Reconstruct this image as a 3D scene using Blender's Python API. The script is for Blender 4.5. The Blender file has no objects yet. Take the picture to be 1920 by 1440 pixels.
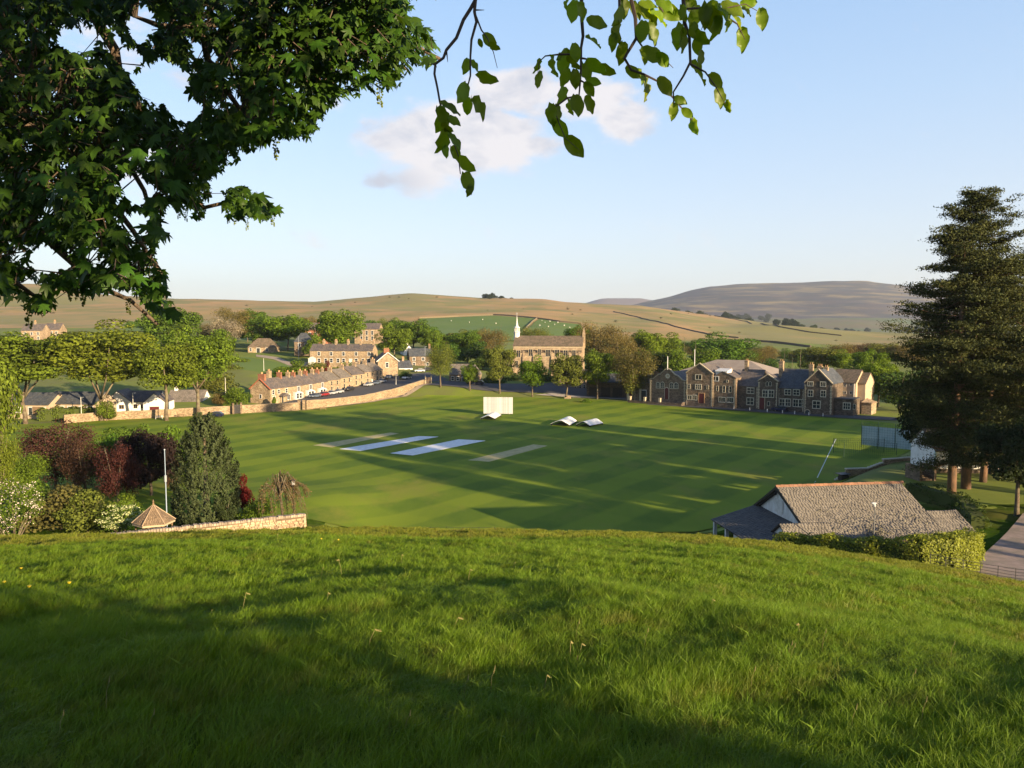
import bpy, math, random
import numpy as np
from mathutils import Vector, Matrix
R = math.radians
random.seed(7); rng = np.random.default_rng(7)
scene = bpy.context.scene
col = scene.collection
# ------------------------------------------------------------------ camera
F = 1450.0; T = math.atan(110/1450.0); CZ = 25.0
cam_d = bpy.data.cameras.new('camera'); cam = bpy.data.objects.new('camera', cam_d); col.objects.link(cam)
cam_d.sensor_width = 36; cam_d.lens = 36*F/1920; cam_d.clip_start = .1; cam_d.clip_end = 40000
cam.location = (0, 0, CZ); cam.rotation_euler = (math.pi/2-T, 0, 0)
scene.camera = cam
# ------------------------------------------------------------------ light
SUN_EL = 12.3; SX, SY = .72, -.69          # sun stands behind us to the right
sun_d = bpy.data.lights.new('sun', 'SUN'); sun = bpy.data.objects.new('sun', sun_d); col.objects.link(sun)
sun_d.energy = 5.0; sun_d.angle = R(.6); sun_d.color = (1.0, .77, .48)
sv = Vector((SX*math.cos(R(SUN_EL)), SY*math.cos(R(SUN_EL)), math.sin(R(SUN_EL))))
sun.rotation_euler = sv.to_track_quat('Z', 'Y').to_euler()
scene.view_settings.view_transform = 'Standard'; scene.view_settings.look = 'None'
scene.view_settings.gamma = 1; scene.view_settings.use_curve_mapping = False
scene.view_settings.exposure = 1.52
w = bpy.data.worlds.new('World'); scene.world = w; w.use_nodes = True
nt = w.node_tree; nt.nodes.clear(); N = nt.nodes; L = nt.links
def nd(t, **k):
    n = N.new(t)
    for a, b in k.items(): setattr(n, a, b)
    return n
out = nd('ShaderNodeOutputWorld'); bg = nd('ShaderNodeBackground'); bg.inputs['Strength'].default_value = .115
sky = nd('ShaderNodeTexSky', sky_type='NISHITA', sun_disc=False)
sky.sun_elevation = R(SUN_EL); sky.sun_rotation = math.atan2(SX, SY); sky.air_density = 1.0; sky.dust_density = .8; sky.ozone_density = 1.6; sky.altitude = 150
# clouds of the real sky, in directions: azimuth tangent and elevation tangent
tc = nd('ShaderNodeTexCoord'); sep = nd('ShaderNodeSeparateXYZ'); L.new(tc.outputs['Generated'], sep.inputs[0])
def mth(op, a, b=None, c=None, clamp=False):
    n = nd('ShaderNodeMath', operation=op); n.use_clamp = clamp
    for i, v in enumerate((a, b, c)):
        if v is None: continue
        if isinstance(v, (int, float)): n.inputs[i].default_value = v
        else: L.new(v, n.inputs[i])
    return n.outputs[0]
yy = mth('MAXIMUM', sep.outputs['Y'], .05)
U = mth('DIVIDE', sep.outputs['X'], yy); V = mth('DIVIDE', sep.outputs['Z'], yy)
comb = nd('ShaderNodeCombineXYZ'); L.new(U, comb.inputs[0]); L.new(mth('MULTIPLY', V, 1.7), comb.inputs[1])
def nz(scale, det, rough, dist=0.):
    n = nd('ShaderNodeTexNoise'); n.inputs['Scale'].default_value = scale; n.inputs['Detail'].default_value = det
    n.inputs['Roughness'].default_value = rough; n.inputs['Distortion'].default_value = dist; L.new(comb.outputs[0], n.inputs['Vector']); return n.outputs['Fac']
n1 = nz(9, 9, .6, .25); n2 = nz(26, 6, .6)
def blob(u, v, ru, rv, s=1.):
    a = mth('DIVIDE', mth('SUBTRACT', U, u), ru); b = mth('DIVIDE', mth('SUBTRACT', V, v), rv)
    d = mth('SQRT', mth('ADD', mth('MULTIPLY', a, a), mth('MULTIPLY', b, b)))
    return mth('MULTIPLY', mth('SUBTRACT', 1.15, d, clamp=True), s)
# (px,py)->U,V : U=(px-960)/1450, V~(610-py)/1450
def bl(px, py, rx, ry, s=1.): return blob((px-960)/1450, (610-py)/1450*1.03, rx/1450, ry/1450, s)
blobs = [bl(970, 200, 150, 62, 1.1), bl(1090, 205, 130, 62, 1.05), bl(1160, 245, 85, 50, 1.), bl(860, 275, 190, 88, 1.45), bl(1000, 290, 110, 40, .8),
         bl(800, 345, 90, 45, .8), bl(720, 350, 80, 26, .55), bl(950, 300, 90, 60, .8), bl(355, 175, 60, 30, .6), bl(640, 150, 160, 40, .5),
         bl(300, 330, 260, 110, .42), bl(1000, 440, 900, 60, .22), bl(620, 215, 70, 24, .5), bl(240, 90, 260, 120, .5)]
s = blobs[0]
for b in blobs[1:]: s = mth('MAXIMUM', s, b)
den = mth('ADD', s, mth('MULTIPLY', mth('SUBTRACT', n1, .5), 1.7)); den = mth('ADD', den, mth('MULTIPLY', mth('SUBTRACT', n2, .5), .6))
mask = nd('ShaderNodeMapRange'); mask.interpolation_type = 'SMOOTHSTEP'; L.new(den, mask.inputs[0]); mask.inputs[1].default_value = .25; mask.inputs[2].default_value = .72; mask.inputs[4].default_value = .88
# the far-left low cloud is greyer, being in the shade of the bigger one
n3 = nz(15, 8, .6, .3); gr = nd('ShaderNodeMapRange'); L.new(mth('MAXIMUM', bl(700, 358, 120, 46, 1.1), mth('MULTIPLY', mth('SUBTRACT', n3, .42, clamp=True), 3.2)), gr.inputs[0]); gr.inputs[1].default_value = .1; gr.inputs[2].default_value = .9
cc = nd('ShaderNodeMixRGB'); cc.inputs[1].default_value = (2.95, 2.78, 2.78, 1); cc.inputs[2].default_value = (1.95, 2.0, 2.25, 1); L.new(gr.outputs[0], cc.inputs[0])
hz_ = nd('ShaderNodeMapRange'); L.new(V, hz_.inputs[0]); hz_.inputs[1].default_value = .0; hz_.inputs[2].default_value = .30; hz_.inputs[3].default_value = 1.; hz_.inputs[4].default_value = 0.
SKYMIX = nd('ShaderNodeMixRGB', blend_type='MIX'); L.new(sky.outputs[0], SKYMIX.inputs[1]); L.new(cc.outputs[0], SKYMIX.inputs[2]); L.new(mask.outputs[0], SKYMIX.inputs[0])
# the sky's own colour, made a little bluer all round as in the picture
ra = nd('ShaderNodeValToRGB'); L.new(sep.outputs['Z'], ra.inputs[0]); e_ = ra.color_ramp.elements
for i_, (p_, c_) in enumerate([(0., (2.3, 2.28, 2.48)), (.12, (2.1, 2.3, 2.66)), (.26, (1.62, 2.15, 2.85)), (.40, (1.2, 1.88, 2.85)), (.6, (.4, .8, 1.7)), (1., (.2, .42, 1.05))]):
    el = e_[i_] if i_ < 2 else e_.new(p_); el.position = p_; el.color = (*c_, 1)
skm = nd('ShaderNodeMixRGB'); skm.inputs[0].default_value = .72; L.new(sky.outputs[0], skm.inputs[1]); L.new(ra.outputs[0], skm.inputs[2])
hs = nd('ShaderNodeMixRGB', blend_type='MULTIPLY'); hs.inputs[0].default_value = 1; hs.inputs[2].default_value = (1, 1, 1.02, 1)
L.new(skm.outputs[0], hs.inputs[1]); L.new(hs.outputs[0], SKYMIX.inputs[1])
L.new(SKYMIX.outputs[0], bg.inputs[0]); L.new(bg.outputs[0], out.inputs[0])

# ------------------------------------------------------------------ pixel helpers (survey of the photograph)
ct, st = math.cos(T), math.sin(T)
def ray(px, py):
    a = (px-960)/F; b = (720-py)/F
    return Vector((a, ct+b*st, -st+b*ct))
def at(px, py, Y):
    r = ray(px, py); return Vector((0, 0, CZ))+r*(Y/r.y)
def onz(px, py, z=0.):
    r = ray(px, py); return Vector((0, 0, CZ))+r*((z-CZ)/r.z)
def tand(py): return math.tan(math.atan((py-720)/F)+T)
# ------------------------------------------------------------------ terrain
def sm(a, b, x):
    t = np.clip((x-a)/(b-a), 0, 1); return t*t*(3-2*t)
_cp = [-400, 0, 560, 960, 1330, 1480, 1750, 1920, 2300]; _cs = [tand(v) for v in (1018, 1015, 1001, 1002, 1014, 1028, 1068, 1102, 1150)]
_cols = np.array([-300, 0, 450, 560, 700, 800, 1000, 1200, 1400, 1700, 2400], float)
_st = np.array([150, 228, 250, 265, 275, 300, 330, 360, 420, 600, 900, 1200, 1700], float)
_tab = np.array([
 [0, 0, 2, 3, 4, 7, 9, 11, 13, 20, 34, 54, 0], [0, 0, 2, 3, 4, 7, 9, 11, 13, 20, 34, 56, 0], [0, 0, 2.3, 4.4, 5.3, 8, 9.5, 11.3, 13.5, 20, 34, 52, 0],
 [0, 0, 1.3, 1.9, 2.7, 6, 9, 11, 13.5, 20, 34, 52, 0], [0, 0, .2, 1.1, 2, 3.4, 9, 10.5, 13, 18, 33, 54, 0], [0, 0, 0, .3, 3.6, 4.5, 6.5, 8, 11, 17, 34, 54, 0],
 [0, 0, 0, .1, 2.1, 4, 5.6, 7, 9, 15, 36, 50, 0], [0, 0, .1, .2, .9, 1.5, 3, 4, 6, 12, 27, 40, 0], [0, .2, .3, .4, .6, 1, 1.5, 2, 4, 9, 19, 27, 0],
 [.2, .3, .4, .5, .6, 1, 1.5, 2, 3, 6, 10, 9, 0], [.2, .3, .4, .5, .6, 1, 1.5, 2, 3, 6, 10, 9, 0]], float)
_skx = [-300, 80, 160, 240, 330, 430, 500, 590, 640, 690, 770, 840, 900, 960, 1020, 1060, 1120, 1200, 1290, 1400, 1500, 1600, 1700, 1900, 2400]
_sky = [525, 533, 550, 556, 560, 562, 565, 566, 562, 557, 550, 555, 559, 560, 561, 566, 570, 573, 586, 601, 616, 628, 634, 640, 645]
for i, c in enumerate(_cols):
    _tab[i, -1] = at(960, float(np.interp(c, _skx, _sky)), 1700).z
def hill(x, y):
    yc = np.maximum(y, 9.); px = 960+F*np.clip(x/yc, -1.1, .95)
    s_ = np.interp(px, _cp, _cs); a = s_-.071
    a = np.where(y < 9, a*(np.clip(y, 0, 9)/9)+.197*(1-np.clip(y, 0, 9)/9), a)
    yp = np.maximum(y, 0); return -.02*np.maximum(0, x-.74*np.maximum(y, 0)-7)**1.6+23.4-a*yp-.00079*yp*yp+np.where(y < 0, 2.6*(1-np.exp(np.minimum(y, 0)/12)), 0)
def base(x, y):
    xb = 17+(y-80)*.88
    r_ = 3.6*sm(0, 13, x-xb+4)*(1-sm(150, 200, y))
    l_ = 2.0*sm(15, 26, -x)*(1-sm(100, 128, y))
    return np.maximum(r_, l_)
def far(x, y):
    px = 960+F*x/np.maximum(y, 60.)
    fx = np.clip(np.interp(px, _cols, np.arange(len(_cols))), 0, len(_cols)-1.001)
    i = fx.astype(int); f = fx-i; f = f*f*(3-2*f)
    fy = np.clip(np.interp(y, _st, np.arange(len(_st))), 0, len(_st)-1.001)
    j = fy.astype(int); g = fy-j
    z0 = _tab[i, j]*(1-g)+_tab[i, j+1]*g; z1 = _tab[i+1, j]*(1-g)+_tab[i+1, j+1]*g
    z = z0*(1-f)+z1*f
    # exact skyline near the ridge
    zr = CZ+1700*((610-np.interp(px, _skx, _sky))/F)*1.003
    zt = _tab[i, -1]*(1-f)+_tab[i+1, -1]*f
    return z+(zr-zt)*sm(1200, 1700, y)
def vn(x, y, s, seed=0.):
    x = x/s+seed*17.3; y = y/s+seed*9.1
    return (np.sin(x*1.7+1.3*np.sin(y*1.1+seed))+np.sin(y*1.9+1.7*np.sin(x*.8+2+seed))+np.sin((x+y)*1.3+seed*3)+np.sin((x-y)*2.3+1.2*np.sin(y*2.1)))/4
def gz(x, y):
    x = np.asarray(x, float); y = np.asarray(y, float)
    h = hill(x, y); b = base(x, y); k = 1.6
    m = np.maximum(h, b)+k*np.log1p(np.exp(-np.abs(h-b)/k)) - k*np.exp(-np.abs(h-b)/k)*.0
    m = np.where(y < 72, m, m-1.0*k*.0)
    near = np.where(y > 60, np.where(h < b, b+(m-b)*(1-sm(84, 96, y)), m), m)
    fr = far(x, y); t = sm(120, 150, y)
    z = np.where(y > 150, fr, near*(1-t)+t*np.maximum(fr, b))
    z = np.where(y > 150, np.maximum(fr, b), z)
    amp = sm(420, 1000, y)*(1-.75*sm(1350, 1700, y))
    return z+amp*(vn(x, y, 140)*5+vn(x, y, 55, 2)*1.6)
def g1(x, y): return float(gz(np.array([x]), np.array([y]))[0])
def ong(px, py, y0=60., y1=1700.):
    Y = y0
    while Y < y1:
        p = at(px, py, Y)
        if p.z <= g1(p.x, p.y): return p
        Y *= 1.004
    return p
def gpt(px, Y, dz=0.):
    x = (px-960)/F*Y; return Vector((x, Y, g1(x, Y)+dz))

# ------------------------------------------------------------------ tags and mesh helpers
def tag(o, label=None, cat=None, group=None, kind=None):
    if label: o['label'] = label
    if cat: o['category'] = cat
    if group: o['group'] = group
    if kind: o['kind'] = kind
    return o
def empty(name, loc, rz=0., label=None, cat=None, group=None):
    o = bpy.data.objects.new(name, None); col.objects.link(o); o.location = loc; o.rotation_euler = (0, 0, rz); o.empty_display_size = .3
    return tag(o, label, cat, group)
class MB:
    def __init__(s): s.v = []; s.f = []; s.m = []; s.M = None
    def add(s, vs, fs, mi=0):
        b = len(s.v)
        for p in vs:
            p = Vector(p)
            if s.M is not None: p = s.M @ p
            s.v.append(tuple(p))
        for f in fs: s.f.append(tuple(b+i for i in f)); s.m.append(mi)
    def box(s, x0, y0, z0, x1, y1, z1, mi=0):
        s.add([(x0, y0, z0), (x1, y0, z0), (x1, y1, z0), (x0, y1, z0), (x0, y0, z1), (x1, y0, z1), (x1, y1, z1), (x0, y1, z1)],
              [(0, 3, 2, 1), (4, 5, 6, 7), (0, 1, 5, 4), (1, 2, 6, 5), (2, 3, 7, 6), (3, 0, 4, 7)], mi)
    def prism(s, pts, y0, y1, mi=0):      # polygon in xz, extruded along y
        n = len(pts); s.add([(a, y0, b) for a, b in pts]+[(a, y1, b) for a, b in pts],
              [tuple(range(n)), tuple(range(2*n-1, n-1, -1))]+[(i, i+n, (i+1) % n+n, (i+1) % n) for i in range(n)], mi)
    def prismx(s, pts, x0, x1, mi=0):     # polygon in yz, extruded along x
        n = len(pts); s.add([(x0, a, b) for a, b in pts]+[(x1, a, b) for a, b in pts],
              [tuple(range(n-1, -1, -1)), tuple(range(n, 2*n))]+[(i, (i+1) % n, (i+1) % n+n, i+n) for i in range(n)], mi)
    def slab(s, q, t, mi=0):              # four points, thickness t along -normal
        a, b, c, d = [Vector(p) for p in q]; n = (b-a).cross(d-a).normalized()*t
        s.add([a, b, c, d, a-n, b-n, c-n, d-n], [(0, 1, 2, 3), (7, 6, 5, 4), (0, 4, 5, 1), (1, 5, 6, 2), (2, 6, 7, 3), (3, 7, 4, 0)], mi)
    def tube(s, pts, rad, n=6, mi=0):
        pts = [Vector(p) for p in pts]; rings = []
        if isinstance(rad, (int, float)): rad = [rad]*len(pts)
        vs = []
        for i, p in enumerate(pts):
            t = (pts[min(i+1, len(pts)-1)]-pts[max(i-1, 0)]).normalized()
            u = t.cross(Vector((0, 1, 0)) if abs(t.y) < .8 else Vector((1, 0, 0))).normalized(); v_ = t.cross(u)
            for k in range(n):
                a = 2*math.pi*k/n; vs.append(p+(u*math.cos(a)+v_*math.sin(a))*rad[i])
        fs = []
        for i in range(len(pts)-1):
            for k in range(n): fs.append((i*n+k, i*n+(k+1) % n, (i+1)*n+(k+1) % n, (i+1)*n+k))
        fs.append(tuple(range(n-1, -1, -1))); fs.append(tuple((len(pts)-1)*n+k for k in range(n)))
        s.add(vs, fs, mi)
    def mesh(s, name, mats, smooth=False):
        me = bpy.data.meshes.new(name); me.from_pydata(s.v, [], s.f); 
        for m in (mats if isinstance(mats, (list, tuple)) else [mats]): me.materials.append(m)
        if max(s.m, default=0) > 0: me.polygons.foreach_set('material_index', s.m)
        if smooth: me.polygons.foreach_set('use_smooth', [True]*len(me.polygons))
        me.update(); return me
    def build(s, name, mats, parent=None, smooth=False, loc=None):
        return link(name, s.mesh(name, mats, smooth), parent, loc)
def link(name, me, parent=None, loc=None, rot=None, scale=None):
    o = bpy.data.objects.new(name, me); col.objects.link(o)
    if parent: o.parent = parent
    if loc is not None: o.location = loc
    if rot is not None: o.rotation_euler = rot
    if scale is not None: o.scale = scale
    return o
def npmesh(name, V, Fc, mats, smooth=False, mi=None):
    V = np.ascontiguousarray(V, np.float32); Fc = np.ascontiguousarray(Fc, np.int32); k = Fc.shape[1]
    me = bpy.data.meshes.new(name); me.vertices.add(len(V)); me.vertices.foreach_set('co', V.ravel())
    me.loops.add(Fc.size); me.loops.foreach_set('vertex_index', Fc.ravel())
    me.polygons.add(len(Fc)); me.polygons.foreach_set('loop_start', np.arange(0, Fc.size, k, dtype=np.int32))
    me.polygons.foreach_set('loop_total', np.full(len(Fc), k, np.int32))
    for m in (mats if isinstance(mats, (list, tuple)) else [mats]): me.materials.append(m)
    if mi is not None: me.polygons.foreach_set('material_index', np.asarray(mi, np.int32))
    if smooth: me.polygons.foreach_set('use_smooth', np.ones(len(Fc), bool))
    me.update(calc_edges=True); me.validate(); return me
def grid(name, xs, ys, zf, mat, smooth=True, kind='structure'):
    X, Y = np.meshgrid(xs, ys); Z = zf(X, Y); nx, ny = len(xs), len(ys)
    V = np.stack([X, Y, Z], -1).reshape(-1, 3); i = np.arange((ny-1)*(nx-1)); r = i//(nx-1); c = i % (nx-1); a = r*nx+c
    o = link(name, npmesh(name, V, np.stack([a, a+1, a+nx+1, a+nx], 1), mat, smooth)); return tag(o, kind=kind)
def draped(name, poly, mat, dz=.05, step=2., kind='structure', parent=None):
    """sheet over the ground with the outline poly (world xy)"""
    import bmesh
    P = [Vector((p[0], p[1])) for p in poly]; bm = bmesh.new()
    f = bm.faces.new([bm.verts.new((p.x, p.y, 0)) for p in P]); xs = [p.x for p in P]; ys = [p.y for p in P]
    def cut(o, n): bmesh.ops.bisect_plane(bm, geom=bm.verts[:]+bm.edges[:]+bm.faces[:], plane_co=o, plane_no=n)
    v = min(xs)+step
    while v < max(xs): cut((v, 0, 0), (1, 0, 0)); v += step
    v = min(ys)+step
    while v < max(ys): cut((0, v, 0), (0, 1, 0)); v += step
    bmesh.ops.triangulate(bm, faces=bm.faces[:])
    a = np.array([v.co[:] for v in bm.verts]); z = gz(a[:, 0], a[:, 1])+dz
    for q, v in enumerate(bm.verts): v.co.z = z[q]
    bmesh.ops.recalc_face_normals(bm, faces=bm.faces[:])
    if bm.faces[0:1][0].normal.z < 0: bmesh.ops.reverse_faces(bm, faces=bm.faces[:])
    me = bpy.data.meshes.new(name); bm.to_mesh(me); bm.free(); me.materials.append(mat)
    for p in me.polygons: p.use_smooth = True
    o = link(name, me, parent)
    if kind: o['kind'] = kind
    return o

# ------------------------------------------------------------------ materials
def M(name, c, c2=None, scale=3., c3=None, scale3=.3, rough=.85, bump=0., bscale=20., transl=0., metal=0., island=0., spec=.3, stretch=None, hvar=0., lo=.35, hi=.65, tcol=None, ovar=0.):
    m = bpy.data.materials.new(name); m.use_nodes = True; nt = m.node_tree; N = nt.nodes; L = nt.links
    b = N['Principled BSDF']; o = N['Material Output']; b.inputs['Roughness'].default_value = rough; b.inputs['Metallic'].default_value = metal
    b.inputs['Specular IOR Level'].default_value = spec
    tc = N.new('ShaderNodeTexCoord'); vec = tc.outputs['Object']
    if stretch:
        mp = N.new('ShaderNodeMapping'); mp.inputs['Scale'].default_value = stretch; L.new(vec, mp.inputs[0]); vec = mp.outputs[0]
    def noise(sc, det=6, r=.6):
        n = N.new('ShaderNodeTexNoise'); n.inputs['Scale'].default_value = sc; n.inputs['Detail'].default_value = det; n.inputs['Roughness'].default_value = r; L.new(vec, n.inputs['Vector']); return n.outputs['Fac']
    def ramp(f, a, z):
        n = N.new('ShaderNodeMapRange'); n.interpolation_type = 'SMOOTHSTEP'; L.new(f, n.inputs[0]); n.inputs[1].default_value = a; n.inputs[2].default_value = z; return n.outputs[0]
    cur = N.new('ShaderNodeRGB'); cur.outputs[0].default_value = (*c, 1); cur = cur.outputs[0]
    def mix(f, a, bcol):
        n = N.new('ShaderNodeMixRGB'); L.new(a, n.inputs[1])
        if isinstance(f, float): n.inputs[0].default_value = f
        else: L.new(f, n.inputs[0])
        if isinstance(bcol, tuple): n.inputs[2].default_value = (*bcol, 1)
        else: L.new(bcol, n.inputs[2])
        return n.outputs[0]
    if c2: cur = mix(ramp(noise(scale), lo, hi), cur, c2)
    if c3: cur = mix(ramp(noise(scale3), .42, .62), cur, c3)
    if island or hvar or ovar:
        hsv = N.new('ShaderNodeHueSaturation'); L.new(cur, hsv.inputs['Color'])
        if island:
            g = N.new('ShaderNodeNewGeometry'); mr = N.new('ShaderNodeMapRange'); L.new(g.outputs['Random Per Island'], mr.inputs[0]); mr.inputs[3].default_value = 1-island; mr.inputs[4].default_value = 1+island; L.new(mr.outputs[0], hsv.inputs['Value'])
        if ovar:
            oi = N.new('ShaderNodeObjectInfo'); mr = N.new('ShaderNodeMapRange'); L.new(oi.outputs['Random'], mr.inputs[0]); mr.inputs[3].default_value = 1-ovar; mr.inputs[4].default_value = 1+ovar; L.new(mr.outputs[0], hsv.inputs['Value'])
        if hvar:
            oi = N.new('ShaderNodeObjectInfo'); mr = N.new('ShaderNodeMapRange'); L.new(oi.outputs['Random'], mr.inputs[0]); mr.inputs[3].default_value = .5-hvar; mr.inputs[4].default_value = .5+hvar; L.new(mr.outputs[0], hsv.inputs['Hue'])
        cur = hsv.outputs[0]
    L.new(cur, b.inputs['Base Color'])
    if bump:
        bp = N.new('ShaderNodeBump'); bp.inputs['Strength'].default_value = bump; bp.inputs['Distance'].default_value = .05; L.new(noise(bscale, 5), bp.inputs['Height']); L.new(bp.outputs[0], b.inputs['Normal'])
    if transl:
        t = N.new('ShaderNodeBsdfTranslucent'); ms = N.new('ShaderNodeMixShader'); ms.inputs[0].default_value = transl
        tm = N.new('ShaderNodeMixRGB'); tm.blend_type = 'MULTIPLY'; tm.inputs[0].default_value = 1; L.new(cur, tm.inputs[1]); tm.inputs[2].default_value = (*(tcol or (1.5, 1.5, .6)), 1)
        L.new(tm.outputs[0], t.inputs[0]); L.new(b.outputs[0], ms.inputs[1]); L.new(t.outputs[0], ms.inputs[2]); L.new(ms.outputs[0], o.inputs[0])
    return m
def stone(name, c, var=.35, scale=2.2, mortar=.6, flat=2.0, bump=.5):
    """coursed rubble: voronoi stones, wider than high"""
    m = bpy.data.materials.new(name); m.use_nodes = True; N = m.node_tree.nodes; L = m.node_tree.links; b = N['Principled BSDF']; b.inputs['Roughness'].default_value = .9; b.inputs['Specular IOR Level'].default_value = .15
    tc = N.new('ShaderNodeTexCoord'); mp = N.new('ShaderNodeMapping'); mp.inputs['Scale'].default_value = (1, 1, flat); L.new(tc.outputs['Object'], mp.inputs[0])
    v = N.new('ShaderNodeTexVoronoi'); v.inputs['Scale'].default_value = scale; L.new(mp.outputs[0], v.inputs['Vector'])
    e = N.new('ShaderNodeTexVoronoi'); e.feature = 'DISTANCE_TO_EDGE'; e.inputs['Scale'].default_value = scale; L.new(mp.outputs[0], e.inputs['Vector'])
    bw = N.new('ShaderNodeSeparateColor'); L.new(v.outputs['Color'], bw.inputs[0])
    mr = N.new('ShaderNodeMapRange'); L.new(bw.outputs[0], mr.inputs[0]); mr.inputs[3].default_value = 1-var; mr.inputs[4].default_value = 1+var
    mh = N.new('ShaderNodeMapRange'); L.new(bw.outputs[1], mh.inputs[0]); mh.inputs[3].default_value = .485; mh.inputs[4].default_value = .51
    n = N.new('ShaderNodeTexNoise'); n.inputs['Scale'].default_value = .5; n.inputs['Detail'].default_value = 6; L.new(tc.outputs['Object'], n.inputs['Vector'])
    mn = N.new('ShaderNodeMapRange'); L.new(n.outputs['Fac'], mn.inputs[0]); mn.inputs[1].default_value = .3; mn.inputs[2].default_value = .7; mn.inputs[3].default_value = .75; mn.inputs[4].default_value = 1.2
    er = N.new('ShaderNodeMapRange'); L.new(e.outputs['Distance'], er.inputs[0]); er.inputs[2].default_value = .08; er.inputs[3].default_value = mortar; er.inputs[4].default_value = 1.
    a = N.new('ShaderNodeMath'); a.operation = 'MULTIPLY'; L.new(mr.outputs[0], a.inputs[0]); L.new(mn.outputs[0], a.inputs[1])
    a2 = N.new('ShaderNodeMath'); a2.operation = 'MULTIPLY'; L.new(a.outputs[0], a2.inputs[0]); L.new(er.outputs[0], a2.inputs[1])
    h = N.new('ShaderNodeHueSaturation'); h.inputs['Color'].default_value = (*c, 1); L.new(a2.outputs[0], h.inputs['Value']); L.new(mh.outputs[0], h.inputs['Hue']); L.new(h.outputs[0], b.inputs['Base Color'])
    bp = N.new('ShaderNodeBump'); bp.inputs['Strength'].default_value = bump; bp.inputs['Distance'].default_value = .06; L.new(er.outputs[0], bp.inputs['Height']); L.new(bp.outputs[0], b.inputs['Normal'])
    return m
def slate(name, c, c2, rows=3.5, var=.3):
    m = bpy.data.materials.new(name); m.use_nodes = True; N = m.node_tree.nodes; L = m.node_tree.links; b = N['Principled BSDF']; b.inputs['Roughness'].default_value = .75; b.inputs['Specular IOR Level'].default_value = .25
    tc = N.new('ShaderNodeTexCoord'); mp = N.new('ShaderNodeMapping'); mp.inputs['Scale'].default_value = (1, .6, 1.4); L.new(tc.outputs['Object'], mp.inputs[0])
    v = N.new('ShaderNodeTexVoronoi'); v.inputs['Scale'].default_value = rows; L.new(mp.outputs[0], v.inputs['Vector']); sc = N.new('ShaderNodeSeparateColor'); L.new(v.outputs['Color'], sc.inputs[0])
    n = N.new('ShaderNodeTexNoise'); n.inputs['Scale'].default_value = .6; n.inputs['Detail'].default_value = 8; n.inputs['Roughness'].default_value = .65; L.new(tc.outputs['Object'], n.inputs['Vector'])
    r = N.new('ShaderNodeMapRange'); L.new(n.outputs['Fac'], r.inputs[0]); r.inputs[1].default_value = .4; r.inputs[2].default_value = .62
    mx = N.new('ShaderNodeMixRGB'); mx.inputs[1].default_value = (*c, 1); mx.inputs[2].default_value = (*c2, 1); L.new(r.outputs[0], mx.inputs[0])
    mr = N.new('ShaderNodeMapRange'); L.new(sc.outputs[0], mr.inputs[0]); mr.inputs[3].default_value = 1-var; mr.inputs[4].default_value = 1+var
    h = N.new('ShaderNodeHueSaturation'); L.new(mx.outputs[0], h.inputs['Color']); L.new(mr.outputs[0], h.inputs['Value']); L.new(h.outputs[0], b.inputs['Base Color'])
    return m
white = M('white_paint', (.60, .59, .56), (.50, .49, .46), 1.5, rough=.6)
offwhite = M('weathered_white', (.62, .60, .55), (.5, .48, .43), 2., rough=.7)
glass = M('window_glass', (.02, .024, .03), rough=.12, spec=.6)
blackm = M('black_metal', (.02, .02, .022), rough=.5)
greym = M('grey_metal', (.33, .35, .37), rough=.45, metal=.3)
darkwood = M('dark_wood', (.05, .04, .03), (.03, .025, .02), 6., rough=.8)
wood = M('weathered_wood', (.2, .13, .07), (.13, .09, .05), 8., rough=.8)
redm = M('red_paint', (.22, .03, .025), rough=.5)
tarmac = M('tarmac', (.055, .055, .06), (.075, .072, .07), 4., rough=.9, bump=.2)
bark = M('tree_bark', (.13, .095, .06), (.07, .05, .035), 5., c3=(.16, .14, .09), scale3=.8, rough=.95, bump=.8, bscale=14)
# ------------------------------------------------------------------ setting
m_rough = M('village_grass', (.125, .165, .014), (.15, .185, .018), .25, c3=(.12, .13, .03), scale3=.04, rough=.95, bump=.5, bscale=3)
m_mead = M('meadow_soil', (.05, .09, .009), (.03, .06, .007), 1.6, spec=0., c3=(.095, .10, .025), scale3=.09, rough=.95, bump=1., bscale=9)
m_moor = M('moor_grass', (.35, .215, .085), (.18, .165, .045), .009, c3=(.20, .18, .055), scale3=.004, rough=1., bump=1., bscale=.05, stretch=(1, .8, 5), lo=.42, hi=.6)
m_past = M('pasture_grass', (.085, .145, .020), (.105, .16, .024), .02, rough=1.)
m_fell = M('fell_heather', (.062, .052, .055), (.20, .155, .08), .0034, c3=(.045, .048, .05), scale3=.0050, rough=1., stretch=(.8, .8, 9), lo=.42, hi=.64)
m_fell2 = M('far_fell_heather', (.16, .12, .11), (.13, .11, .11), .001, rough=1.)
NZ = lambda X, Y: gz(X, Y)
def ground_z(X, Y):
    z = gz(X, Y); d = np.where((Y < 90), .5, .12)
    d = np.where((Y > 120) & (Y > 285), 0., d)
    return z-d
g_ys = np.concatenate([np.arange(-160, 90, 4.), np.arange(90, 300, 2.5), np.arange(300, 640, 6.)])
grid('ground', np.concatenate([np.arange(-700, -160, 20.), np.arange(-160, 160, 3.), np.arange(160, 760, 20.)]), g_ys, ground_z, m_rough)
def polar(name, ys, us, zf, mat):
    U_, Y_ = np.meshgrid(us, ys); X_ = U_*Y_; Z_ = zf(X_, Y_); nx, ny = len(us), len(ys)
    i = np.arange((ny-1)*(nx-1)); r = i//(nx-1); c = i % (nx-1); a = r*nx+c
    return tag(link(name, npmesh(name, np.stack([X_, Y_, Z_], -1).reshape(-1, 3), np.stack([a, a+1, a+nx+1, a+nx], 1), mat, True)), kind='structure')
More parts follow.
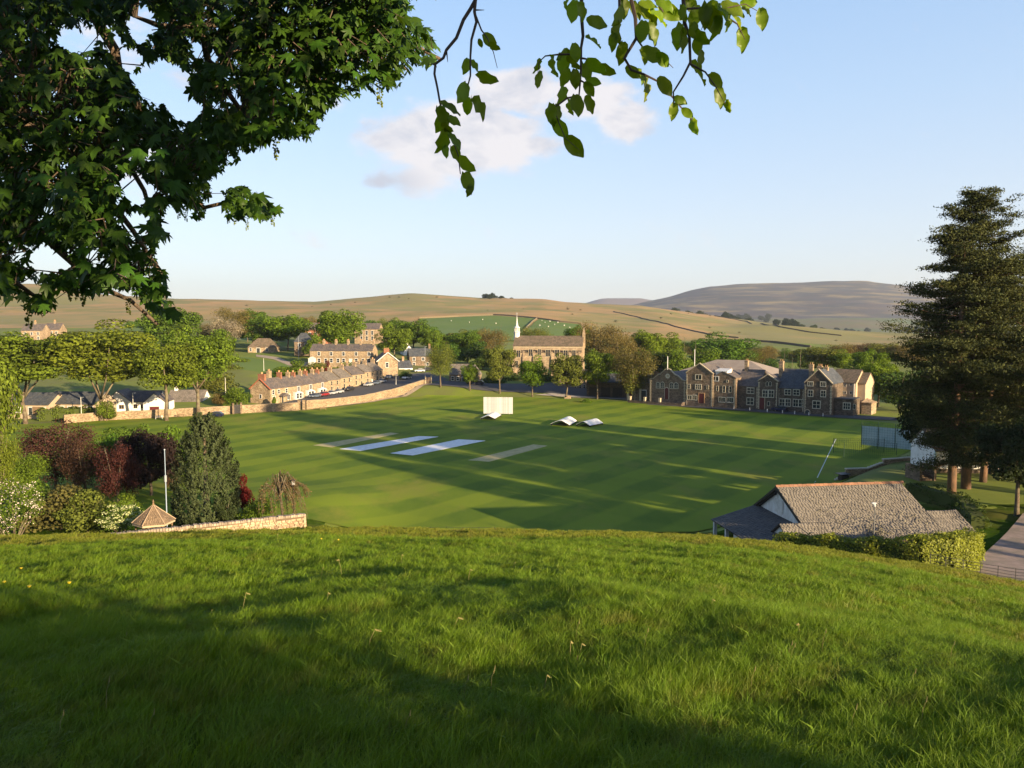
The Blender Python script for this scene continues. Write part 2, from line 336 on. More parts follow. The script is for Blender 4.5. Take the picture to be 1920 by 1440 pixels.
def moor_z(X, Y):
    z = gz(X, np.minimum(Y, 1700.)); z = z+vn(X, Y, 22, 5)*.5*sm(800, 1200, Y)
    return z-np.where(Y > 1700, ((Y-1700)/900)**1.3*90, 0)-sm(640, 600, Y)*.3
polar('moor_hill', np.concatenate([np.arange(600, 1700, 14.), np.arange(1700, 2400, 60.)]), np.linspace(-1.05, 1.05, 260), moor_z, m_moor)
_fx = [-400, 900, 1000, 1100, 1170, 1195, 1225, 1260, 1290, 1330, 1400, 1500, 1560, 1620, 1690, 1760, 1850, 1920, 2300]
_fy = [600, 600, 590, 582, 575, 570, 563, 555, 546, 538, 532.5, 531, 527.5, 528, 537, 543, 552, 562, 590]
def fell_z(X, Y):
    px = 960+F*X/Y; sk = CZ+6200*((610-np.interp(px, _fx, _fy))/F)*1.003
    lo_ = CZ+2400*((610-np.interp(px, [900, 1200, 1500, 1700, 2200], [600, 612, 652, 655, 655]))/F)
    t = np.clip((Y-2400)/3800, 0, 1)
    mid = CZ+4300*(610-np.interp(px, [900, 1200, 1350, 1600, 1800, 2200], [600, 590, 592, 590, 598, 610]))/F
    z = np.where(t < .5, lo_+(mid-lo_)*(t/.5), mid+(sk-mid)*((t-.5)/.5)**.85)
    z = z+(vn(X, Y, 480, 1)*16+vn(X, Y, 190, 3)*8)*np.sin(np.pi*np.clip(t, 0, 1))+vn(X, Y, 90, 6)*3
    return z-np.where(Y > 6200, (Y-6200)*.25, 0)
polar('valley_fields', np.arange(2400, 3961, 60.), np.linspace(-1.0, 1.0, 240), fell_z, M('valley_grass', (.075, .11, .035), (.11, .12, .045), .004, c3=(.12, .10, .05), scale3=.0022, rough=1.))
polar('distant_fell', np.concatenate([np.arange(3960, 6200, 60.), np.arange(6200, 7600, 140.)]), np.linspace(-1.0, 1.0, 240), fell_z, m_fell)
def far2(X, Y):
    px = 960+F*X/Y; k = np.interp(px, [-400, 1040, 1100, 1130, 1200, 1260, 2400], [612, 612, 567, 559.5, 559.5, 570, 600])
    return CZ+9000*(610-k)/F*1.003*sm(7800, 9000, Y)-40*(1-sm(7800, 9000, Y))
polar('farthest_hill', np.arange(7800, 9801, 250.), np.linspace(-1.0, 1.0, 200), far2, m_fell2)
xs = np.array([-12000, -700, 0, 760, 12000.])
vf = link('valley_floor', npmesh('valley_floor', [(-14000, -3000, -6), (14000, -3000, -6), (14000, 14000, -6), (-14000, 14000, -6)], [(0, 1, 2, 3)], m_past)); tag(vf, kind='structure')

# meadow: the hillside we stand on
def mead_z(X, Y):
    return gz(X, Y)+.07*vn(X, Y, .55, 1)+.13*vn(X, Y, 1.7, 2)+.14*vn(X, Y, 5.0, 4)
mead_ys = np.concatenate([np.arange(-30, 2, 1.), np.arange(2, 24, .16), np.arange(24, 60, .5), np.arange(60, 93, 1.5)])
mead_us = np.linspace(-1, 1, 260)
def mead_grid():
    U_, Y_ = np.meshgrid(mead_us, mead_ys); half = np.maximum(Y_, 0)*.9+14; X_ = U_*half; Z_ = mead_z(X_, Y_); nx, ny = len(mead_us), len(mead_ys)
    i = np.arange((ny-1)*(nx-1)); r = i//(nx-1); c = i % (nx-1); a = r*nx+c
    return tag(link('meadow', npmesh('meadow', np.stack([X_, Y_, Z_], -1).reshape(-1, 3), np.stack([a, a+1, a+nx+1, a+nx], 1), m_mead, True)), kind='structure')
mead_grid()

# cricket field, mown in bands
def field_material():
    m = bpy.data.materials.new('mown_turf'); m.use_nodes = True; N = m.node_tree.nodes; L = m.node_tree.links; b = N['Principled BSDF']; b.inputs['Roughness'].default_value = .9; b.inputs['Specular IOR Level'].default_value = .1
    tc = N.new('ShaderNodeTexCoord')
    def nz(sc, det, stretch=(1, 1, 1), rot=0.):
        mp = N.new('ShaderNodeMapping'); mp.inputs['Scale'].default_value = stretch; mp.inputs['Rotation'].default_value = (0, 0, rot); L.new(tc.outputs['Object'], mp.inputs[0])
        n = N.new('ShaderNodeTexNoise'); n.inputs['Scale'].default_value = sc; n.inputs['Detail'].default_value = det; n.inputs['Roughness'].default_value = .65; L.new(mp.outputs[0], n.inputs['Vector']); return n.outputs['Fac']
    def bands(ang, w_, soft):
        mp = N.new('ShaderNodeMapping'); mp.inputs['Rotation'].default_value = (0, 0, ang); L.new(tc.outputs['Object'], mp.inputs[0]); s = N.new('ShaderNodeSeparateXYZ'); L.new(mp.outputs[0], s.inputs[0])
        a = N.new('ShaderNodeMath'); a.operation = 'MULTIPLY'; a.inputs[1].default_value = math.pi/w_; L.new(s.outputs['X'], a.inputs[0]); si = N.new('ShaderNodeMath'); si.operation = 'SINE'; L.new(a.outputs[0], si.inputs[0])
        r = N.new('ShaderNodeMapRange'); r.inputs[1].default_value = -soft; r.inputs[2].default_value = soft; L.new(si.outputs[0], r.inputs[0]); return r.outputs[0]
    def ma(op, a, c):
        n = N.new('ShaderNodeMath'); n.operation = op
        for i, v in enumerate((a, c)):
            if isinstance(v, float): n.inputs[i].default_value = v
            else: L.new(v, n.inputs[i])
        return n.outputs[0]
    f = ma('ADD', ma('MULTIPLY', bands(R(37), 5.2, .3), .5), ma('MULTIPLY', bands(R(-53), 8., .4), .3))
    f = ma('ADD', f, ma('MULTIPLY', nz(.05, 5), .8)); f = ma('ADD', f, ma('MULTIPLY', nz(.6, 6, (1, .25, 1), R(37)), .55)); 
    r = N.new('ShaderNodeMapRange'); r.inputs[1].default_value = .5; r.inputs[2].default_value = 1.35; L.new(f, r.inputs[0])
    mx = N.new('ShaderNodeMixRGB'); mx.inputs[1].default_value = (.078, .132, .010, 1); mx.inputs[2].default_value = (.160, .212, .014, 1); L.new(r.outputs[0], mx.inputs[0])
    r2 = N.new('ShaderNodeMapRange'); r2.inputs[1].default_value = .52; r2.inputs[2].default_value = .7; L.new(nz(.09, 7, (1, .5, 1), R(37)), r2.inputs[0])
    mx2 = N.new('ShaderNodeMixRGB'); L.new(r2.outputs[0], mx2.inputs[0]); L.new(mx.outputs[0], mx2.inputs[1]); mx2.inputs[2].default_value = (.19, .195, .028, 1)
    L.new(mx2.outputs[0], b.inputs['Base Color'])
    bp = N.new('ShaderNodeBump'); bp.inputs['Strength'].default_value = .5; bp.inputs['Distance'].default_value = .04; L.new(nz(5, 4), bp.inputs['Height']); L.new(bp.outputs[0], b.inputs['Normal'])
    return m
m_turf = field_material()
fp = [onz(a, b) for a, b in ((60, 795), (180, 789), (300, 783), (430, 777), (560, 771), (640, 766))]
fp += [gpt(690, 248), gpt(750, 261), gpt(800, 267), gpt(1000, 265.5), gpt(1120, 259), gpt(1200, 250)]
fp += [onz(1290, 765), onz(1380, 772), onz(1480, 780), onz(1600, 788), onz(1720, 800)]
fp += [Vector((78, 150, 0)), Vector((62, 128, 0)), Vector((40, 104, 0)), Vector((22, 92, 0)), Vector((-60, 90, 0)), Vector((-110, 120, 0)), Vector((-140, 190, 0))]
draped('cricket_field', fp, m_turf, .02, 4.)
m_worn = M('worn_turf', (.48, .39, .19), (.36, .31, .13), .8, rough=.95)
def strip(a, b, c, d, name, mat, dz, th=0., lab=None, cat=None):
    q = [onz(*p) for p in (a, b, c, d)]; mb = MB()
    mb.slab([(p.x, p.y, dz+th) for p in q], max(th, .004)); o = mb.build(name, mat)
    return o
# ------------------------------------------------------------------ vegetation builders
_leafm = {}
def leafm(c, tr=.3, isl=.35, big=None):
    k = (c, tr, isl)
    if k not in _leafm:
        c2 = tuple(v*.62 for v in c)
        _leafm[k] = M('foliage', c, c2, 3.2, rough=.75, transl=tr, island=isl, spec=.15, hvar=.012, tcol=(1.5, 1.35, .5))
    return _leafm[k]
def unit(v): return v/np.maximum(np.linalg.norm(v, axis=-1, keepdims=True), 1e-9)
def quads(C, Nn, S, asp=1., rg=None):
    """diamond leaf faces at C with normal N and size S"""
    rg = rg or rng; n = len(C); r = unit(rg.normal(size=(n, 3))); u = unit(np.cross(Nn, r)); v = np.cross(Nn, u)
    S = np.asarray(S).reshape(-1, 1)*np.ones((n, 1)); bend = Nn*S*.18
    V = np.stack([C-u*S*.5, C-v*S*.5*asp+bend, C+u*S*.5, C+v*S*.5*asp+bend], 1).reshape(-1, 3)
    return V, np.arange(4*n).reshape(-1, 4)
_crowns = {}
def crown(kind, seed):
    """unit crown: x,y in [-.5,.5], z in [0,1]; quads only"""
    k = (kind, seed)
    if k in _crowns: return _crowns[k]
    rg = np.random.default_rng(seed*13+5)
    nl, nq, sz, rl = dict(round=(46, 11000, .034, .135), open=(38, 9500, .030, .12), bush=(22, 4200, .05, .19), sparse=(60, 10000, .023, .14),
                          umbrella=(52, 10000, .030, .10), small=(16, 1500, .08, .22))[kind]
    cs = []; rs = []
    while len(cs) < nl:
        p = rg.uniform(-1, 1, 3)
        d = np.linalg.norm(p)
        if d > 1 or d < .25: continue
        if kind == 'umbrella' and (p[2] < -.55+abs(p[0])*.4 and rg.random() < .85): continue
        if kind in ('round', 'sparse', 'open') and p[2] < -.2 and (p[0]**2+p[1]**2) > .55: continue
        if kind == 'bush': p[2] = abs(p[2])**.8*2-1
        cs.append(p); rs.append(rl*rg.uniform(.7, 1.35))
    cs = np.array(cs); rs = np.array(rs); 
    cs *= np.array([.5, .5, .5])*(1-rl*.9); cs[:, 2] += .5
    cs += rg.normal(size=cs.shape)*.02
    li = rg.choice(nl, nq, p=rs**2/np.sum(rs**2)); dr = unit(rg.normal(size=(nq, 3)))
    rad = rs[li]*(1-.35*rg.random(nq)**2); 
    if kind == 'sparse': rad = rs[li]*rg.random(nq)**.45*1.15
    P = cs[li]+dr*rad[:, None]*np.array([1.15, 1.15, .8])
    Nn = unit(dr*.9+rg.normal(size=(nq, 3))*.55+np.array([0, 0, .25]))
    S = sz*rg.uniform(.6, 1.5, nq)
    V, Fc = quads(P, Nn, S, .75, rg); V[:, 2] = np.maximum(V[:, 2], 0)
    _crowns[k] = (V, Fc); return _crowns[k]
_crownmesh = {}
def trunk_mb(h, cw, frac, r0, rg, limbs=6, lean=0., twig=0):
    mb = MB(); hb = h*frac; tx = lean*hb
    fork = Vector((tx, 0, hb))
    mb.tube([(0, 0, -.6), (tx*.2, 0, hb*.25), (tx*.6, rg.uniform(-.02, .02)*h, hb*.7), fork], [r0*1.25, r0*.95, r0*.8, r0*.7], 8)
    ends = []
    for i in range(limbs):
        a = 2*math.pi*(i+rg.uniform(-.3, .3))/limbs; rr = cw*.5*rg.uniform(.35, .75); z1 = h*rg.uniform(.62, .9)
        e = Vector((math.cos(a)*rr, math.sin(a)*rr, z1)); m_ = fork.lerp(e, .45)+Vector((math.cos(a)*rr*.12, math.sin(a)*rr*.12, -h*.03))
        s0 = fork+Vector((0, 0, -hb*rg.uniform(0, .25)))
        mb.tube([s0, m_, e], [r0*.55, r0*.34, r0*.1], 5); ends.append((m_, e))
        for j in range(2+twig):
            b_ = m_.lerp(e, rg.uniform(0, .8)); o_ = Vector((rg.normal(), rg.normal(), abs(rg.normal())))*cw*.13
            mb.tube([b_, b_+o_], [r0*.17, r0*.04], 4)
    return mb
_tn = [0]
def tree(name, label, loc, h, w, kind='round', c=(.075, .11, .02), base=.28, trunk=.35, r0=None, seed=None, group=None, tr=.3, cat='tree', limbs=6, lean=0., parts=True, bm=None, twig=0):
    _tn[0] += 1; rg = np.random.default_rng(_tn[0]*7+1); seed = (_tn[0] % 3)+1 if seed is None else seed
    root = empty(name, loc, rg.uniform(0, 6.28), label, cat, group)
    if parts:
        trunk_mb(h, w, trunk, r0 or max(.12, h*.022), rg, limbs, lean, twig).build('trunk', bm or bark, root, True)
    k = (kind, seed, c, tr)
    if k not in _crownmesh: _crownmesh[k] = npmesh('crown', *crown(kind, seed), leafm(c, tr))
    link('crown', _crownmesh[k], root, (lean*h*trunk, 0, h*base), (0, 0, 0), (w, w, h*(1-base)))
    return root
def ptree(px, Y, pytop, wpx, kind, c, label, pyb=None, **k):
    """tree surveyed from the photograph: trunk column, depth, top row, crown width in pixels"""
    p = at(px, pyb, Y) if pyb else gpt(px, Y); p.z = g1(p.x, p.y)
    h = at(px, pytop, Y).z-p.z; hm = .72*wpx/F*Y
    if h < hm: p.z -= (hm-h); h = hm
    return tree(k.pop('name', 'broadleaf_tree'), label, p, h, wpx/F*Y*1.1, kind, c, **k)
# one dense column or cone conifer
def conifer(label, loc, h, w, c, n=9000, name='conifer', sz=.045, group=None, pw=1.0, tuft=True, seed=3):
    rg = np.random.default_rng(seed); root = empty(name, loc, rg.uniform(0, 6), label, 'tree', group)
    mb = MB(); mb.tube([(0, 0, -.4), (0, 0, h*.5), (0, 0, h*.96)], [w*.05, w*.03, w*.01], 6); mb.build('trunk', bark, root)
    nb = max(60, n//60); t = rg.random(nb)**1.15; a = rg.uniform(0, 2*math.pi, nb)
    rad = .5*w*(np.minimum(1, (1-t)*1.75+.06)**pw)*np.minimum(1, .75+t*4)
    C = np.stack([np.cos(a)*rad*.86, np.sin(a)*rad*.86, t*h*.97], 1)      # upswept sprays
    li = rg.integers(0, nb, n); u = rg.random(n); ax = unit(np.stack([np.cos(a), np.sin(a), np.full(nb, 1.5)], 1))
    sp = .085*h if tuft else .06*h
    P = C[li]+ax[li]*((u-.45)*sp*1.6)[:, None]+rg.normal(size=(n, 3))*(sp*.2*(1.15-u))[:, None]
    P[:, 2] = np.clip(P[:, 2], .02*h, h)
    Nn = unit(np.stack([np.cos(a[li]), np.sin(a[li]), np.full(n, .3)], 1)+rg.normal(size=(n, 3))*.5)
    V, Fc = quads(P, Nn, w*sz*rg.uniform(.6, 1.6, n), .5, rg)
    link('crown', npmesh('crown', V, Fc, leafm(c, .1, .4)), root); return root
# ------------------------------------------------------------------ the tall pines
m_needle = M('pine_needles', (.078, .086, .028), (.038, .05, .018), .7, rough=.8, transl=.12, island=.4, spec=.1, tcol=(1.4, 1.2, .5))
m_pbark = M('pine_bark', (.17, .095, .055), (.09, .06, .04), 2.5, rough=.95, bump=1., bscale=6, stretch=(1, 1, .3))
def pine(label, loc, h, w, seed, group=None, lo=.16, nbr=120, per=150, lean=(0, 0), sz=.33, name='pine_tree', wtop=.22, az=None):
    rg = np.random.default_rng(seed); root = empty(name, loc, 0, label, 'tree', group)
    tk = MB(); pts = [Vector((lean[0]*t*h+math.sin(t*5+seed)*.25, lean[1]*t*h+math.cos(t*4+seed)*.25, t*h-.6*(t == 0))) for t in np.linspace(0, 1, 12)]
    tk.tube(pts, [max(.05, .62*(1-t)**.8*h/37) for t in np.linspace(0, 1, 12)], 9); tk.build('trunk', m_pbark, root, True)
    def tp(t):
        i = min(int(t*11), 10); return pts[i].lerp(pts[i+1], t*11-i)
    bmb = MB(); Ps = []; Ns = []
    nlev = nbr//5
    for b in range(nbr):
        lev = max(0., (b//5+rg.uniform(-.2, .2))/nlev); t = lo+(1-lo)*lev**.92
        t = min(t, .985); a = rg.uniform(0, 2*math.pi); s0 = tp(t)
        prof = np.interp(t, [lo, .3, .5, .68, .78, .88, .95, 1.], [.62, .92, 1., .92, .72, .55, .36, .1])
        ln = w*.5*prof*rg.uniform(.35, 1.15)*(1.1 if rg.random() < .2 else 1); up = rg.uniform(-.26, .24)+.45*max(0, t-.72)/.28
        d = Vector((math.cos(a), math.sin(a), 0)); drop = -.10*(1-t)
        e = s0+d*ln+Vector((0, 0, ln*(up+drop))); m_ = s0.lerp(e, .5)+Vector((0, 0, -ln*.05))
        bmb.tube([s0, m_, e], [.15*(1-t)+.04, .09*(1-t)+.03, .02], 4)
        # plates: side twigs carrying upturned tufts
        nt_ = int(6+ln*2.4); side = Vector((-d.y, d.x, 0))
        for q in range(nt_):
            u = rg.uniform(.30, 1.04)**.85; c0 = s0.lerp(e, u)+Vector((0, 0, -ln*.05*math.sin(u*3.1)))
            sd = rg.uniform(-1, 1)*ln*.28*(1.15-u*.5); c1 = c0+side*sd+d*abs(sd)*.5+Vector((0, 0, abs(rg.normal())*.45))
            k_ = max(8, int(per/6)); rr = rg.uniform(.45, .85)*(1.2-.5*t)
            pp = np.array(c1)+rg.normal(size=(k_, 3))*np.array([rr, rr, rr*.25]); Ps.append(pp)
            Ns.append(unit(rg.normal(size=(k_, 3))*.8+np.array([0, 0, .7])))
    bmb.build('branches', m_pbark, root); P = np.concatenate(Ps); Nn = np.concatenate(Ns)
    V, Fc = quads(P, Nn, sz*rg.uniform(.5, 1.3, len(P)), .42, rg)
    link('needles', npmesh('needles', V, Fc, m_needle), root); return root
# ------------------------------------------------------------------ buildings
s_gold = stone('gold_stone', (.32, .24, .15), .3, 2.4)
s_tan = stone('tan_stone', (.30, .225, .145), .32, 2.2)
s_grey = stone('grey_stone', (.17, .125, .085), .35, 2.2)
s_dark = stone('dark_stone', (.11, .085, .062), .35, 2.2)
s_chap = stone('chapel_stone', (.31, .235, .15), .22, 1.6)
s_wall = stone('wall_stone', (.27, .20, .125), .4, 2.8)
dress = M('dressed_stone', (.42, .35, .24), (.34, .28, .19), 3., rough=.85)
dress_d = M('pale_dressed_stone', (.50, .46, .36), (.40, .36, .28), 3., rough=.85)
r_slate = slate('grey_slate', (.085, .075, .075), (.13, .105, .085))
r_blue = slate('blue_slate', (.05, .057, .068), (.075, .078, .08))
r_brown = slate('stone_slate', (.15, .11, .075), (.10, .08, .05))
r_tan = slate('weathered_slate', (.165, .14, .115), (.12, .105, .085))
brick_r = stone('red_brickwork', (.25, .115, .07), .2, 5., .8)
render_c = M('cream_render', (.40, .31, .21), (.34, .26, .18), 1.2, rough=.9)
render_w = M('white_render', (.75, .73, .69), (.66, .63, .58), 1.2, rough=.9)
chim_pot = M('clay_pot', (.42, .24, .12), rough=.85)
leadm = M('lead_grey', (.42, .43, .44), rough=.6)
reddoor = M('red_door', (.085, .014, .013), rough=.5); greend = M('dark_door', (.03, .035, .035), rough=.5)
_win = {}
def winmesh(w, h, nx, nz, fr, kind):
    k = (round(w, 1), round(h, 1), nx, nz, fr.name, kind)
    if k in _win: return _win[k]
    w, h = k[0], k[1]; fw = min(.16, w*.13); a = MB(); b = MB(); mt = min(.11, w*.07)
    if kind == 'arch':
        n = 8; r = w/2; hs = h-r
        pts_o = [(-r-fw, 0), (r+fw, 0)]+[((r+fw)*math.cos(t), hs+(r+fw)*math.sin(t)) for t in np.linspace(0, math.pi, n)]
        pts_i = [(-r, fw), (r, fw)]+[(r*math.cos(t), hs+r*math.sin(t)) for t in np.linspace(0, math.pi, n)]
        m = len(pts_o); vs = [(p[0], -.10, p[1]) for p in pts_o]+[(p[0], -.10, p[1]) for p in pts_i]+[(p[0], .05, p[1]) for p in pts_o]+[(p[0], -.02, p[1]) for p in pts_i]
        a.add(vs, [(i, (i+1) % m, m+(i+1) % m, m+i) for i in range(m)]+[(2*m+i, 2*m+(i+1) % m, (i+1) % m, i) for i in range(m)]+[(m+i, m+(i+1) % m, 3*m+(i+1) % m, 3*m+i) for i in range(m)])
        for i in range(1, nx): x = -r+w*i/nx; a.box(x-mt/2, -.085, fw, x+mt/2, -.02, h*.97)
        for i in range(1, nz): z = hs*i/nz+fw; a.box(-r, -.08, z-mt/2, r, -.02, z+mt/2)
        b.prism(pts_i, -.035, .04)
    else:
        a.box(-w/2-fw, -.13, -fw*1.2, w/2+fw, .03, 0); a.box(-w/2-fw, -.10, h, w/2+fw, .03, h+fw*1.3)
        a.box(-w/2-fw, -.10, 0, -w/2, .03, h); a.box(w/2, -.10, 0, w/2+fw, .03, h)
        for i in range(1, nx): x = -w/2+w*i/nx; a.box(x-mt/2, -.085, 0, x+mt/2, -.02, h)
        for i in range(1, nz): z = h*i/nz; a.box(-w/2, -.08, z-mt/2, w/2, -.02, z+mt/2)
        b.box(-w/2, -.045, 0, w/2, .02, h)
    _win[k] = (a.mesh('window', fr), b.mesh('pane', glass)); return _win[k]
def window(par, x, z, w, h, nx=2, nz=2, fr=None, face='f', off=0., kind='rect', dim=(0, 0), lab=None):
    a, b = winmesh(w, h, nx, nz, fr or white, kind); W, D = dim
    loc, rz = {'f': ((x, off, z), 0.), 'r': ((W-off, x, z), math.pi/2), 'l': ((off, x, z), -math.pi/2)}[face]
    o = link('window', a, par, loc, (0, 0, rz)); link('pane', b, o); 
    if lab: o['label'] = lab
    return o
def door(par, x, z, w, h, m, off=0., fr=None, arch=False, W=0, face='f'):
    a = MB(); b = MB(); fw = .16
    if arch:
        n = 8; r = w/2; hs = h-r
        po = [(r+fw, 0)]+[((r+fw)*math.cos(t), hs+(r+fw)*1.15*math.sin(t)) for t in np.linspace(0, math.pi, n)]+[(-r-fw, 0)]; a.prism(po, -.06, .03)
        pi_ = [(r, 0)]+[(r*math.cos(t), hs+r*1.1*math.sin(t)) for t in np.linspace(0, math.pi, n)]+[(-r, 0)]; b.prism(pi_, -.1, -.061)
    else:
        a.box(-w/2-fw, -.1, 0, -w/2, .03, h); a.box(w/2, -.1, 0, w/2+fw, .03, h); a.box(-w/2-fw, -.1, h, w/2+fw, .03, h+fw*1.4); b.box(-w/2, -.06, 0, w/2, .02, h)
    loc, rz = {'f': ((x, off, z), 0.), 'r': ((W-off, x, z), math.pi/2)}[face]
    o = b.build('door', m, par, loc=loc); o.rotation_euler = (0, 0, rz); a.build('door_frame', fr or dress, o); return o
c_ = MB(); c_.tube([(0, 0, 0), (0, 0, .55)], [.13, .10], 6); potme = c_.mesh('chimney_pot', chim_pot)
def chimney(par, x, y, z0, z1, w=.8, d=.7, pots=3, m=None):
    a = MB(); a.box(-w/2, -d/2, 0, w/2, d/2, z1-z0); a.box(-w/2-.08, -d/2-.08, z1-z0-.28, w/2+.08, d/2+.08, z1-z0-.08)
    o = a.build('chimney', m or s_gold, par, loc=(x, y, z0))
    for i in range(pots): link('chimney_pot', potme, o, (-w/2+w*(i+.5)/pots, 0, z1-z0))
    return o
def body(par, W, D, h, hr, wm, rm, ridge='x', over=.25, x0=0., y0=0., gaps=True, th=.16, hip=0., base=-1.5, apex=.5, hf=None, dropw='wall', coping=None):
    """a block with walls and its roof; ridge along x or y; hr = height of the ridge; hip = length of hips"""
    M_ = Matrix.Translation((x0, y0, 0)); a = MB(); a.M = M_; r = MB(); r.M = M_
    if ridge == 'x':
        pts = [(0, base), (D, base), (D, h)]+([(D*apex, hr)] if not hip else [])+[(0, h)]
        a.prismx(pts, 0, W)
        f = (hr-h)/(D*apex); g = (hr-h)/(D*(1-apex)); o = over; e = .02 if not hip else o
        if not hip:
            r.slab([(-e-o*.4, -o, h-f*o+th), (W+e+o*.4, -o, h-f*o+th), (W+e+o*.4, D*apex, hr+th), (-e-o*.4, D*apex, hr+th)], th)
            r.slab([(W+e+o*.4, D+o, h-g*o+th), (-e-o*.4, D+o, h-g*o+th), (-e-o*.4, D*apex, hr+th-.003), (W+e+o*.4, D*apex, hr+th-.003)], th)
        else:
            z = h+.02; A = (-o, -o, z-f*o); B = (W+o, -o, z-f*o); C = (W+o, D+o, z-g*o); E = (-o, D+o, z-g*o); P = (hip, D*apex, hr+.1); Q = (W-hip, D*apex, hr+.1)
            r.add([A, B, C, E, P, Q], [(0, 1, 5, 4), (1, 2, 5), (2, 3, 4, 5), (3, 0, 4), (3, 2, 1, 0)])
    else:
        a.prism([(0, base), (W, base), (W, h), (W*apex, hr), (0, h)], 0, D)
        f = (hr-h)/(W*apex); g = (hr-h)/(W*(1-apex)); o = over
        r.slab([(-o, D+.1, h-f*o+th), (-o, -o*.4, h-f*o+th), (W*apex, -o*.4, hr+th), (W*apex, D+.1, hr+th)], th)
        r.slab([(W+o, -o*.4, h-g*o+th), (W+o, D+.1, h-g*o+th), (W*apex, D+.1, hr+th-.003), (W*apex, -o*.4, hr+th-.003)], th)
    wo = a.build(dropw, wm, par); ro = r.build('roof', rm, par)
    return wo, ro
class Fac:
    """survey helper: a vertical plane through P with heading rz; hit() turns a pixel into (along, height)"""
    def __init__(s, P, rz): s.P = Vector(P); s.c = Vector((math.cos(rz), math.sin(rz), 0)); s.n = Vector((math.sin(rz), -math.cos(rz), 0))
    def hit(s, px, py, off=0.):
        r = ray(px, py); O = Vector((0, 0, CZ)); q = s.P-s.n*off; t = (q-O).dot(s.n)/r.dot(s.n); h = O+r*t
        return (h-s.P).dot(s.c), h.z-s.P.z
def fwin(par, fc, rect, nx=2, nz=2, fr=None, off=0., kind='rect', lab=None):
    x0, za = fc.hit(rect[0], rect[3], off); x1, _ = fc.hit(rect[2], rect[3], off); xm = (rect[0]+rect[2])/2
    _, z0 = fc.hit(xm, rect[3], off); _, z1 = fc.hit(xm, rect[1], off)
    fw = .14; w = max(.5, x1-x0-2*fw); h = max(.6, z1-z0-2.2*fw)
    return window(par, (x0+x1)/2, z0+fw, w, h, nx, nz, fr, 'f', off, kind, lab=lab)

# ---- front terrace: nine houses stepping up the street
A = Vector((-74, 237, 0)); B = Vector((-51, 300, 0)); tr_rz = math.atan2(B.y-A.y, B.x-A.x); tfc = Fac(A, tr_rz)
bounds = [507, 547, 570, 592.5, 614.5, 639, 661, 684, 703, 718]
eav = [727, 724.5, 721.5, 718.5, 714, 709, 703, 697, 695]; bas = [757, 752, 748, 744, 739, 733.5, 727, 723, 718]
rid = [2.9, 2.9, 2.9, 2.9, 2.7, 2.9, 2.9, 2.7, 2.7]
tl = ['gold stone end terrace house with small slate porch and brick-edged gable', 'terrace house with two white bay windows, second from the low end of the street',
      'terrace house with white painted door surround and bay, third from the low end', 'terrace house with white windows just before the row steps up to plain brown fronts',
      'brown stone terrace house with mossy roof, lowest of the plain stepped houses', 'narrow terrace house with tall chimney where the roof steps up behind dark parked car',
      'terrace house with dark slate roof beyond the big roof step, third from the top', 'pale stone terrace house beside silver parked cars, second from the top of the street',
      'topmost terrace house next to the gabled hall']
us = [tfc.hit(b, 740)[0] for b in bounds]
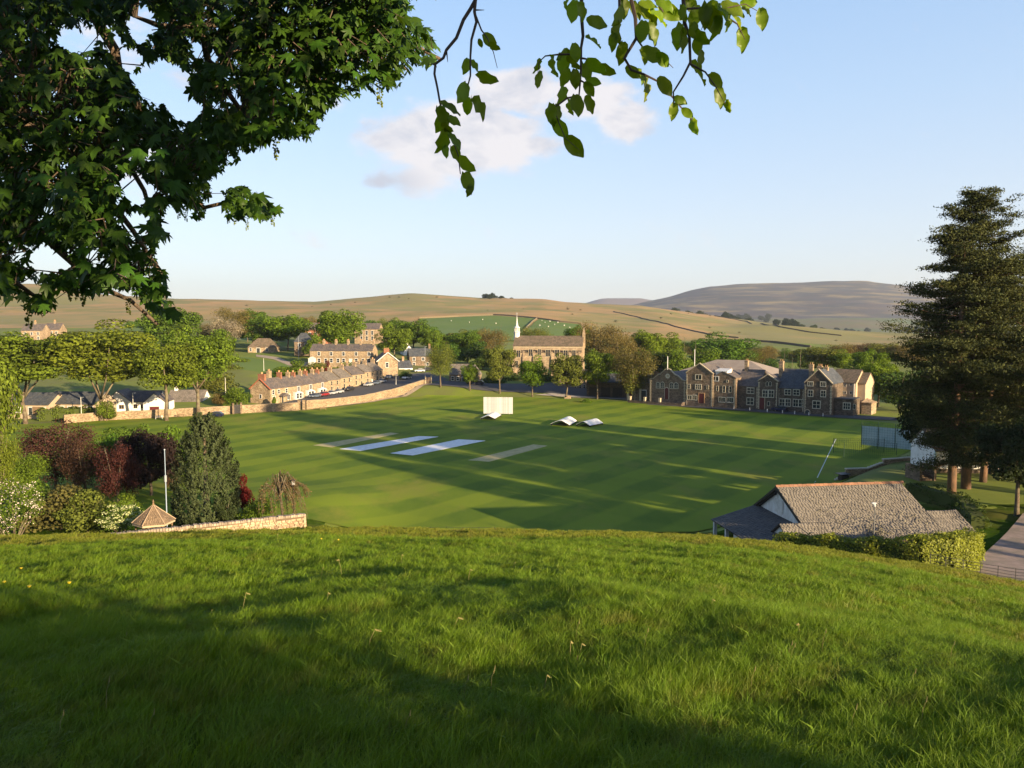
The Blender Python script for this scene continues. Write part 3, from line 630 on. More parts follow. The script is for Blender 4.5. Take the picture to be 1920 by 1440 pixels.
for i in range(9):
    u0, u1 = us[i], us[i+1]; W = u1-u0; xm = (bounds[i]+bounds[i+1])/2
    z0 = tfc.hit(bounds[i], bas[i])[1] if i else tfc.hit(507, 757)[1]; z0 = tfc.hit(xm, bas[i]-1)[1]; h = tfc.hit(xm, eav[i])[1]-z0; h = min(max(h, 4.8), 6.2)
    loc = A+tfc.c*u0+Vector((0, 0, z0)); rt = empty('terraced_house', loc, tr_rz, tl[i], 'house', 'stone terraced houses stepping up the street')
    wm = [s_gold, s_tan, s_tan, s_tan, s_tan, s_gold, s_gold, s_gold, s_gold][i]
    D = 7.5 if i < 4 else 8.2; body(rt, W, D, h, h+rid[i], wm, r_slate if i in (0, 1, 2, 3, 6) else r_tan, over=.2)
    fr = white if i < 4 else dress
    zu = h-1.75
    if i == 0:
        for x in (1.5, 4.6, 9.): window(rt, x*W/12, zu, .9, 1.3, 1, 2, fr)
        window(rt, 1.9*W/12, .9, 1.1, 1.5, 2, 1, fr); window(rt, 10.2*W/12, .9, 1.4, 1.5, 2, 1, fr); door(rt, 6.6*W/12, 0, 1., 2.1, greend)
        pc = MB(); pc.prism([(-1.9, 2.35), (1.9, 2.35), (0, 3.2)], -1.6, -.02); pc.box(-1.75, -1.55, 0, -1.6, -1.4, 2.35); pc.box(1.6, -1.55, 0, 1.75, -1.4, 2.35); pc.box(-1.9, -1.6, 2.25, 1.9, -.1, 2.34)
        pc.build('porch', r_slate, rt, loc=(6.6*W/12, 0, 0))
        window(rt, 3.6, 1.9, .7, 1.1, 1, 1, white, 'l', 0, dim=(W, D))
        cop = MB(); cop.slab([(-.32, -.35, h-.12), (-.02, -.35, h-.12), (-.02, D/2, h+rid[0]+.32), (-.32, D/2, h+rid[0]+.32)], .2); cop.slab([(-.02, D+.35, h-.12), (-.32, D+.35, h-.12), (-.32, D/2, h+rid[0]+.315), (-.02, D/2, h+rid[0]+.315)], .2)
        cop.build('gable_coping', M('red_verge', (.34, .10, .05)), rt)
        chimney(rt, 1.0, D/2, h+rid[0]-.5, h+rid[0]+1.6, .9, 2.4, 3, brick_r); chimney(rt, 5.6, D*.62, h+rid[0]-1, h+rid[0]+2.3, 1.3, 1., 2); chimney(rt, W-1.2, D/2, h+rid[0]-.4, h+rid[0]+1.7, .7, 1.6, 3, brick_r)
    elif i < 4:
        window(rt, W*.55, zu, 1.2, 1.5, 2, 1, fr)
        bay = MB(); bay.prismx([(-.9, .45), (-.02, .45), (-.02, 2.9), (-.9, 2.75)], W*.12, W*.68); bay.build('bay', white, rt)
        window(rt, W*.28, .85, W*.17, 1.6, 1, 2, white, off=-.92); window(rt, W*.52, .85, W*.17, 1.6, 1, 2, white, off=-.92)
        door(rt, W*.84, 0, .95, 2.1, white if i == 2 else greend, fr=white)
        chimney(rt, W*.5, D/2, h+rid[i]-.4, h+rid[i]+1.5, .7, 1.2, 2, s_tan); chimney(rt, W-.5, D/2, h+rid[i]-.4, h+rid[i]+1.3, .6, 1.4, 3, brick_r)
    else:
        for x in (.3, .74): window(rt, W*x, zu, .85, 1.35, 1, 2, fr)
        window(rt, W*.3, 1., .95, 1.5, 1, 2, fr); door(rt, W*.74, 0, .9, 2.1, [greend, reddoor, greend, white, greend][i-4], fr=fr)
        chimney(rt, W-.5, D/2, h+rid[i]-.4, h+rid[i]+1.5, .7, 1.5, 3, s_tan)
        if i in (4, 6, 7): chimney(rt, W*.45, D*.55, h+rid[i]-.5, h+rid[i]+1.3, .6, .8, 2, s_tan)
# ---- upper terrace of five
uz = R(-7); P = at(581, 683, 322); ufc = Fac(P, uz); ub = [581, 604, 627, 650, 674, 698]
ul = ['left end house of the upper row, with white porch', 'upper row house behind the small red tree', 'middle house of the upper row above the terrace chimneys', 'fourth house of the upper row, with white front door', 'right end house of the upper row beside its bare gable wall']
for i in range(5):
    u0 = ufc.hit(ub[i], 670)[0]; u1 = ufc.hit(ub[i+1], 670)[0]; W = u1-u0; h = 5.6
    rt = empty('terraced_house', P+ufc.c*u0, uz, ul[i], 'house', 'five joined houses of the upper row'); body(rt, W, 7.6, h, h+2.7, s_gold, r_slate, over=.2)
    window(rt, W*.75, h-1.9, 1., 1.4, 1, 2, white); window(rt, W*.75, .9, 1.1, 1.5, 1, 2, white)
    if i in (0, 3): door(rt, W*.3, 0, 1., 2.2, white, fr=white)
    else: window(rt, W*.3, .9, 1., 1.5, 1, 2, white)
    chimney(rt, W-.5, 3.8, h+2.2, h+4.3, .8, 1.3, 3, s_tan)
    if i == 0: a = MB(); a.box(-1.4, -1.8, 0, 1.2, -.02, 2.4); a.prism([(-1.6, 2.4), (1.4, 2.4), (-.1, 3.2)], -2, -.02); a.build('porch', white, rt, loc=(W*.3-.2, 0, 0))
# ---- gabled hall at the top of the street
hz = R(18); P = at(709, 718, 306); f = Fac(P, hz); W = f.hit(746, 700)[0]; rt = empty('gabled_hall', P, hz, 'stone hall with pale barge boards at the top of the terrace street', 'building')
h = f.hit(709, 677)[1]; hr = f.hit(727, 663)[1]; D = 14; body(rt, W, D, h, hr, s_tan, r_slate, 'y', .4)
bb = MB(); bb.slab([(-.5, -.5, h-.35), (-.5, -.25, h-.35), (W/2, -.25, hr+.3), (W/2, -.5, hr+.3)], .3); bb.slab([(W+.5, -.25, h-.35), (W+.5, -.5, h-.35), (W/2, -.5, hr+.297), (W/2, -.25, hr+.297)], .3); bb.build('barge_board', white, rt)
window(rt, W*.46, h*.72, 1.1, 1.7, 1, 2, white); window(rt, 4, 3.4, 1., 1.6, 1, 2, white, 'r', dim=(W, D)); window(rt, 9.5, 3.4, 1., 1.6, 1, 2, white, 'r', dim=(W, D)); window(rt, 4.5, .8, 1.2, 1.7, 1, 2, white, 'r', dim=(W, D)); door(rt, 8, 0, 1.2, 2.3, white, face='r', W=W)
chimney(rt, W*.55, 6, hr-.4, hr+1.6, 2.2, .8, 5, brick_r)
# white house with black windows right of it
P = at(748, 716, 322); rt = empty('white_house', P, R(25), 'white fronted house with slate roof behind the gabled hall', 'house'); body(rt, 6, 8, 5.8, 8.6, render_w, r_blue, over=.3); window(rt, 1.8, 3.6, 1, 1.5, 1, 2, blackm); window(rt, 4.3, 3.6, 1, 1.5, 1, 2, blackm); door(rt, 4.4, 0, 1., 2.2, greend, fr=white); chimney(rt, 3, 4, 8.3, 9.9, .9, .8, 3, s_tan)
def simple(px, py, Y, wpx, h, hr, D, rzd, wm, rm, label, name='house', cat='house', ridge='x', wins=(), fr=None, chs=(), hip=0., group=None, nx=1, nz=2, ww=1., wh=1.4, over=.3, doors=()):
    P = at(px, py, Y); rz = R(rzd); fc_ = Fac(P, rz); W = fc_.hit(px+wpx, py)[0]; rt = empty(name, P, rz, label, cat, group)
    body(rt, W, D, h, hr, wm, rm, ridge, over, hip=hip)
    for (fx, z) in wins: window(rt, W*fx, z, ww, wh, nx, nz, fr or white)
    for (fx, w_, h_, m_) in doors: door(rt, W*fx, 0, w_, h_, m_, fr=fr or white)
    for (fx, p_) in chs: chimney(rt, W*fx, D/2, hr-.5, hr+1.6, .9, .8, p_, wm)
    return rt, W, fc_
simple(757, 680, 385, 20, 5.6, 8.6, 8, 20, render_w, r_slate, 'white rendered house with its gable between green trees at the road end', ridge='y', wins=[(.5, 3.4)], chs=[(.5, 2)])
simple(768, 690, 340, 42, 5.2, 8.4, 8, 15, s_grey, r_blue, 'grey stone house with blue slate roof beside the road lamp', wins=[(.2, 3.2), (.6, 3.2), (.2, .9), (.8, .9)], chs=[(.95, 2)])
simple(665, 641, 460, 46, 7.6, 11, 9, -6, s_tan, r_slate, 'tall stone house with three long windows below the moor', wins=[(.28, 4.2), (.5, 4.2), (.72, 4.2), (.28, 1), (.5, 1), (.72, 1)], ww=1.1, wh=2.3, chs=[(.06, 3)])
simple(552, 661, 352, 32, 5., 8.8, 9, 8, s_grey, r_blue, 'dark farmhouse left of the upper row', wins=[(.3, 2.8), (.7, 2.8)], hip=2.5)
simple(572, 642, 420, 30, 7, 10.5, 9, 14, brick_r, r_slate, 'pink red brick house with steep roof among the trees', wins=[(.3, 4.), (.7, 4.), (.3, 1.2), (.7, 1.2)], chs=[(.9, 3)])
simple(600, 640, 430, 22, 7.2, 10.8, 8, 30, brick_r, r_blue, 'second red brick house, half hidden by the big bright tree', ridge='y', wins=[(.5, 4.)])
rt, W, f = simple(465, 662, 375, 51, 3., 7., 9, 3, s_tan, r_brown, 'long low stone farm building under trees at the top of the paddock', 'farm_building', 'building', wins=[(.1, 1), (.7, 1)], doors=[(.38, 1.6, 2.4, greend)], hip=3.5)
for k_, (px, py, Y, wp, lb) in enumerate([(40, 640, 430, 40, 'far stone house above the bungalows, left of the pair'), (82, 638, 440, 30, 'far stone house with tall chimney, right of the pair'), ]):
    simple(px, py, Y, wp, 6, 9.5, 9, 5, s_tan, r_slate, lb, wins=[(.2, 3.6), (.5, 3.6), (.8, 3.6), (.2, 1), (.8, 1)], chs=[(.5, 3)])
# ---- bungalows on the left
bl_ = [(-30, 778, 208, 122, 'long pale bungalow with dark slate roof nearest the left edge', -4, 'a'), (84, 776, 210, 95, 'cream bungalow with white windows behind the clipped hedge', -8, 'b')]
for px, py, Y, wp, lb, rzd, q in bl_:
    rt, W, f = simple(px, py, Y, wp, 2.9, 5.7, 9, rzd, render_c, r_blue, lb, 'bungalow', wins=[(.12, .9), (.52, .9), (.9, .9)], ww=1.6, wh=1.2, nx=2, nz=1, doors=[(.35, 1, 2.1, greend), (.72, 1, 2.1, greend)], group='bungalows beyond the park wall')
    if q == 'a': g = MB(); g.box(0, -.1, 0, 3.2, -.02, 2.3); g.build('garage_door', wood, rt, loc=(W*.75, 0, 0))
P = at(236, 772, 222); rz = R(10); rt = empty('white_bungalow', P, rz, 'white bungalow with two gables and small slit windows behind the park wall', 'bungalow')
W = 15.5; body(rt, 9, 9, 2.8, 5.6, render_w, r_slate, 'x', .25); body(rt, 7.4, 10, 2.8, 6.0, render_w, r_slate, 'y', .25, x0=-5.6, y0=-.8); body(rt, 6, 10, 2.7, 5.3, render_w, r_slate, 'y', .25, x0=5.2, y0=-1.6)
for x in (-3.6, -1.2, -.5): window(rt, x, 1., .45, 1., 1, 1, wood, off=-.8)
for x in (2.3, 2.9, 4.4): window(rt, x, 1., .45, 1., 1, 1, wood)
d_ = door(rt, 8.2, 0, 2.6, 1.5, reddoor, off=-1.6, fr=white); 
simple(312, 770, 240, 68, 2.8, 6., 9, 4, render_w, r_tan, 'white house with pale weathered roof half behind the tree trunks', wins=[(.5, 1), (.85, 1)], chs=[(.15, 2)])
# ---- lodge and other buildings round the bank
rt, W, f = simple(842, 718, 292, 34, 3.3, 6.9, 8, -8, s_grey, r_tan, 'small stone lodge with pale slate roof between two young trees', 'lodge', 'lodge', wins=[(.2, 1.), (.48, 1.)], doors=[(.8, 1.1, 2.2, greend)], chs=[])
body(rt, 5, 7, 3.4, 6.6, s_tan, r_tan, 'y', .3, x0=W-.5, y0=-1.2)
rt, W, f = simple(1048, 735, 285, 50, 5.2, 8.2, 9, -14, s_tan, r_slate, 'stone outbuilding with small windows under the chapel trees', 'outbuilding', 'building', wins=[(.62, 1.6), (.8, 1.6), (.95, 1.6)], ww=.7, wh=1.2); body(rt, 2.2, 9.6, 6.8, 7.4, s_gold, s_gold, 'x', 0, x0=W, y0=-.5)
rt, W, f = simple(1100, 743, 268, 74, 5., 7.6, 9, -12, s_dark, r_blue, 'low dark range with wide garage doors under a slate roof', 'garage_range', 'building')
for k_ in range(3): g = MB(); g.box(0, -.12, 0, W*.24, -.03, 3.2); g.build('garage_door', darkwood, rt, loc=(W*(.06+.3*k_), 0, 0))
rt, W, f = simple(1174, 748, 256, 44, 5.6, 8.4, 7, -20, s_grey, r_slate, 'stone link building with three pale pillars beside the great hall', 'link_building', 'building', doors=[(.2, 1.2, 2.6, reddoor), (.75, 1.5, 3., greend)])
for k_ in range(3): g = MB(); g.box(0, -.6, -.5, .7, -.02, 3.6); g.build('pillar', dress, rt, loc=(W*(.05+.26*k_), 0, 0))
simple(1215, 720, 330, 70, 6, 10, 12, -20, s_grey, r_slate, 'plain stone block with a long roof behind the great hall', 'rear_building', 'building', wins=[(.3, 3), (.7, 3)])
simple(1130, 700, 345, 60, 5, 8.2, 9, -14, s_grey, r_brown, 'roofed building showing between chapel and brown tree', 'rear_building', 'building', wins=[(.5, 2)])

# ---- chapel
cz_ = R(-9); P = at(962, 700, 318); f = Fac(P, cz_); W = f.hit(1092, 690)[0]; h = f.hit(1020, 657)[1]; h2 = f.hit(1020, 649)[1]; hr = f.hit(1020, 631)[1]
rt = empty('chapel', P, cz_, 'golden stone chapel with long brown roof and slender white spire', 'chapel')
a = MB(); a.prismx([(0, -3), (13, -3), (13, h2), (6.5, hr), (0, h2)], 0, W); a.box(.8, -1.6, -3, W-.4, -.02, h-.9); a.build('wall', s_chap, rt)
r_ = MB(); r_.slab([(-.1, -.35, h2+.1), (W+.1, -.35, h2+.1), (W+.1, 6.5, hr+.25), (-.1, 6.5, hr+.25)], .2); r_.slab([(W+.1, 13.35, h2+.1), (-.1, 13.35, h2+.1), (-.1, 6.5, hr+.247), (W+.1, 6.5, hr+.247)], .2); r_.slab([(.7, -1.8, h-.9), (W-.3, -1.8, h-.9), (W-.3, -.03, h+.1), (.7, -.03, h+.1)], .15); r_.build('roof', r_brown, rt)
st_ = MB(); st_.box(.3, -.1, h2-.6, W-.3, -.02, h2-.25); st_.build('string_course', dress, rt)
for (x0, y0, x1, y1) in [(968, 656, 976, 670), (991, 654, 999, 668), (1008, 654, 1015, 666), (1023, 655, 1032, 669), (1040, 655, 1049, 669), (1056, 656, 1065, 669), (1072, 656, 1080, 669)]:
    fwin(rt, f, (x0, y0, x1, y1), 2, 1, dress, off=-1.6)
fwin(rt, f, (966, 676, 972, 690), 2, 1, dress, off=-1.6)
for px in (963, 983, 1002.5, 1036, 1069, 1087):
    x, _ = f.hit(px, 660); b_ = MB(); b_.prismx([(-2.6, -3), (-1.58, -3), (-1.58, h*.95), (-2.1, h*.7)], x-.4, x+.4); b_.build('buttress', s_chap, rt)
for px, top in ((1093, 625),):
    x, z = f.hit(px, top); b_ = MB(); b_.box(x-.6, 5.6, h2-1, x+.5, 7.4, hr+1); b_.add([(x-.6, 5.6, hr+1), (x+.5, 5.6, hr+1), (x+.5, 7.4, hr+1), (x-.6, 7.4, hr+1), (x, 6.5, hr+4.)], [(0, 1, 4), (1, 2, 4), (2, 3, 4), (3, 0, 4)]); b_.build('gable_pinnacle', s_chap, rt)
x = .6; zt = f.hit(961, 592, 6.5)[1]; zb = hr-.6; fl = MB()
def oct_(r, z): return [(x+r*math.cos(k*math.pi/4+.39), 6.5+r*math.sin(k*math.pi/4+.39), z) for k in range(8)]
def ringst(mb, spec):
    vs = []; fs = []
    for r, z in spec: vs += oct_(r, z)
    for i in range(len(spec)-1):
        for k in range(8): fs.append((i*8+k, i*8+(k+1) % 8, (i+1)*8+(k+1) % 8, (i+1)*8+k))
    mb.add(vs, fs)
fo = (zt-zb)
ringst(fl, [(1.35, zb-1), (1.2, zb+fo*.22), (1.45, zb+fo*.24), (1.45, zb+fo*.27), (.95, zb+fo*.28)]); ringst(fl, [(1.0, zb+fo*.44), (1.35, zb+fo*.45), (1.3, zb+fo*.48), (.62, zb+fo*.52), (.3, zb+fo*.72), (.08, zb+fo*.99), (.01, zb+fo)])
for k in range(8): a_ = k*math.pi/4+.39; fl.tube([(x+1.0*math.cos(a_), 6.5+1.0*math.sin(a_), zb+fo*.27), (x+1.0*math.cos(a_), 6.5+1.0*math.sin(a_), zb+fo*.45)], .12, 4)
ringst(fl, [(.5, zb+fo*.26), (.5, zb+fo*.46)])
fl.build('spire', white, rt); xb_ = MB(); xb_.tube([(x, 6.5, zt-.2), (x, 6.5, zt+1.4)], .06, 4); xb_.box(x-.35, 6.46, zt+.75, x+.35, 6.54, zt+.85); xb_.build('spire_cross', leadm, rt)

# ---- school
SP = Vector((46, 247, .3)); SQ = Vector((93, 210, .3)); srz = math.atan2(SQ.y-SP.y, SQ.x-SP.x); sf = Fac(SP, srz)
def Z(px, py, off=0.): return sf.hit(px, py, off)[1]
def S(px, off=0.): return sf.hit(px, 740, off)[0]
def sroot(name, px, label): return empty(name, SP+sf.c*S(px), srz, label, 'building', None)
def swins(rt, s0, L_, fr=dress_d, off=0.):
    for r_ in L_:
        rect, nx, nz = r_[:3]; kd = r_[3] if len(r_) > 3 else 'rect'
        x0 = sf.hit(rect[0], rect[3], off)[0]-s0; x1 = sf.hit(rect[2], rect[3], off)[0]-s0; xm = (rect[0]+rect[2])/2; z0 = Z(xm, rect[3], off); z1 = Z(xm, rect[1], off)
        window(rt, (x0+x1)/2, z0+.1, max(.5, x1-x0-.2), max(.6, z1-z0-.22), nx, nz, fr, 'f', off, kd)
def zx(X, Y, o=(1160, 650)): return (o[0]+X/7.385, o[1]+Y/7.385)
def rc(x0, y0, x1, y1, o=(1160, 650)): return (*zx(x0, y0, o), *zx(x1, y1, o))
o2 = (1380, 650)
def quoins(rt, xs, h, off=0.):
    q = MB()
    for x in xs:
        z = .2; k = 0
        while z < h-.4: e = .55 if k % 2 else .35; q.box(x-e/2, off-.05, z, x+e/2, off+.0, z+.42); z += .5; k += 1
    q.build('quoins', dress, rt)
# great hall with shaped gable
s0 = S(1218); s1 = S(1285); W = s1-s0; rt = empty('great_hall', SP+sf.c*s0, srz, 'stone hall with curved gable, clock roundel and red arched door', 'building')
he = Z(1225, 713); ha = Z(1251, 693); c_ = W*.5
g = [(0, -1.5), (W, -1.5), (W, he), (W*.9, he+.25), (W*.78, he+(ha-he)*.42), (W*.70, he+(ha-he)*.5), (W*.56, ha-.2), (W*.5, ha), (W*.44, ha-.2), (W*.30, he+(ha-he)*.5), (W*.22, he+(ha-he)*.42), (W*.1, he+.25), (0, he)]
a = MB(); a.prism(g, 0, .6); a.box(0, .6, -1.5, W, 20, he-.3); a.build('wall', s_grey, rt)
cp = MB()
for i in range(2, len(g)-1):
    p, q = g[i], g[i+1]; cp.slab([(p[0], -.12, p[1]+.2), (q[0], -.12, q[1]+.2), (q[0], .7, q[1]+.2), (p[0], .7, p[1]+.2)], .2)
cp.build('gable_coping', dress, rt)
r_ = MB(); r_.slab([(-.2, 20, he), (-.2, .65, he), (c_, .65, ha-.7), (c_, 20, ha-.7)], .15); r_.slab([(W+.2, .65, he), (W+.2, 20, he), (c_, 20, ha-.703), (c_, .65, ha-.703)], .15); r_.build('roof', r_slate, rt)
swins(rt, s0, [(rc(520, 487, 570, 580), 2, 3, 'arch'), (rc(580, 487, 632, 582), 2, 3, 'arch'), (rc(706, 492, 757, 586), 2, 3, 'arch'), (rc(768, 494, 824, 588), 2, 3, 'arch')])
xd = S(1250)-s0; door(rt, xd, Z(1250, 748.5)+.0, 1.35, 3.6, reddoor, arch=True, fr=dress_d)
cx, cyz = S(1251.5)-s0, Z(1251.5, 705); ro_ = MB(); n_ = 20
for k in range(n_):
    a0, a1 = 2*math.pi*k/n_, 2*math.pi*(k+1)/n_; ro_.prism([(cx+.75*math.cos(a0), cyz+.75*math.sin(a0)), (cx+.75*math.cos(a1), cyz+.75*math.sin(a1)), (cx+.48*math.cos(a1), cyz+.48*math.sin(a1)), (cx+.48*math.cos(a0), cyz+.48*math.sin(a0))][::-1], -.14, .02)
ro_.build('clock_surround', dress_d, rt); fc2 = MB(); fc2.prism([(cx+.47*math.cos(2*math.pi*k/n_), cyz+.47*math.sin(2*math.pi*k/n_)) for k in range(n_)], -.05, .02); co = fc2.build('clock_face', dress, rt); hd = MB(); hd.box(cx-.03, -.08, cyz, cx+.03, -.055, cyz+.38); hd.box(cx, -.08, cyz-.03, cx+.26, -.055, cyz+.03); hd.build('clock_hand', blackm, co)
quoins(rt, [.3, W-.3], he)
# forecourt wall
fw_ = MB(); fw_.box(-6, -3.6, -1.2, W+.5, -3.1, .6); fw_.box(W+.1, -3.1, -1.2, W+.5, -.1, .9); o = fw_.build('forecourt_wall', s_dark, loc=SP+sf.c*s0); o.rotation_euler = (0, 0, srz); tag(o, 'low dark terrace wall in front of the curved gable hall', 'wall')
gp = MB()
for k_ in range(3): x = -5.2+k_*5.3; gp.box(x-.3, -3.7, .6, x+.3, -3., 1.7); gp.box(x-.38, -3.78, 1.7, x+.38, -2.92, 1.9)
gp.build('wall_pier', dress, o)
# main school range: one building, several gabled blocks
s0 = S(1285); rt = empty('school_building', SP+sf.c*s0, srz, 'long dark stone school range of gabled blocks with many pale mullioned windows', 'school')
X = lambda px, off=0.: S(px, off)-s0
def blk(p0, p1, pe, pr, D, ridge, off=0., wm=None, rm=None, apex=.5, over=.2, qn=True, pxr=None):
    x0, x1 = X(p0, off), X(p1, off); pm = (p0+p1)/2; h = Z(pm, pe, off); hr = Z(pxr or pm, pr, off if ridge == 'y' else off+D*apex)
    body(rt, x1-x0, D, h, hr, wm or s_grey, rm or r_slate, ridge, over, x0=x0, y0=off, apex=apex, base=-2)
    if qn: quoins(rt, [x0+.25, x1-.25], h, off)
    return x0, x1, h, hr
blk(1286, 1336, 700, 683, 14, 'y', -1.2)
blk(1336, 1379, 708, 697, 13, 'y', -.6, apex=.42)
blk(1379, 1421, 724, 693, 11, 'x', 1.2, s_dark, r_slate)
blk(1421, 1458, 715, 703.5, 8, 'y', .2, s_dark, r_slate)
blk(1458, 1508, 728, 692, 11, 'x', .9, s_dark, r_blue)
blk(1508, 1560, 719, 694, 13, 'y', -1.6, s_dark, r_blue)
blk(1550, 1600, 748, 746, 7, 'x', .5, s_dark, r_blue, qn=False)
swins(rt, s0, [(rc(1062, 385, 1150, 455), 2, 1), (rc(1062, 520, 1145, 590), 3, 2), (rc(955, 515, 992, 585), 1, 2), (rc(1218, 530, 1250, 590), 1, 2), (rc(955, 672, 1012, 735), 2, 1), (rc(1026, 672, 1085, 738), 2, 1)], off=-1.2)
swins(rt, s0, [(rc(1300, 410, 1385, 475), 2, 1)], white, off=-.6)
swins(rt, s0, [(rc(1350, 540, 1386, 615), 1, 2), (rc(1438, 540, 1479, 637), 1, 2), (rc(1525, 545, 1565, 637), 1, 2), (rc(1386, 698, 1476, 768), 3, 1), (rc(1498, 702, 1590, 772), 3, 1), (rc(1498, 458, 1514, 497), 1, 1)], off=-.6)
door(rt, X(1315.5, -1.2), Z(1315, 756, -1.2), 1.7, 3., reddoor, off=-1.2, fr=chim_pot)
swins(rt, s0, [(rc(152, 570, 250, 648, o2), 2, 2), (rc(148, 708, 245, 805, o2), 2, 2)], off=1.2)
swins(rt, s0, [(rc(412, 482, 450, 552, o2), 1, 1, 'arch'), (rc(454, 482, 490, 552, o2), 1, 1, 'arch'), (rc(366, 602, 442, 700, o2), 2, 2), (rc(448, 602, 526, 702, o2), 2, 2), (rc(430, 757, 470, 820, o2), 1, 1)], off=.2)
door(rt, X(1429, .2), Z(1429, 767, .2), 1.5, 3.4, reddoor, off=.2, fr=dress)
swins(rt, s0, [(rc(672, 590, 760, 668, o2), 2, 2), (rc(790, 592, 880, 672, o2), 2, 2), (rc(600, 722, 676, 822, o2), 2, 2), (rc(680, 724, 755, 824, o2), 2, 2), (rc(790, 730, 862, 830, o2), 2, 2), (rc(866, 732, 940, 834, o2), 2, 2)], off=.9)
swins(rt, s0, [(rc(992, 485, 1068, 545, o2), 3, 1), (rc(1166, 487, 1246, 552, o2), 3, 1), (rc(995, 600, 1068, 690, o2), 2, 2), (rc(1170, 605, 1245, 695, o2), 2, 2), (rc(1060, 750, 1166, 855, o2), 2, 2)], off=-1.6)
door(rt, X(1515, -1.6), Z(1515, 779, -1.6), 1.3, 1.5, greend, off=-1.6, arch=True, fr=dress)
swins(rt, s0, [(rc(1482, 775, 1582, 868, o2), 3, 2), (rc(1626, 790, 1648, 868, o2), 1, 2)], off=.5)
# parapet, dormers, coping of gables
def coping(p0, p1, pe, pr, off, apex=.5):
    x0, x1 = X(p0, off), X(p1, off); pm = (p0+p1)/2; h = Z(pm, pe, off); hr = Z(pm, pr, off); xa = x0+(x1-x0)*apex; m = MB()
    m.slab([(x0-.15, off-.2, h+.2), (x0-.15, off+.35, h+.2), (xa, off+.35, hr+.45), (xa, off-.2, hr+.45)][::-1], .25); m.slab([(x1+.15, off+.35, h+.2), (x1+.15, off-.2, h+.2), (xa, off-.2, hr+.447), (xa, off+.35, hr+.447)][::-1], .25); m.build('gable_coping', dress, rt)
coping(1286, 1336, 700, 683, -1.2); coping(1421, 1458, 715, 703.5, .2); coping(1508, 1560, 719, 694, -1.6)
dm = MB(); xd = X(1342, 0); zd = Z(1345, 706); dm.box(xd, -.3, zd, xd+3.6, 3, zd+1.6); dm.prismx([(-.6, zd+1.6), (3, zd+1.6), (3, zd+2.4), (-.5, zd+1.8)], xd-.2, xd+3.8); dm.build('dormer', white, rt)
for px, off, pt, pb, w_, pots in [(1399, 6.5, 676, 697, 1., 2), (1464, 5.5, 677, 700, 1.2, 2), (1520, 4, 683, 698, 1.1, 2), (1536, 5, 686, 700, 1.3, 3), (1548, 5, 688, 700, 1., 2), (1369, 4, 692, 705, .7, 1)]:
    chimney(rt, X(px, off), off, Z(px, pb, off)-2, Z(px, pt, off), w_, 1.1, pots, s_tan)
for px, off in ((1379, -.7), (1458, .1), (1508, -1.7)):
    m = MB(); m.tube([(X(px, off), off-.08, .3), (X(px, off), off-.08, Z(px, 722, off))], .07, 5); m.build('downpipe', blackm, rt)
# cream wing behind the right-hand end
off = 9.; s0 = S(1556, off); rt = empty('cream_wing', SP+sf.c*s0-sf.n*off, srz, 'cream rendered three storey wing behind the dark annex at the right end', 'building')
W = S(1604, off)-s0; h = Z(1580, 717, off); hr = Z(1585, 693, off+6); body(rt, W, 12, h, hr, render_c, r_brown, 'x', .3); W2 = S(1622, off+2)-s0-W
body(rt, W2, 10, h*.97, hr*.93, render_c, r_brown, 'x', .3, x0=W+.02, y0=2)
for r_ in [rc(1390, 608, 1420, 652, o2), rc(1465, 610, 1493, 655, o2), rc(1496, 610, 1525, 655, o2), rc(1575, 612, 1606, 656, o2), rc(1465, 500, 1492, 556, o2), rc(1496, 500, 1522, 556, o2), rc(1578, 515, 1604, 542, o2)]:
    x0 = sf.hit(r_[0], r_[3], off)[0]-s0; x1 = sf.hit(r_[2], r_[3], off)[0]-s0; z0 = Z(r_[0], r_[3], off); z1 = Z(r_[0], r_[1], off); window(rt, (x0+x1)/2, z0+.05, max(.5, x1-x0-.2), max(.6, z1-z0-.25), 1, 1, white)
m = MB(); m.tube([(W-.4, -.1, .2), (W-.4, -.1, h)], .1, 5); m.build('downpipe', white, rt)
m = MB(); x = W+W2; m.prismx([(-1.5, -1), (4, -1), (4, 3.2), (-1.5, 3.2)], x+.02, x+2.6); m.slab([(x, -1.8, 3.3), (x+2.9, -1.8, 3.), (x+2.9, 4.2, 3.), (x, 4.2, 4.)], .15); m.build('lean_to', s_tan, rt)
# sports hall with a wide pale roof behind the school
P = at(1290, 745, 285); rt = empty('sports_hall', P, srz+R(6), 'large hall with a wide pale hipped roof rising behind the school', 'building'); zz = at(1350, 692, 300).z-P.z; zr = at(1360, 671, 308).z-P.z
body(rt, 34, 22, zz, zr, brick_r, M('pale_metal_roof', (.30, .245, .19), (.25, .2, .155), .5, rough=.7), 'x', .8, hip=11, x0=-4)
# ---- tall white poles
for px, Y, pt, pb, lb in [(1251.4, 246, 668, 702, 'slim white flagpole rising over the curved gable'), (1302, 262, 655, 700, 'tall white flagpole left of the sports hall roof')]:
    b0 = at(px, pb, Y); t0 = at(px, pt, Y); m = MB(); m.tube([(0, 0, -1), (0, 0, t0.z-b0.z)], [.17, .11], 6); o = m.build('flagpole', white, loc=b0); tag(o, lb, 'flagpole')
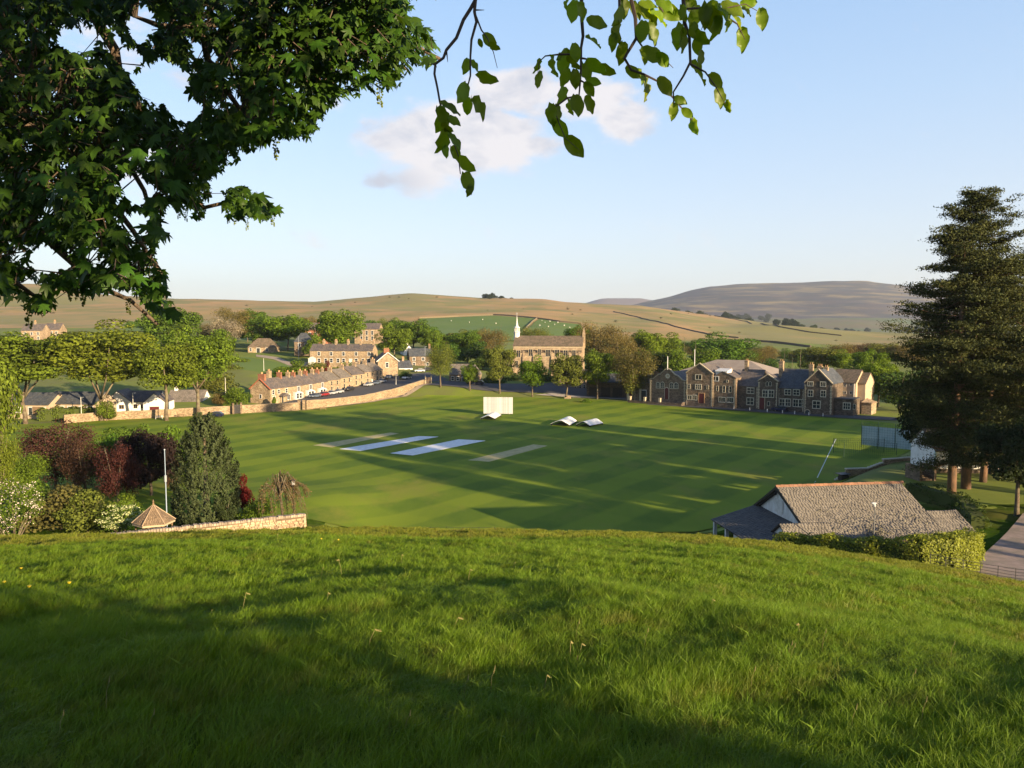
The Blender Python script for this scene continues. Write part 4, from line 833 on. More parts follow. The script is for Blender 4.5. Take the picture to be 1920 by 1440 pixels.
# ------------------------------------------------------------------ roads, walls, path
def wpath(name, label, pts, h, t, mat, seg=2.5, cope=None, dz=0., zs=None, cat='wall', group=None, bot=1.):
    """wall along xy points; zs = optional absolute top heights"""
    P = []; 
    for i in range(len(pts)-1):
        a, b = Vector(pts[i][:2]), Vector(pts[i+1][:2]); n = max(1, int((b-a).length/seg))
        for k in range(n): P.append((a.lerp(b, k/n), i+k/n))
    P.append((Vector(pts[-1][:2]), len(pts)-1)); m = MB(); c = MB(); vs = []; cv = []
    o = Vector((P[0][0].x, P[0][0].y, 0))
    for i, (p, u) in enumerate(P):
        q0 = P[max(i-1, 0)][0]; q1 = P[min(i+1, len(P)-1)][0]; d = (q1-q0).normalized(); n = Vector((-d.y, d.x))*t/2
        g = g1(p.x, p.y)+dz; zt = float(np.interp(u, range(len(zs)), zs)) if zs else g+h
        a = p-n; b = p+n; vs += [(a.x, a.y, g-bot), (b.x, b.y, g-bot), (b.x, b.y, zt), (a.x, a.y, zt)]
        n2 = n*1.25; a = p-n2; b = p+n2; w_ = .06*math.sin(i*2.3); cv += [(a.x, a.y, zt-.02), (b.x, b.y, zt-.02), (b.x, b.y, zt+.2+w_), (a.x, a.y, zt+.2+w_)]
    def fs(k): return [tuple(range(4))[::-1]]+[(4*i+a, 4*i+b, 4*i+4+b, 4*i+4+a) for i in range(k-1) for a, b in ((0, 1), (1, 2), (2, 3), (3, 0))]+[tuple(range(4*k-4, 4*k))]
    m.add(vs, fs(len(P))); ob = m.build(name, mat); tag(ob, label, cat, group)
    if cope: c.add(cv, fs(len(P))); c.build('coping', cope, ob)
    return ob
cope_m = M('coping_stone', (.30, .23, .15), (.2, .15, .1), 3., rough=.9)
m_verge = M('gravel_path', (.36, .28, .20), (.28, .23, .17), 1.2, rough=.95)
# street between the long wall and the terrace
w0 = [onz(120, 794), onz(180, 789), onz(300, 783), onz(420, 776), onz(505, 771), onz(560, 768.5)]
w1 = [gpt(572, 229.5), gpt(620, 235), gpt(680, 248), gpt(740, 263), gpt(796, 281)]
draped('street', [(-62, 236), (-52, 240), (-40, 258), (-31, 283), (-24, 296), (-34, 318), (-50, 304), (-72, 240)], tarmac, .06, 3.)
draped('bank_road', [(-26, 292), (-31, 277), (-10, 272), (12, 271), (36, 264), (50, 252), (62, 246), (66, 252), (40, 276), (24, 300), (12, 290), (-12, 287)], tarmac, .06, 3.)
draped('wall_path', [(w1[0].x, w1[0].y-.4), (w1[1].x+.5, w1[1].y-1.4), (w1[2].x+.8, w1[2].y-2.2), (w1[3].x+1.2, w1[3].y-2.5), (w1[4].x+2.5, w1[4].y-1.5), (w1[4].x+.6, w1[4].y+.2), (w1[3].x, w1[3].y), (w1[2].x, w1[2].y), (w1[1].x, w1[1].y), (w1[0].x, w1[0].y)], m_verge, .07, 2.)
draped('pavement', [(8, 268.5), (30, 263), (44, 254), (52, 249), (53, 250), (45, 256), (31, 265), (14, 270.5)], M('pale_pavement', (.33, .29, .24), rough=.9), .12, 2.)
draped('forecourt', [(42, 243), (52, 236), (70, 221), (88, 206.5), (100, 200), (104, 206), (90, 216), (60, 240), (48, 250)], tarmac, .05, 3.)
draped('paddock_track', [gpt(540, 322), gpt(600, 318), gpt(600, 330), gpt(540, 335), gpt(520, 352), gpt(480, 362), gpt(480, 352), gpt(512, 342)], m_verge, .08, 4.)
draped('paddock', [gpt(440, 300), gpt(540, 292), gpt(575, 305), gpt(560, 318), gpt(470, 348), gpt(400, 350), gpt(390, 320)], m_past, .04, 4.)
wpath('park_wall', 'low rubble wall between park trees and bungalows', w0, 2.0, .5, s_wall, cope=cope_m)
wpath('street_wall', 'long tall rubble wall curving up along the parked cars', w1, 2.5, .6, s_wall, cope=cope_m, zs=[at(572, 752, 229.5).z, at(620, 748.5, 235).z, at(680, 742, 248).z, at(740, 729, 263).z, at(796, 712, 281).z])
# gates
def gate(p0, p1, h, label, mat, bars=9, posts=s_wall, pw=.6):
    a = Vector(p0); b = Vector(p1); L_ = (b-a).length; rz = math.atan2(b.y-a.y, b.x-a.x); r_ = empty('gate', a, rz, label, 'gate')
    for x in (0, L_): m = MB(); m.box(x-pw/2, -pw/2, -.5, x+pw/2, pw/2, h+.35); m.box(x-pw*.6, -pw*.6, h+.35, x+pw*.6, pw*.6, h+.5); m.build('gate_post', posts, r_)
    n = MB(); n.box(pw/2, -.03, .12, L_-pw/2, .03, .2); n.box(pw/2, -.03, h-.15, L_-pw/2, .03, h-.07); n.box(pw/2, -.03, h*.5, L_-pw/2, .03, h*.5+.08); n.build('gate_frame', mat, r_)
    bme = None
    for k in range(bars):
        if bme is None: q = MB(); q.box(-.05, -.02, .2, .05, .02, h-.15); bme = q.mesh('bar', mat)
        link('bar', bme, r_, (pw/2+(L_-pw)*(k+.5)/bars, 0, 0))
    return r_
gate(onz(561, 768), onz(570, 768), 2.4, 'dark gateway through the rubble wall below the low end of the terrace', blackm, 5, s_wall, .7)
gate(gpt(797, 281.5), gpt(808, 283), 2.2, 'brown timber gate between posts at the top corner of the long wall', wood, 8, dress, .4)
gate(onz(437, 776), onz(452, 775), 2.6, 'double iron gate in the wall left of the terrace', blackm, 9, s_grey, .5)
# ---- garden wall in front: real stones, visible one by one only as texture at this distance
GA = Vector((-20.6, 75.5)); GB = Vector((-38.5, 64.5))
ga = (GB-GA).normalized(); gn = Vector((-ga.y, ga.x)); 
if gn.y > 0: gn = -gn
gL = (GB-GA).length; zt0 = at(558, 962, 75.5).z; zt1 = at(150, 1010, 64.5).z
rt = empty('garden_wall', (GA.x, GA.y, 0), 0, 'sunlit rubble garden wall with upright coping below the tall conifer', 'wall')
core = MB(); c0 = GA; 
core.add([(p.x-GA.x, p.y-GA.y, z) for p, z in ((GA+gn*.18, 0), (GB+gn*.18, 2), (GB-gn*.22, 2), (GA-gn*.22, 0), (GA+gn*.18, zt0-.28), (GB+gn*.18, zt1-.28), (GB-gn*.22, zt1-.28), (GA-gn*.22, zt0-.28))], [(0, 3, 2, 1), (4, 5, 6, 7), (0, 1, 5, 4), (1, 2, 6, 5), (2, 3, 7, 6), (3, 0, 4, 7)])
core.build('wall_core', M('wall_mortar', (.13, .095, .06), rough=.95), rt)
sm_ = MB(); cp = MB(); sr = random.Random(4)
def stonebox(mb, u, z, wd, ht, dp, off):
    c_ = GA+ga*(u+wd/2)+gn*off; q = [];
    for sx, sy, sz in ((-1, -1, -1), (1, -1, -1), (1, 1, -1), (-1, 1, -1), (-1, -1, 1), (1, -1, 1), (1, 1, 1), (-1, 1, 1)):
        j = lambda: sr.uniform(.78, 1.)
        p = c_+ga*(sx*wd/2*j())+gn*(sy*dp/2); q.append((p.x-GA.x, p.y-GA.y, z+ht/2+sz*ht/2*j()))
    mb.add(q, [(0, 3, 2, 1), (4, 5, 6, 7), (0, 1, 5, 4), (1, 2, 6, 5), (2, 3, 7, 6), (3, 0, 4, 7)])
u = 0
zrow = 2.6
while zrow < 6.9:
    ht = sr.uniform(.13, .24); u = sr.uniform(-.2, 0)
    while u < gL:
        wd = sr.uniform(.2, .55); top = zt0+(zt1-zt0)*u/gL-.28
        if zrow+ht < top+.05 and u > -.12: stonebox(sm_, u, zrow, wd-.015, ht-.01, .12+sr.uniform(0, .08), .2); 
        u += wd
    zrow += ht
z_ = 2.6
while z_ < zt0-.3:      # the end face
    ht = sr.uniform(.15, .25); stonebox(sm_, -.12, z_, .25, ht-.01, .5, 0); z_ += ht
u = -.1
while u < gL:
    wd = sr.uniform(.12, .3); top = zt0+(zt1-zt0)*u/gL-.28; stonebox(cp, u, top, wd-.01, .26+sr.uniform(-.05, .06), .52, 0); u += wd
m_st = M('rubble_stone', (.36, .24, .14), (.27, .19, .12), 1.4, c3=(.40, .31, .2), scale3=2.1, rough=.9, island=.35, bump=.6, bscale=9)
tag(sm_.build('stonework', m_st, rt), kind='stuff'); tag(cp.build('coping_stones', M('coping_rubble', (.33, .26, .19), (.25, .2, .15), 2, rough=.9, island=.3), rt), kind='stuff')

# ------------------------------------------------------------------ pavilion barn
bz = R(8.3); BP = at(1460, 912, 74.5); BE = 9.4
bq = at(1460, 912, 74.2); rt = empty('barn_pavilion', (bq.x, bq.y, 3.0), bz, 'old white gabled barn with a broad mossy stone-slate roof behind the hedge', 'barn')
rz_ = bq.z-3.0; Lb = 12.6; ev = rz_-3.45; DF = 7.1; DB = 5.6
wh_b = M('white_boarding', (.70, .70, .68), (.60, .59, .56), .8, c3=(.55, .53, .48), scale3=3., rough=.8, stretch=(1, 1, .3))
a = MB(); a.prismx([(-DF, -1), (DB, -1), (DB, ev-.42), (0, rz_-.44), (-DF, ev-.42)], .15, Lb-.15); a.build('wall', wh_b, rt)
def slate_material():
    m = M('mossy_stone_slate', (.135, .120, .10), (.10, .09, .078), .5, c3=(.155, .138, .117), scale3=2.6, rough=.95, island=.07, bump=.5, bscale=12); return m
m_sl = slate_material(); m_sld = M('dark_slates', (.05, .05, .053), (.075, .07, .066), 1.2, rough=.75, island=.12)
m_ridge = M('ridge_tile', (.27, .13, .07), (.2, .11, .07), 3., rough=.9, island=.2)
def slated(par, A_, B_, C_, D_, mat, row=.27, wd=.38, name='slates', sag=.0, seed=1, missing=.0):
    """courses of single slates over the quad A(lower left) B(lower right) C(upper right) D(upper left)"""
    A_, B_, C_, D_ = map(Vector, (A_, B_, C_, D_)); r_ = random.Random(seed); n = (B_-A_).cross(D_-A_).normalized()
    if n.z < 0: n = -n
    H = ((D_-A_).length+(C_-B_).length)/2; nr = max(2, int(H/row)); Vv = []; Fv = []
    for i in range(nr):
        v0 = i/nr; v1 = min(1., (i+1.55)/nr); l0 = A_.lerp(D_, v0); r0 = B_.lerp(C_, v0); l1 = A_.lerp(D_, v1); r1 = B_.lerp(C_, v1); Lr = (r0-l0).length; x = r_.uniform(-wd, 0)
        while x < Lr:
            w_ = wd*r_.uniform(.7, 1.4); ua = max(0, x/Lr); ub = min(1, (x+w_-.012)/Lr); x += w_
            if ub <= ua+.005 or r_.random() < missing: continue
            s_ = -sag*math.sin(math.pi*(ua+ub)/2)*math.sin(math.pi*v0)+.025*math.sin(ua*5+v0*2)
            lift = .022+r_.uniform(0, .007)+s_; th = .022+r_.uniform(0, .008); j = r_.uniform(-.02, .02)
            p = [l0.lerp(r0, ua)+n*lift, l0.lerp(r0, ub)+n*(lift+j), l1.lerp(r1, ub)+n*(s_+.01), l1.lerp(r1, ua)+n*(s_+.01)]
            b_ = len(Vv); Vv += [tuple(q) for q in p]+[tuple(q-n*th) for q in p]; Fv += [(b_, b_+1, b_+2, b_+3), (b_+4, b_+7, b_+6, b_+5), (b_, b_+4, b_+5, b_+1), (b_+1, b_+5, b_+6, b_+2), (b_+2, b_+6, b_+7, b_+3), (b_+3, b_+7, b_+4, b_)]
    o = link(name, npmesh(name, Vv, Fv, mat), par); o['kind'] = 'stuff'; return o
f_ = MB(); o_ = .25
f_.slab([(-.2, -DF-.2, ev-.40), (Lb+.2, -DF-.2, ev-.40), (Lb+.2, 0, rz_-.34), (-.2, 0, rz_-.34)], .1); f_.slab([(Lb+.2, DB+.2, ev-.40), (-.2, DB+.2, ev-.40), (-.2, 0, rz_-.343), (Lb+.2, 0, rz_-.343)], .1)
rf = f_.build('roof', darkwood, rt)
slated(rf, (-.28, -DF-.3, ev-.17), (Lb+.28, -DF-.3, ev-.17), (Lb+.28, 0, rz_), (-.28, 0, rz_), m_sl, .21, .28, sag=.22, seed=3)
slated(rf, (Lb+.28, DB+.3, ev-.17), (-.28, DB+.3, ev-.17), (-.28, 0, rz_), (Lb+.28, 0, rz_), m_sl, .3, .45, sag=.1, seed=4)
ri = MB(); x = -.3
while x < Lb+.25:
    w_ = .45; ri.prismx([(-.2, rz_-.04), (0, rz_+.16+.01*math.sin(x*7)), (.2, rz_-.04)], x, x+w_-.015); x += w_
tag(ri.build('ridge_tiles', m_ridge, rf), kind='stuff')
# moss pads on the slates
ms = MB(); mr_ = random.Random(5)
for k in range(300):
    if k < 90: u_, v_ = mr_.gauss(.50, .045), mr_.gauss(.10, .05)
    else: u_, v_ = mr_.uniform(.15, .98), mr_.betavariate(1.3, 1.7)
    if not (0 < u_ < 1 and 0 < v_ < .97): continue
    c_ = Vector((Lb*u_, -DF*(1-v_), ev+(rz_-ev)*v_+.06)); s_ = mr_.uniform(.03, .085); n_ = 6
    vs = [c_+Vector((s_*1.3*math.cos(q), s_*math.sin(q)*.9, s_*math.sin(q)*.43)) for q in [2*math.pi*i/n_ for i in range(n_)]]+[c_+Vector((0, -.03, .06))]
    ms.add(vs, [(i, (i+1) % n_, n_) for i in range(n_)])
tag(ms.build('moss_clumps', M('roof_moss', (.05, .045, .03), (.20, .18, .12), 3, rough=1., island=.5), rf), kind='stuff')
bg_ = MB(); bg_.slab([(-.3, -DF-.35, ev-.45), (-.3, -DF-.35, ev-.2), (-.3, 0, rz_-.0), (-.3, 0, rz_-.27)], .06); bg_.slab([(-.3, DB+.35, ev-.2), (-.3, DB+.35, ev-.45), (-.3, 0, rz_-.28), (-.3, 0, rz_-.01)], .06); bg_.build('barge_board', blackm, rt)
# hatch doors high in the gable
hd = MB(); hd.box(.07, -.75, rz_-2.6, .12, -.01, rz_-1.3); hd.box(.07, .01, rz_-2.6, .12, .75, rz_-1.3); hd.build('gable_hatch', offwhite, rt)
wl = MB(); wl.tube([(-.05, -.05, rz_-.55), (-.35, -.05, rz_-.65)], .04, 5); wl.box(-.5, -.15, rz_-.8, -.25, .05, rz_-.62); wl.build('gable_lamp', blackm, rt)
# lean-to with posts, open front towards the field
lt0 = (-5.6, -4.4); zl = 2.5; zh = 3.5
l_ = MB(); l_.slab([(-5.4, -6.6, zl), (.1, -6.3, zh), (.1, 4.6, zh), (-5.4, 3.2, zl)][::1], .12); lr = l_.build('lean_to_roof', darkwood, rt)
slated(lr, (-5.5, 3.3, zl+.0), (-5.5, -6.7, zl+.0), (.1, -6.4, zh+.01), (.1, 4.7, zh+.01), m_sld, .28, .36, seed=9)
po = MB(); po.box(0, 0, 0, .3, .3, zl+1.3); pm_ = po.mesh('post', white)
for y in (-6.3, -3.2, 0., 2.8): link('post', pm_, rt, (-5.3, y, -1.3))
b_ = MB(); b_.box(-3., -6.2, -1, -2.7, 2.9, zl+.35); b_.build('rear_boarding', blackm, rt)
wb = MB(); wb.box(-5.25, -3.5, -1, -5.1, -1.6, zl-.1); wb.build('wall_panel', white, rt)
# small front gable
xg0 = -2.6; gy = -5.3; gh = rz_-3.15*(5.3/6.6)+.25; hw = 2.5; eg = gh-1.75
g_ = MB(); g_.prismx([(gy-hw+.15, -1), (gy+hw-.15, -1), (gy+hw-.15, eg), (gy, gh-.1), (gy-hw+.15, eg)], xg0+.2, .2); g_.build('front_gable_wall', wh_b, rt)
g_ = MB(); g_.slab([(xg0, gy-hw, eg-.05), (1.8, gy-hw, eg-.05), (1.8, gy, gh), (xg0, gy, gh)], .1); g_.slab([(1.8, gy+hw, eg-.05), (xg0, gy+hw, eg-.05), (xg0, gy, gh-.003), (1.8, gy, gh-.003)], .1); fr_ = g_.build('front_gable_roof', darkwood, rt)
slated(fr_, (xg0-.05, gy-hw-.1, eg-.08), (2., gy-hw-.1, eg-.08), (2., gy, gh+.05), (xg0-.05, gy, gh+.05), m_sl, .21, .28, seed=12); slated(fr_, (1.2, gy+hw, eg), (xg0-.05, gy+hw, eg), (xg0-.05, gy, gh+.05), (1.2, gy, gh+.05), m_sl, .21, .28, seed=13)
# right hand extension, lower ridge
xe = Lb; ye = -3.9; he_ = rz_-3.15*(3.9/6.6)-.1
e_ = MB(); e_.prismx([(ye-3.4, -1), (ye+3.4, -1), (ye+3.4, he_-2.), (ye, he_-.35), (ye-3.4, he_-2.)], xe-.1, xe+3.2); e_.build('side_extension', wh_b, rt)
e_ = MB(); e_.slab([(xe-.5, ye-3.6, he_-2.), (xe+3.3, ye-3.6, he_-2.), (xe+3.3, ye, he_-.25), (xe-.5, ye, he_-.25)], .1); e_.slab([(xe+3.3, ye+3.6, he_-1.75), (xe-.5, ye+3.6, he_-1.75), (xe-.5, ye, he_-.203), (xe+3.3, ye, he_-.203)], .1); er_ = e_.build('extension_roof', darkwood, rt)
slated(er_, (xe+.2, ye-3.7, he_-1.78), (xe+3.4, ye-3.7, he_-1.78), (xe+3.4, ye, he_+.05), (xe+.2, ye, he_+.05), m_sl, .21, .28, seed=15, sag=.1)
# lamp pole in front of the roof
lp = at(1638, 1015, 64); m = MB(); tz = at(1638, 950, 64).z; m.tube([(0, 0, -2.5), (0, 0, tz-lp.z)], [.06, .05], 6); o = m.build('lamp_post', M('dull_grey_paint', (.13, .13, .125), rough=.7), loc=lp); tag(o, 'slim grey lamp post standing in the hedge before the barn roof', 'lamp post'); m = MB(); m.tube([(0, 0, tz-lp.z), (-.1, 0, tz-lp.z+.28)], [.08, .14], 8); m.box(-.25, -.08, tz-lp.z+.25, .1, .08, tz-lp.z+.36); m.build('lamp_head', leadm, o)
# ------------------------------------------------------------------ hedge
def hedge(name, label, pts, hs, wd, mat, dens=160, lf=.15, wob=.12, cat='hedge', seed=2, zabs=None):
    rg = np.random.default_rng(seed); Ps = []; Ns = []; co = MB(); L0 = [Vector(p[:2]) for p in pts]
    for i in range(len(L0)-1):
        a, b = L0[i], L0[i+1]; ln = (b-a).length; d = (b-a)/ln; n = Vector((d.y, -d.x)); k = int(dens*ln*(hs[i]*2+wd)*.5)
        u = rg.uniform(-.45, ln+.45, k); side = rg.random(k); h = hs[i]+(hs[i+1]-hs[i])*u/ln
        top = side < wd/(wd+2*hs[i]); sgn = np.where(side > .5+.5*wd/(wd+2*hs[i]), -1, 1)
        v = np.where(top, rg.uniform(-.5, .5, k)*wd, sgn*wd*.5); z = np.where(top, h, rg.random(k)*h)
        X_ = a.x+d.x*u+n.x*v; Y_ = a.y+d.y*u+n.y*v; g = gz(X_, Y_)
        if zabs: g = np.interp(i+u/ln, range(len(zabs)), zabs)-h
        wv = wob*(np.sin(u*1.9+i)+np.sin(z*3.1+u*.8))+rg.normal(size=k)*.07
        nn = np.stack([np.where(top, 0, sgn*n.x), np.where(top, 0, sgn*n.y), np.where(top, 1., .25)], 1)
        Ps.append(np.stack([X_, Y_, g+z], 1)+nn*wv[:, None]); Ns.append(unit(nn+rg.normal(size=(k, 3))*.55))
        for q in range(int(ln)+1):
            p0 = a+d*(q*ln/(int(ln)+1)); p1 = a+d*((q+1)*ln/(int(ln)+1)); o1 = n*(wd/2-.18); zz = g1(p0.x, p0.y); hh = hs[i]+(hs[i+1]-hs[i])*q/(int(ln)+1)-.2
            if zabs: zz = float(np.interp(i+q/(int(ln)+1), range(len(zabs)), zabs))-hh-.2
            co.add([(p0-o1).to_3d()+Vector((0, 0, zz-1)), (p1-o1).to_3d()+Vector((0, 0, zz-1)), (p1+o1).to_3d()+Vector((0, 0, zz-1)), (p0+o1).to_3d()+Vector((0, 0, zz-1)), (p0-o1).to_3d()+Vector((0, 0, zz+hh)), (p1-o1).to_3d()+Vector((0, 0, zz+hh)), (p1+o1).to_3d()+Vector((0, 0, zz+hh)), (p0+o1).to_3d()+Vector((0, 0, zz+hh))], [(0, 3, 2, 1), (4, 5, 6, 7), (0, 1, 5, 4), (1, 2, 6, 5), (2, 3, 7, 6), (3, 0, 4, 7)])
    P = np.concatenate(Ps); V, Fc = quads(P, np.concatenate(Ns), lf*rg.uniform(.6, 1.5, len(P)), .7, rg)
    o = link(name, npmesh(name, V, Fc, mat)); tag(o, label, cat); co.build('hedge_shade_core', M('hedge_shade', (.05, .065, .014), rough=1.), o); return o  # solid core boxes, dark colour standing in for the shaded hedge interior
hp = [gpt(1474, 65), gpt(1560, 62.5), gpt(1650, 60), gpt(1740, 58), gpt(1790, 58.5), gpt(1822, 60), gpt(1838, 63)]
m_hedge = M('clipped_hedge_leaf', (.20, .225, .018), (.15, .17, .016), 1.2, rough=.6, transl=.25, island=.35, spec=.3)
hpy = [1002, 1007, 1015, 1009, 1004, 1001, 998]; hpx = [1474, 1560, 1650, 1740, 1790, 1822, 1838]; hY = [65, 62.5, 60, 58, 58.5, 60, 63]
zt_ = [at(hpx[i], hpy[i], hY[i]).z for i in range(7)]
hedge('hedge', 'clipped yellow-green hedge curving in front of the barn', hp, [zt_[i]-g1(hp[i].x, hp[i].y) for i in range(7)], 1.5, m_hedge, 420, .15, .10, zabs=zt_)
hedge('hedge', 'round clipped green hedge below the cream bungalow', [onz(62, 790)+Vector((0, 3, 0)), onz(100, 788)+Vector((0, 2, 0)), onz(170, 786)+Vector((0, 2, 0))], [2.6, 3.2, 2.8], 3., leafm((.10, .15, .02)), 22, .4, .3, seed=5)
hedge('hedge', 'small square hedge at the bend of the paddock track', [gpt(548, 312), gpt(560, 312)], [2.6, 2.6], 2.2, leafm((.10, .14, .025)), 24, .4, .2, seed=6)
# ------------------------------------------------------------------ track and estate railings
def gpx(px, py, y0=50): return ong(px, py, y0, 140)
m_track = M('gravel_track', (.30, .23, .195), (.24, .185, .155), 1.1, c3=(.20, .165, .13), scale3=.5, rough=.95, bump=.6, bscale=8)
tp_ = [gpx(px_, py_) for px_, py_ in ((1795, 1068), (1940, 1112), (2060, 1130), (2080, 1040), (2040, 985), (1990, 968), (1918, 966), (1903, 985), (1888, 1002), (1862, 1028), (1832, 1052))]
draped('gravel_track', tp_, m_track, .24, 1.2)
def railing(label, pts, h, mat, gap=1.9, rails=5, r=.014, name='estate_railing', step=.0, zoff=0.):
    P = [Vector(p[:2]) for p in pts]; tot = 0; rt = empty(name, (P[0].x, P[0].y, g1(P[0].x, P[0].y)), 0, label, 'fence'); O = rt.location.copy()
    pl = []; 
    for i in range(len(P)-1):
        n = max(1, round((P[i+1]-P[i]).length/gap))
        for k in range(n): pl.append(P[i].lerp(P[i+1], k/n))
    pl.append(P[-1]); m = MB(); m.box(-.022, -.012, -.4, .022, .012, h+.04); me = m.mesh('post', mat)
    G = [Vector((p.x, p.y, g1(p.x, p.y)+zoff)) for p in pl]
    for g in G: link('post', me, rt, g-O)
    for k in range(rails): t = MB(); t.tube([g-O+Vector((0, 0, h*(k+1)/rails-.02)) for g in G], r, 4); t.build('rail', mat, rt)
    return rt
railing('black iron estate railing across the mouth of the gravel track', [gpt(1760, 56.5), gpt(1790, 56.0), gpt(1925, 55.5), gpt(2050, 56)], 1.15, blackm, 1.35, 5, .018)
railing('thin iron railing along the foot of the slope beside the garden wall end', [(-20.2, 76.5), (-17, 81), (-11, 85), (-2, 88)], 1.1, blackm, 2., 4, .014)
# ------------------------------------------------------------------ white clubhouse behind the pines, steps, terrace wall
rt, W, f = simple(1752, 893, 112, 130, 3.9, 6.4, 8, -4, render_w, r_brown, 'white clubhouse with dark roof in the shade behind the pines', 'clubhouse', 'building', wins=[(.52, 1.5), (.64, 1.5), (.9, 1.5)], ww=1.3, wh=1.2, nx=3, nz=2, over=.4)
b_ = MB(); b_.box(-.05, -.12, -.8, W+.05, -.02, 1.15); b_.build('plinth', s_dark, rt); b_ = MB(); b_.box(-.12, -.1, 1.15, .12, .05, 3.9); b_.build('corner_board', M('pale_blue_paint', (.35, .5, .55), rough=.6), rt)
sp = at(1738, 905, 106); st_ = empty('steps', (sp.x, sp.y, g1(sp.x, sp.y)), R(8), 'grey stone steps climbing between walls to the clubhouse', 'steps')
for k in range(7): m = MB(); m.box(-.9, k*.4, -.4, .9, k*.4+.4, .17*(k+1)); m.build('step', s_grey, st_)
m = MB(); m.box(-1.25, -.2, -.5, -.92, 3., 1.9); m.box(.92, -.2, -.5, 1.25, 3., 1.9); m.build('side_wall', s_grey, st_)
tw = [at(1566, 902, 119), at(1585, 892, 119.5), at(1628, 890, 120), at(1655, 876, 121), at(1690, 874, 122), at(1722, 863, 123)]
rt = empty('stepped_wall', (tw[0].x, tw[0].y, 0), 0, 'low terrace wall with a stepped white coping running down to the field', 'wall')
for i in range(5):
    a, b = tw[i], tw[i+1]; stp = abs(b.z-a.z) > .5; n = 5 if stp else 1
    for k in range(n):
        p = a.lerp(b, k/n); q = a.lerp(b, (k+1)/n); z = (p.z+q.z)/2 if stp else min(a.z, b.z)*.5+max(a.z, b.z)*.5; gg_ = max(g1(p.x, p.y), g1(q.x, q.y)); z = max(min(z+.25, gg_+.9), gg_+.4); d = (q-p); d.z = 0; nn = Vector((-d.y, d.x, 0)).normalized()*.22; m = MB()
        def bx(z0, z1, g, mb): c4 = [p-nn*g, q-nn*g, q+nn*g, p+nn*g]; mb.add([(c.x-tw[0].x, c.y-tw[0].y, zz) for zz in (z0, z1) for c in c4], [(0, 3, 2, 1), (4, 5, 6, 7), (0, 1, 5, 4), (1, 2, 6, 5), (2, 3, 7, 6), (3, 0, 4, 7)])
        bx(-1, z-.14, .8, m); m.build('wall_block', s_tan, rt); m = MB(); bx(z-.138, z+.02, 1.3, m); m.build('coping_stone', dress_d, rt)
# ------------------------------------------------------------------ cricket things
def qpx(pts, z=0.): return [onz(a, b, z) for a, b in pts]
def sheet(name, label, pts, mat, z, th, cat=None, kind=None):
    q = qpx(pts, z); n = (q[1]-q[0]).cross(q[3]-q[0]); q = q if n.z > 0 else q[::-1]; m = MB(); m.slab([(p.x, p.y, z+th) for p in q], th-.001); o = m.build(name, mat); return tag(o, label, cat, kind=kind)
m_sheet = M('white_sheeting', (.66, .66, .66), (.58, .58, .59), .35, c3=(.72, .72, .72), scale3=1.3, rough=.55, bump=.35, bscale=1.6)
sheet('pitch_cover', 'white sheet covering the left cricket pitch', [(637, 842), (676, 845.5), (822, 819), (785, 818)], m_sheet, .03, .04, 'pitch cover')
sheet('pitch_cover', 'longer white sheet covering the right cricket pitch', [(732, 850), (774, 854), (910, 826.5), (860, 824)], m_sheet, .03, .04, 'pitch cover')
sheet('worn_pitch', None, [(587, 835), (622, 839), (748, 813), (732, 811)], m_worn, .0, .03, kind='structure'); sheet('bare_pitch', None, [(877, 863), (917, 866), (1027, 836), (1000, 833.5)], m_worn, .0, .03, kind='structure')
m_line = M('line_paint', (.62, .65, .55), (.5, .54, .42), 1., rough=.9)
q_ = [onz(*v, .1) for v in [(1523.6, 911), (1525.8, 911), (1568.2, 824), (1566.6, 824)]]; draped('boundary_line', [(v.x, v.y) for v in q_], m_line, .06, 6.)
# sight screen
ss = onz(934, 778); rt = empty('sight_screen', (ss.x, ss.y, 0), R(-4), 'big white slatted sight screen standing on the field', 'sight screen'); Ws = 8.2; Hs = 5.0
pl = MB(); pl.box(-.095, -.04, .35, .095, .04, Hs); pm_ = pl.mesh('plank', M('screen_white', (.47, .48, .48), (.38, .39, .39), .9, rough=.6, stretch=(3, 1, .2), ovar=.16))
for k in range(37): o = link('plank', pm_, rt, (-Ws/2+.11+k*.222, .012*math.sin(k*4.1), .02*math.sin(k*2.7)))
for z in (.9, 2.6, 4.4): m = MB(); m.box(-Ws/2, .05, z-.08, Ws/2, .16, z+.08); m.build('rail', white, rt)
for x in (-3.2, 0, 3.2): m = MB(); m.tube([(x, .2, 3.6), (x, 2.2, .3)], .07, 5); m.tube([(x, .2, .3), (x, 2.2, .3)], .07, 5); m.build('brace', white, rt)
for x in (-3.6, 3.6):
    for y in (.3, 2.2): m = MB(); m.prismx([(y+.28*math.cos(t), .28+.28*math.sin(t)) for t in np.linspace(0, 2*math.pi, 12, endpoint=False)], x-.07, x+.07); m.build('wheel', blackm, rt)
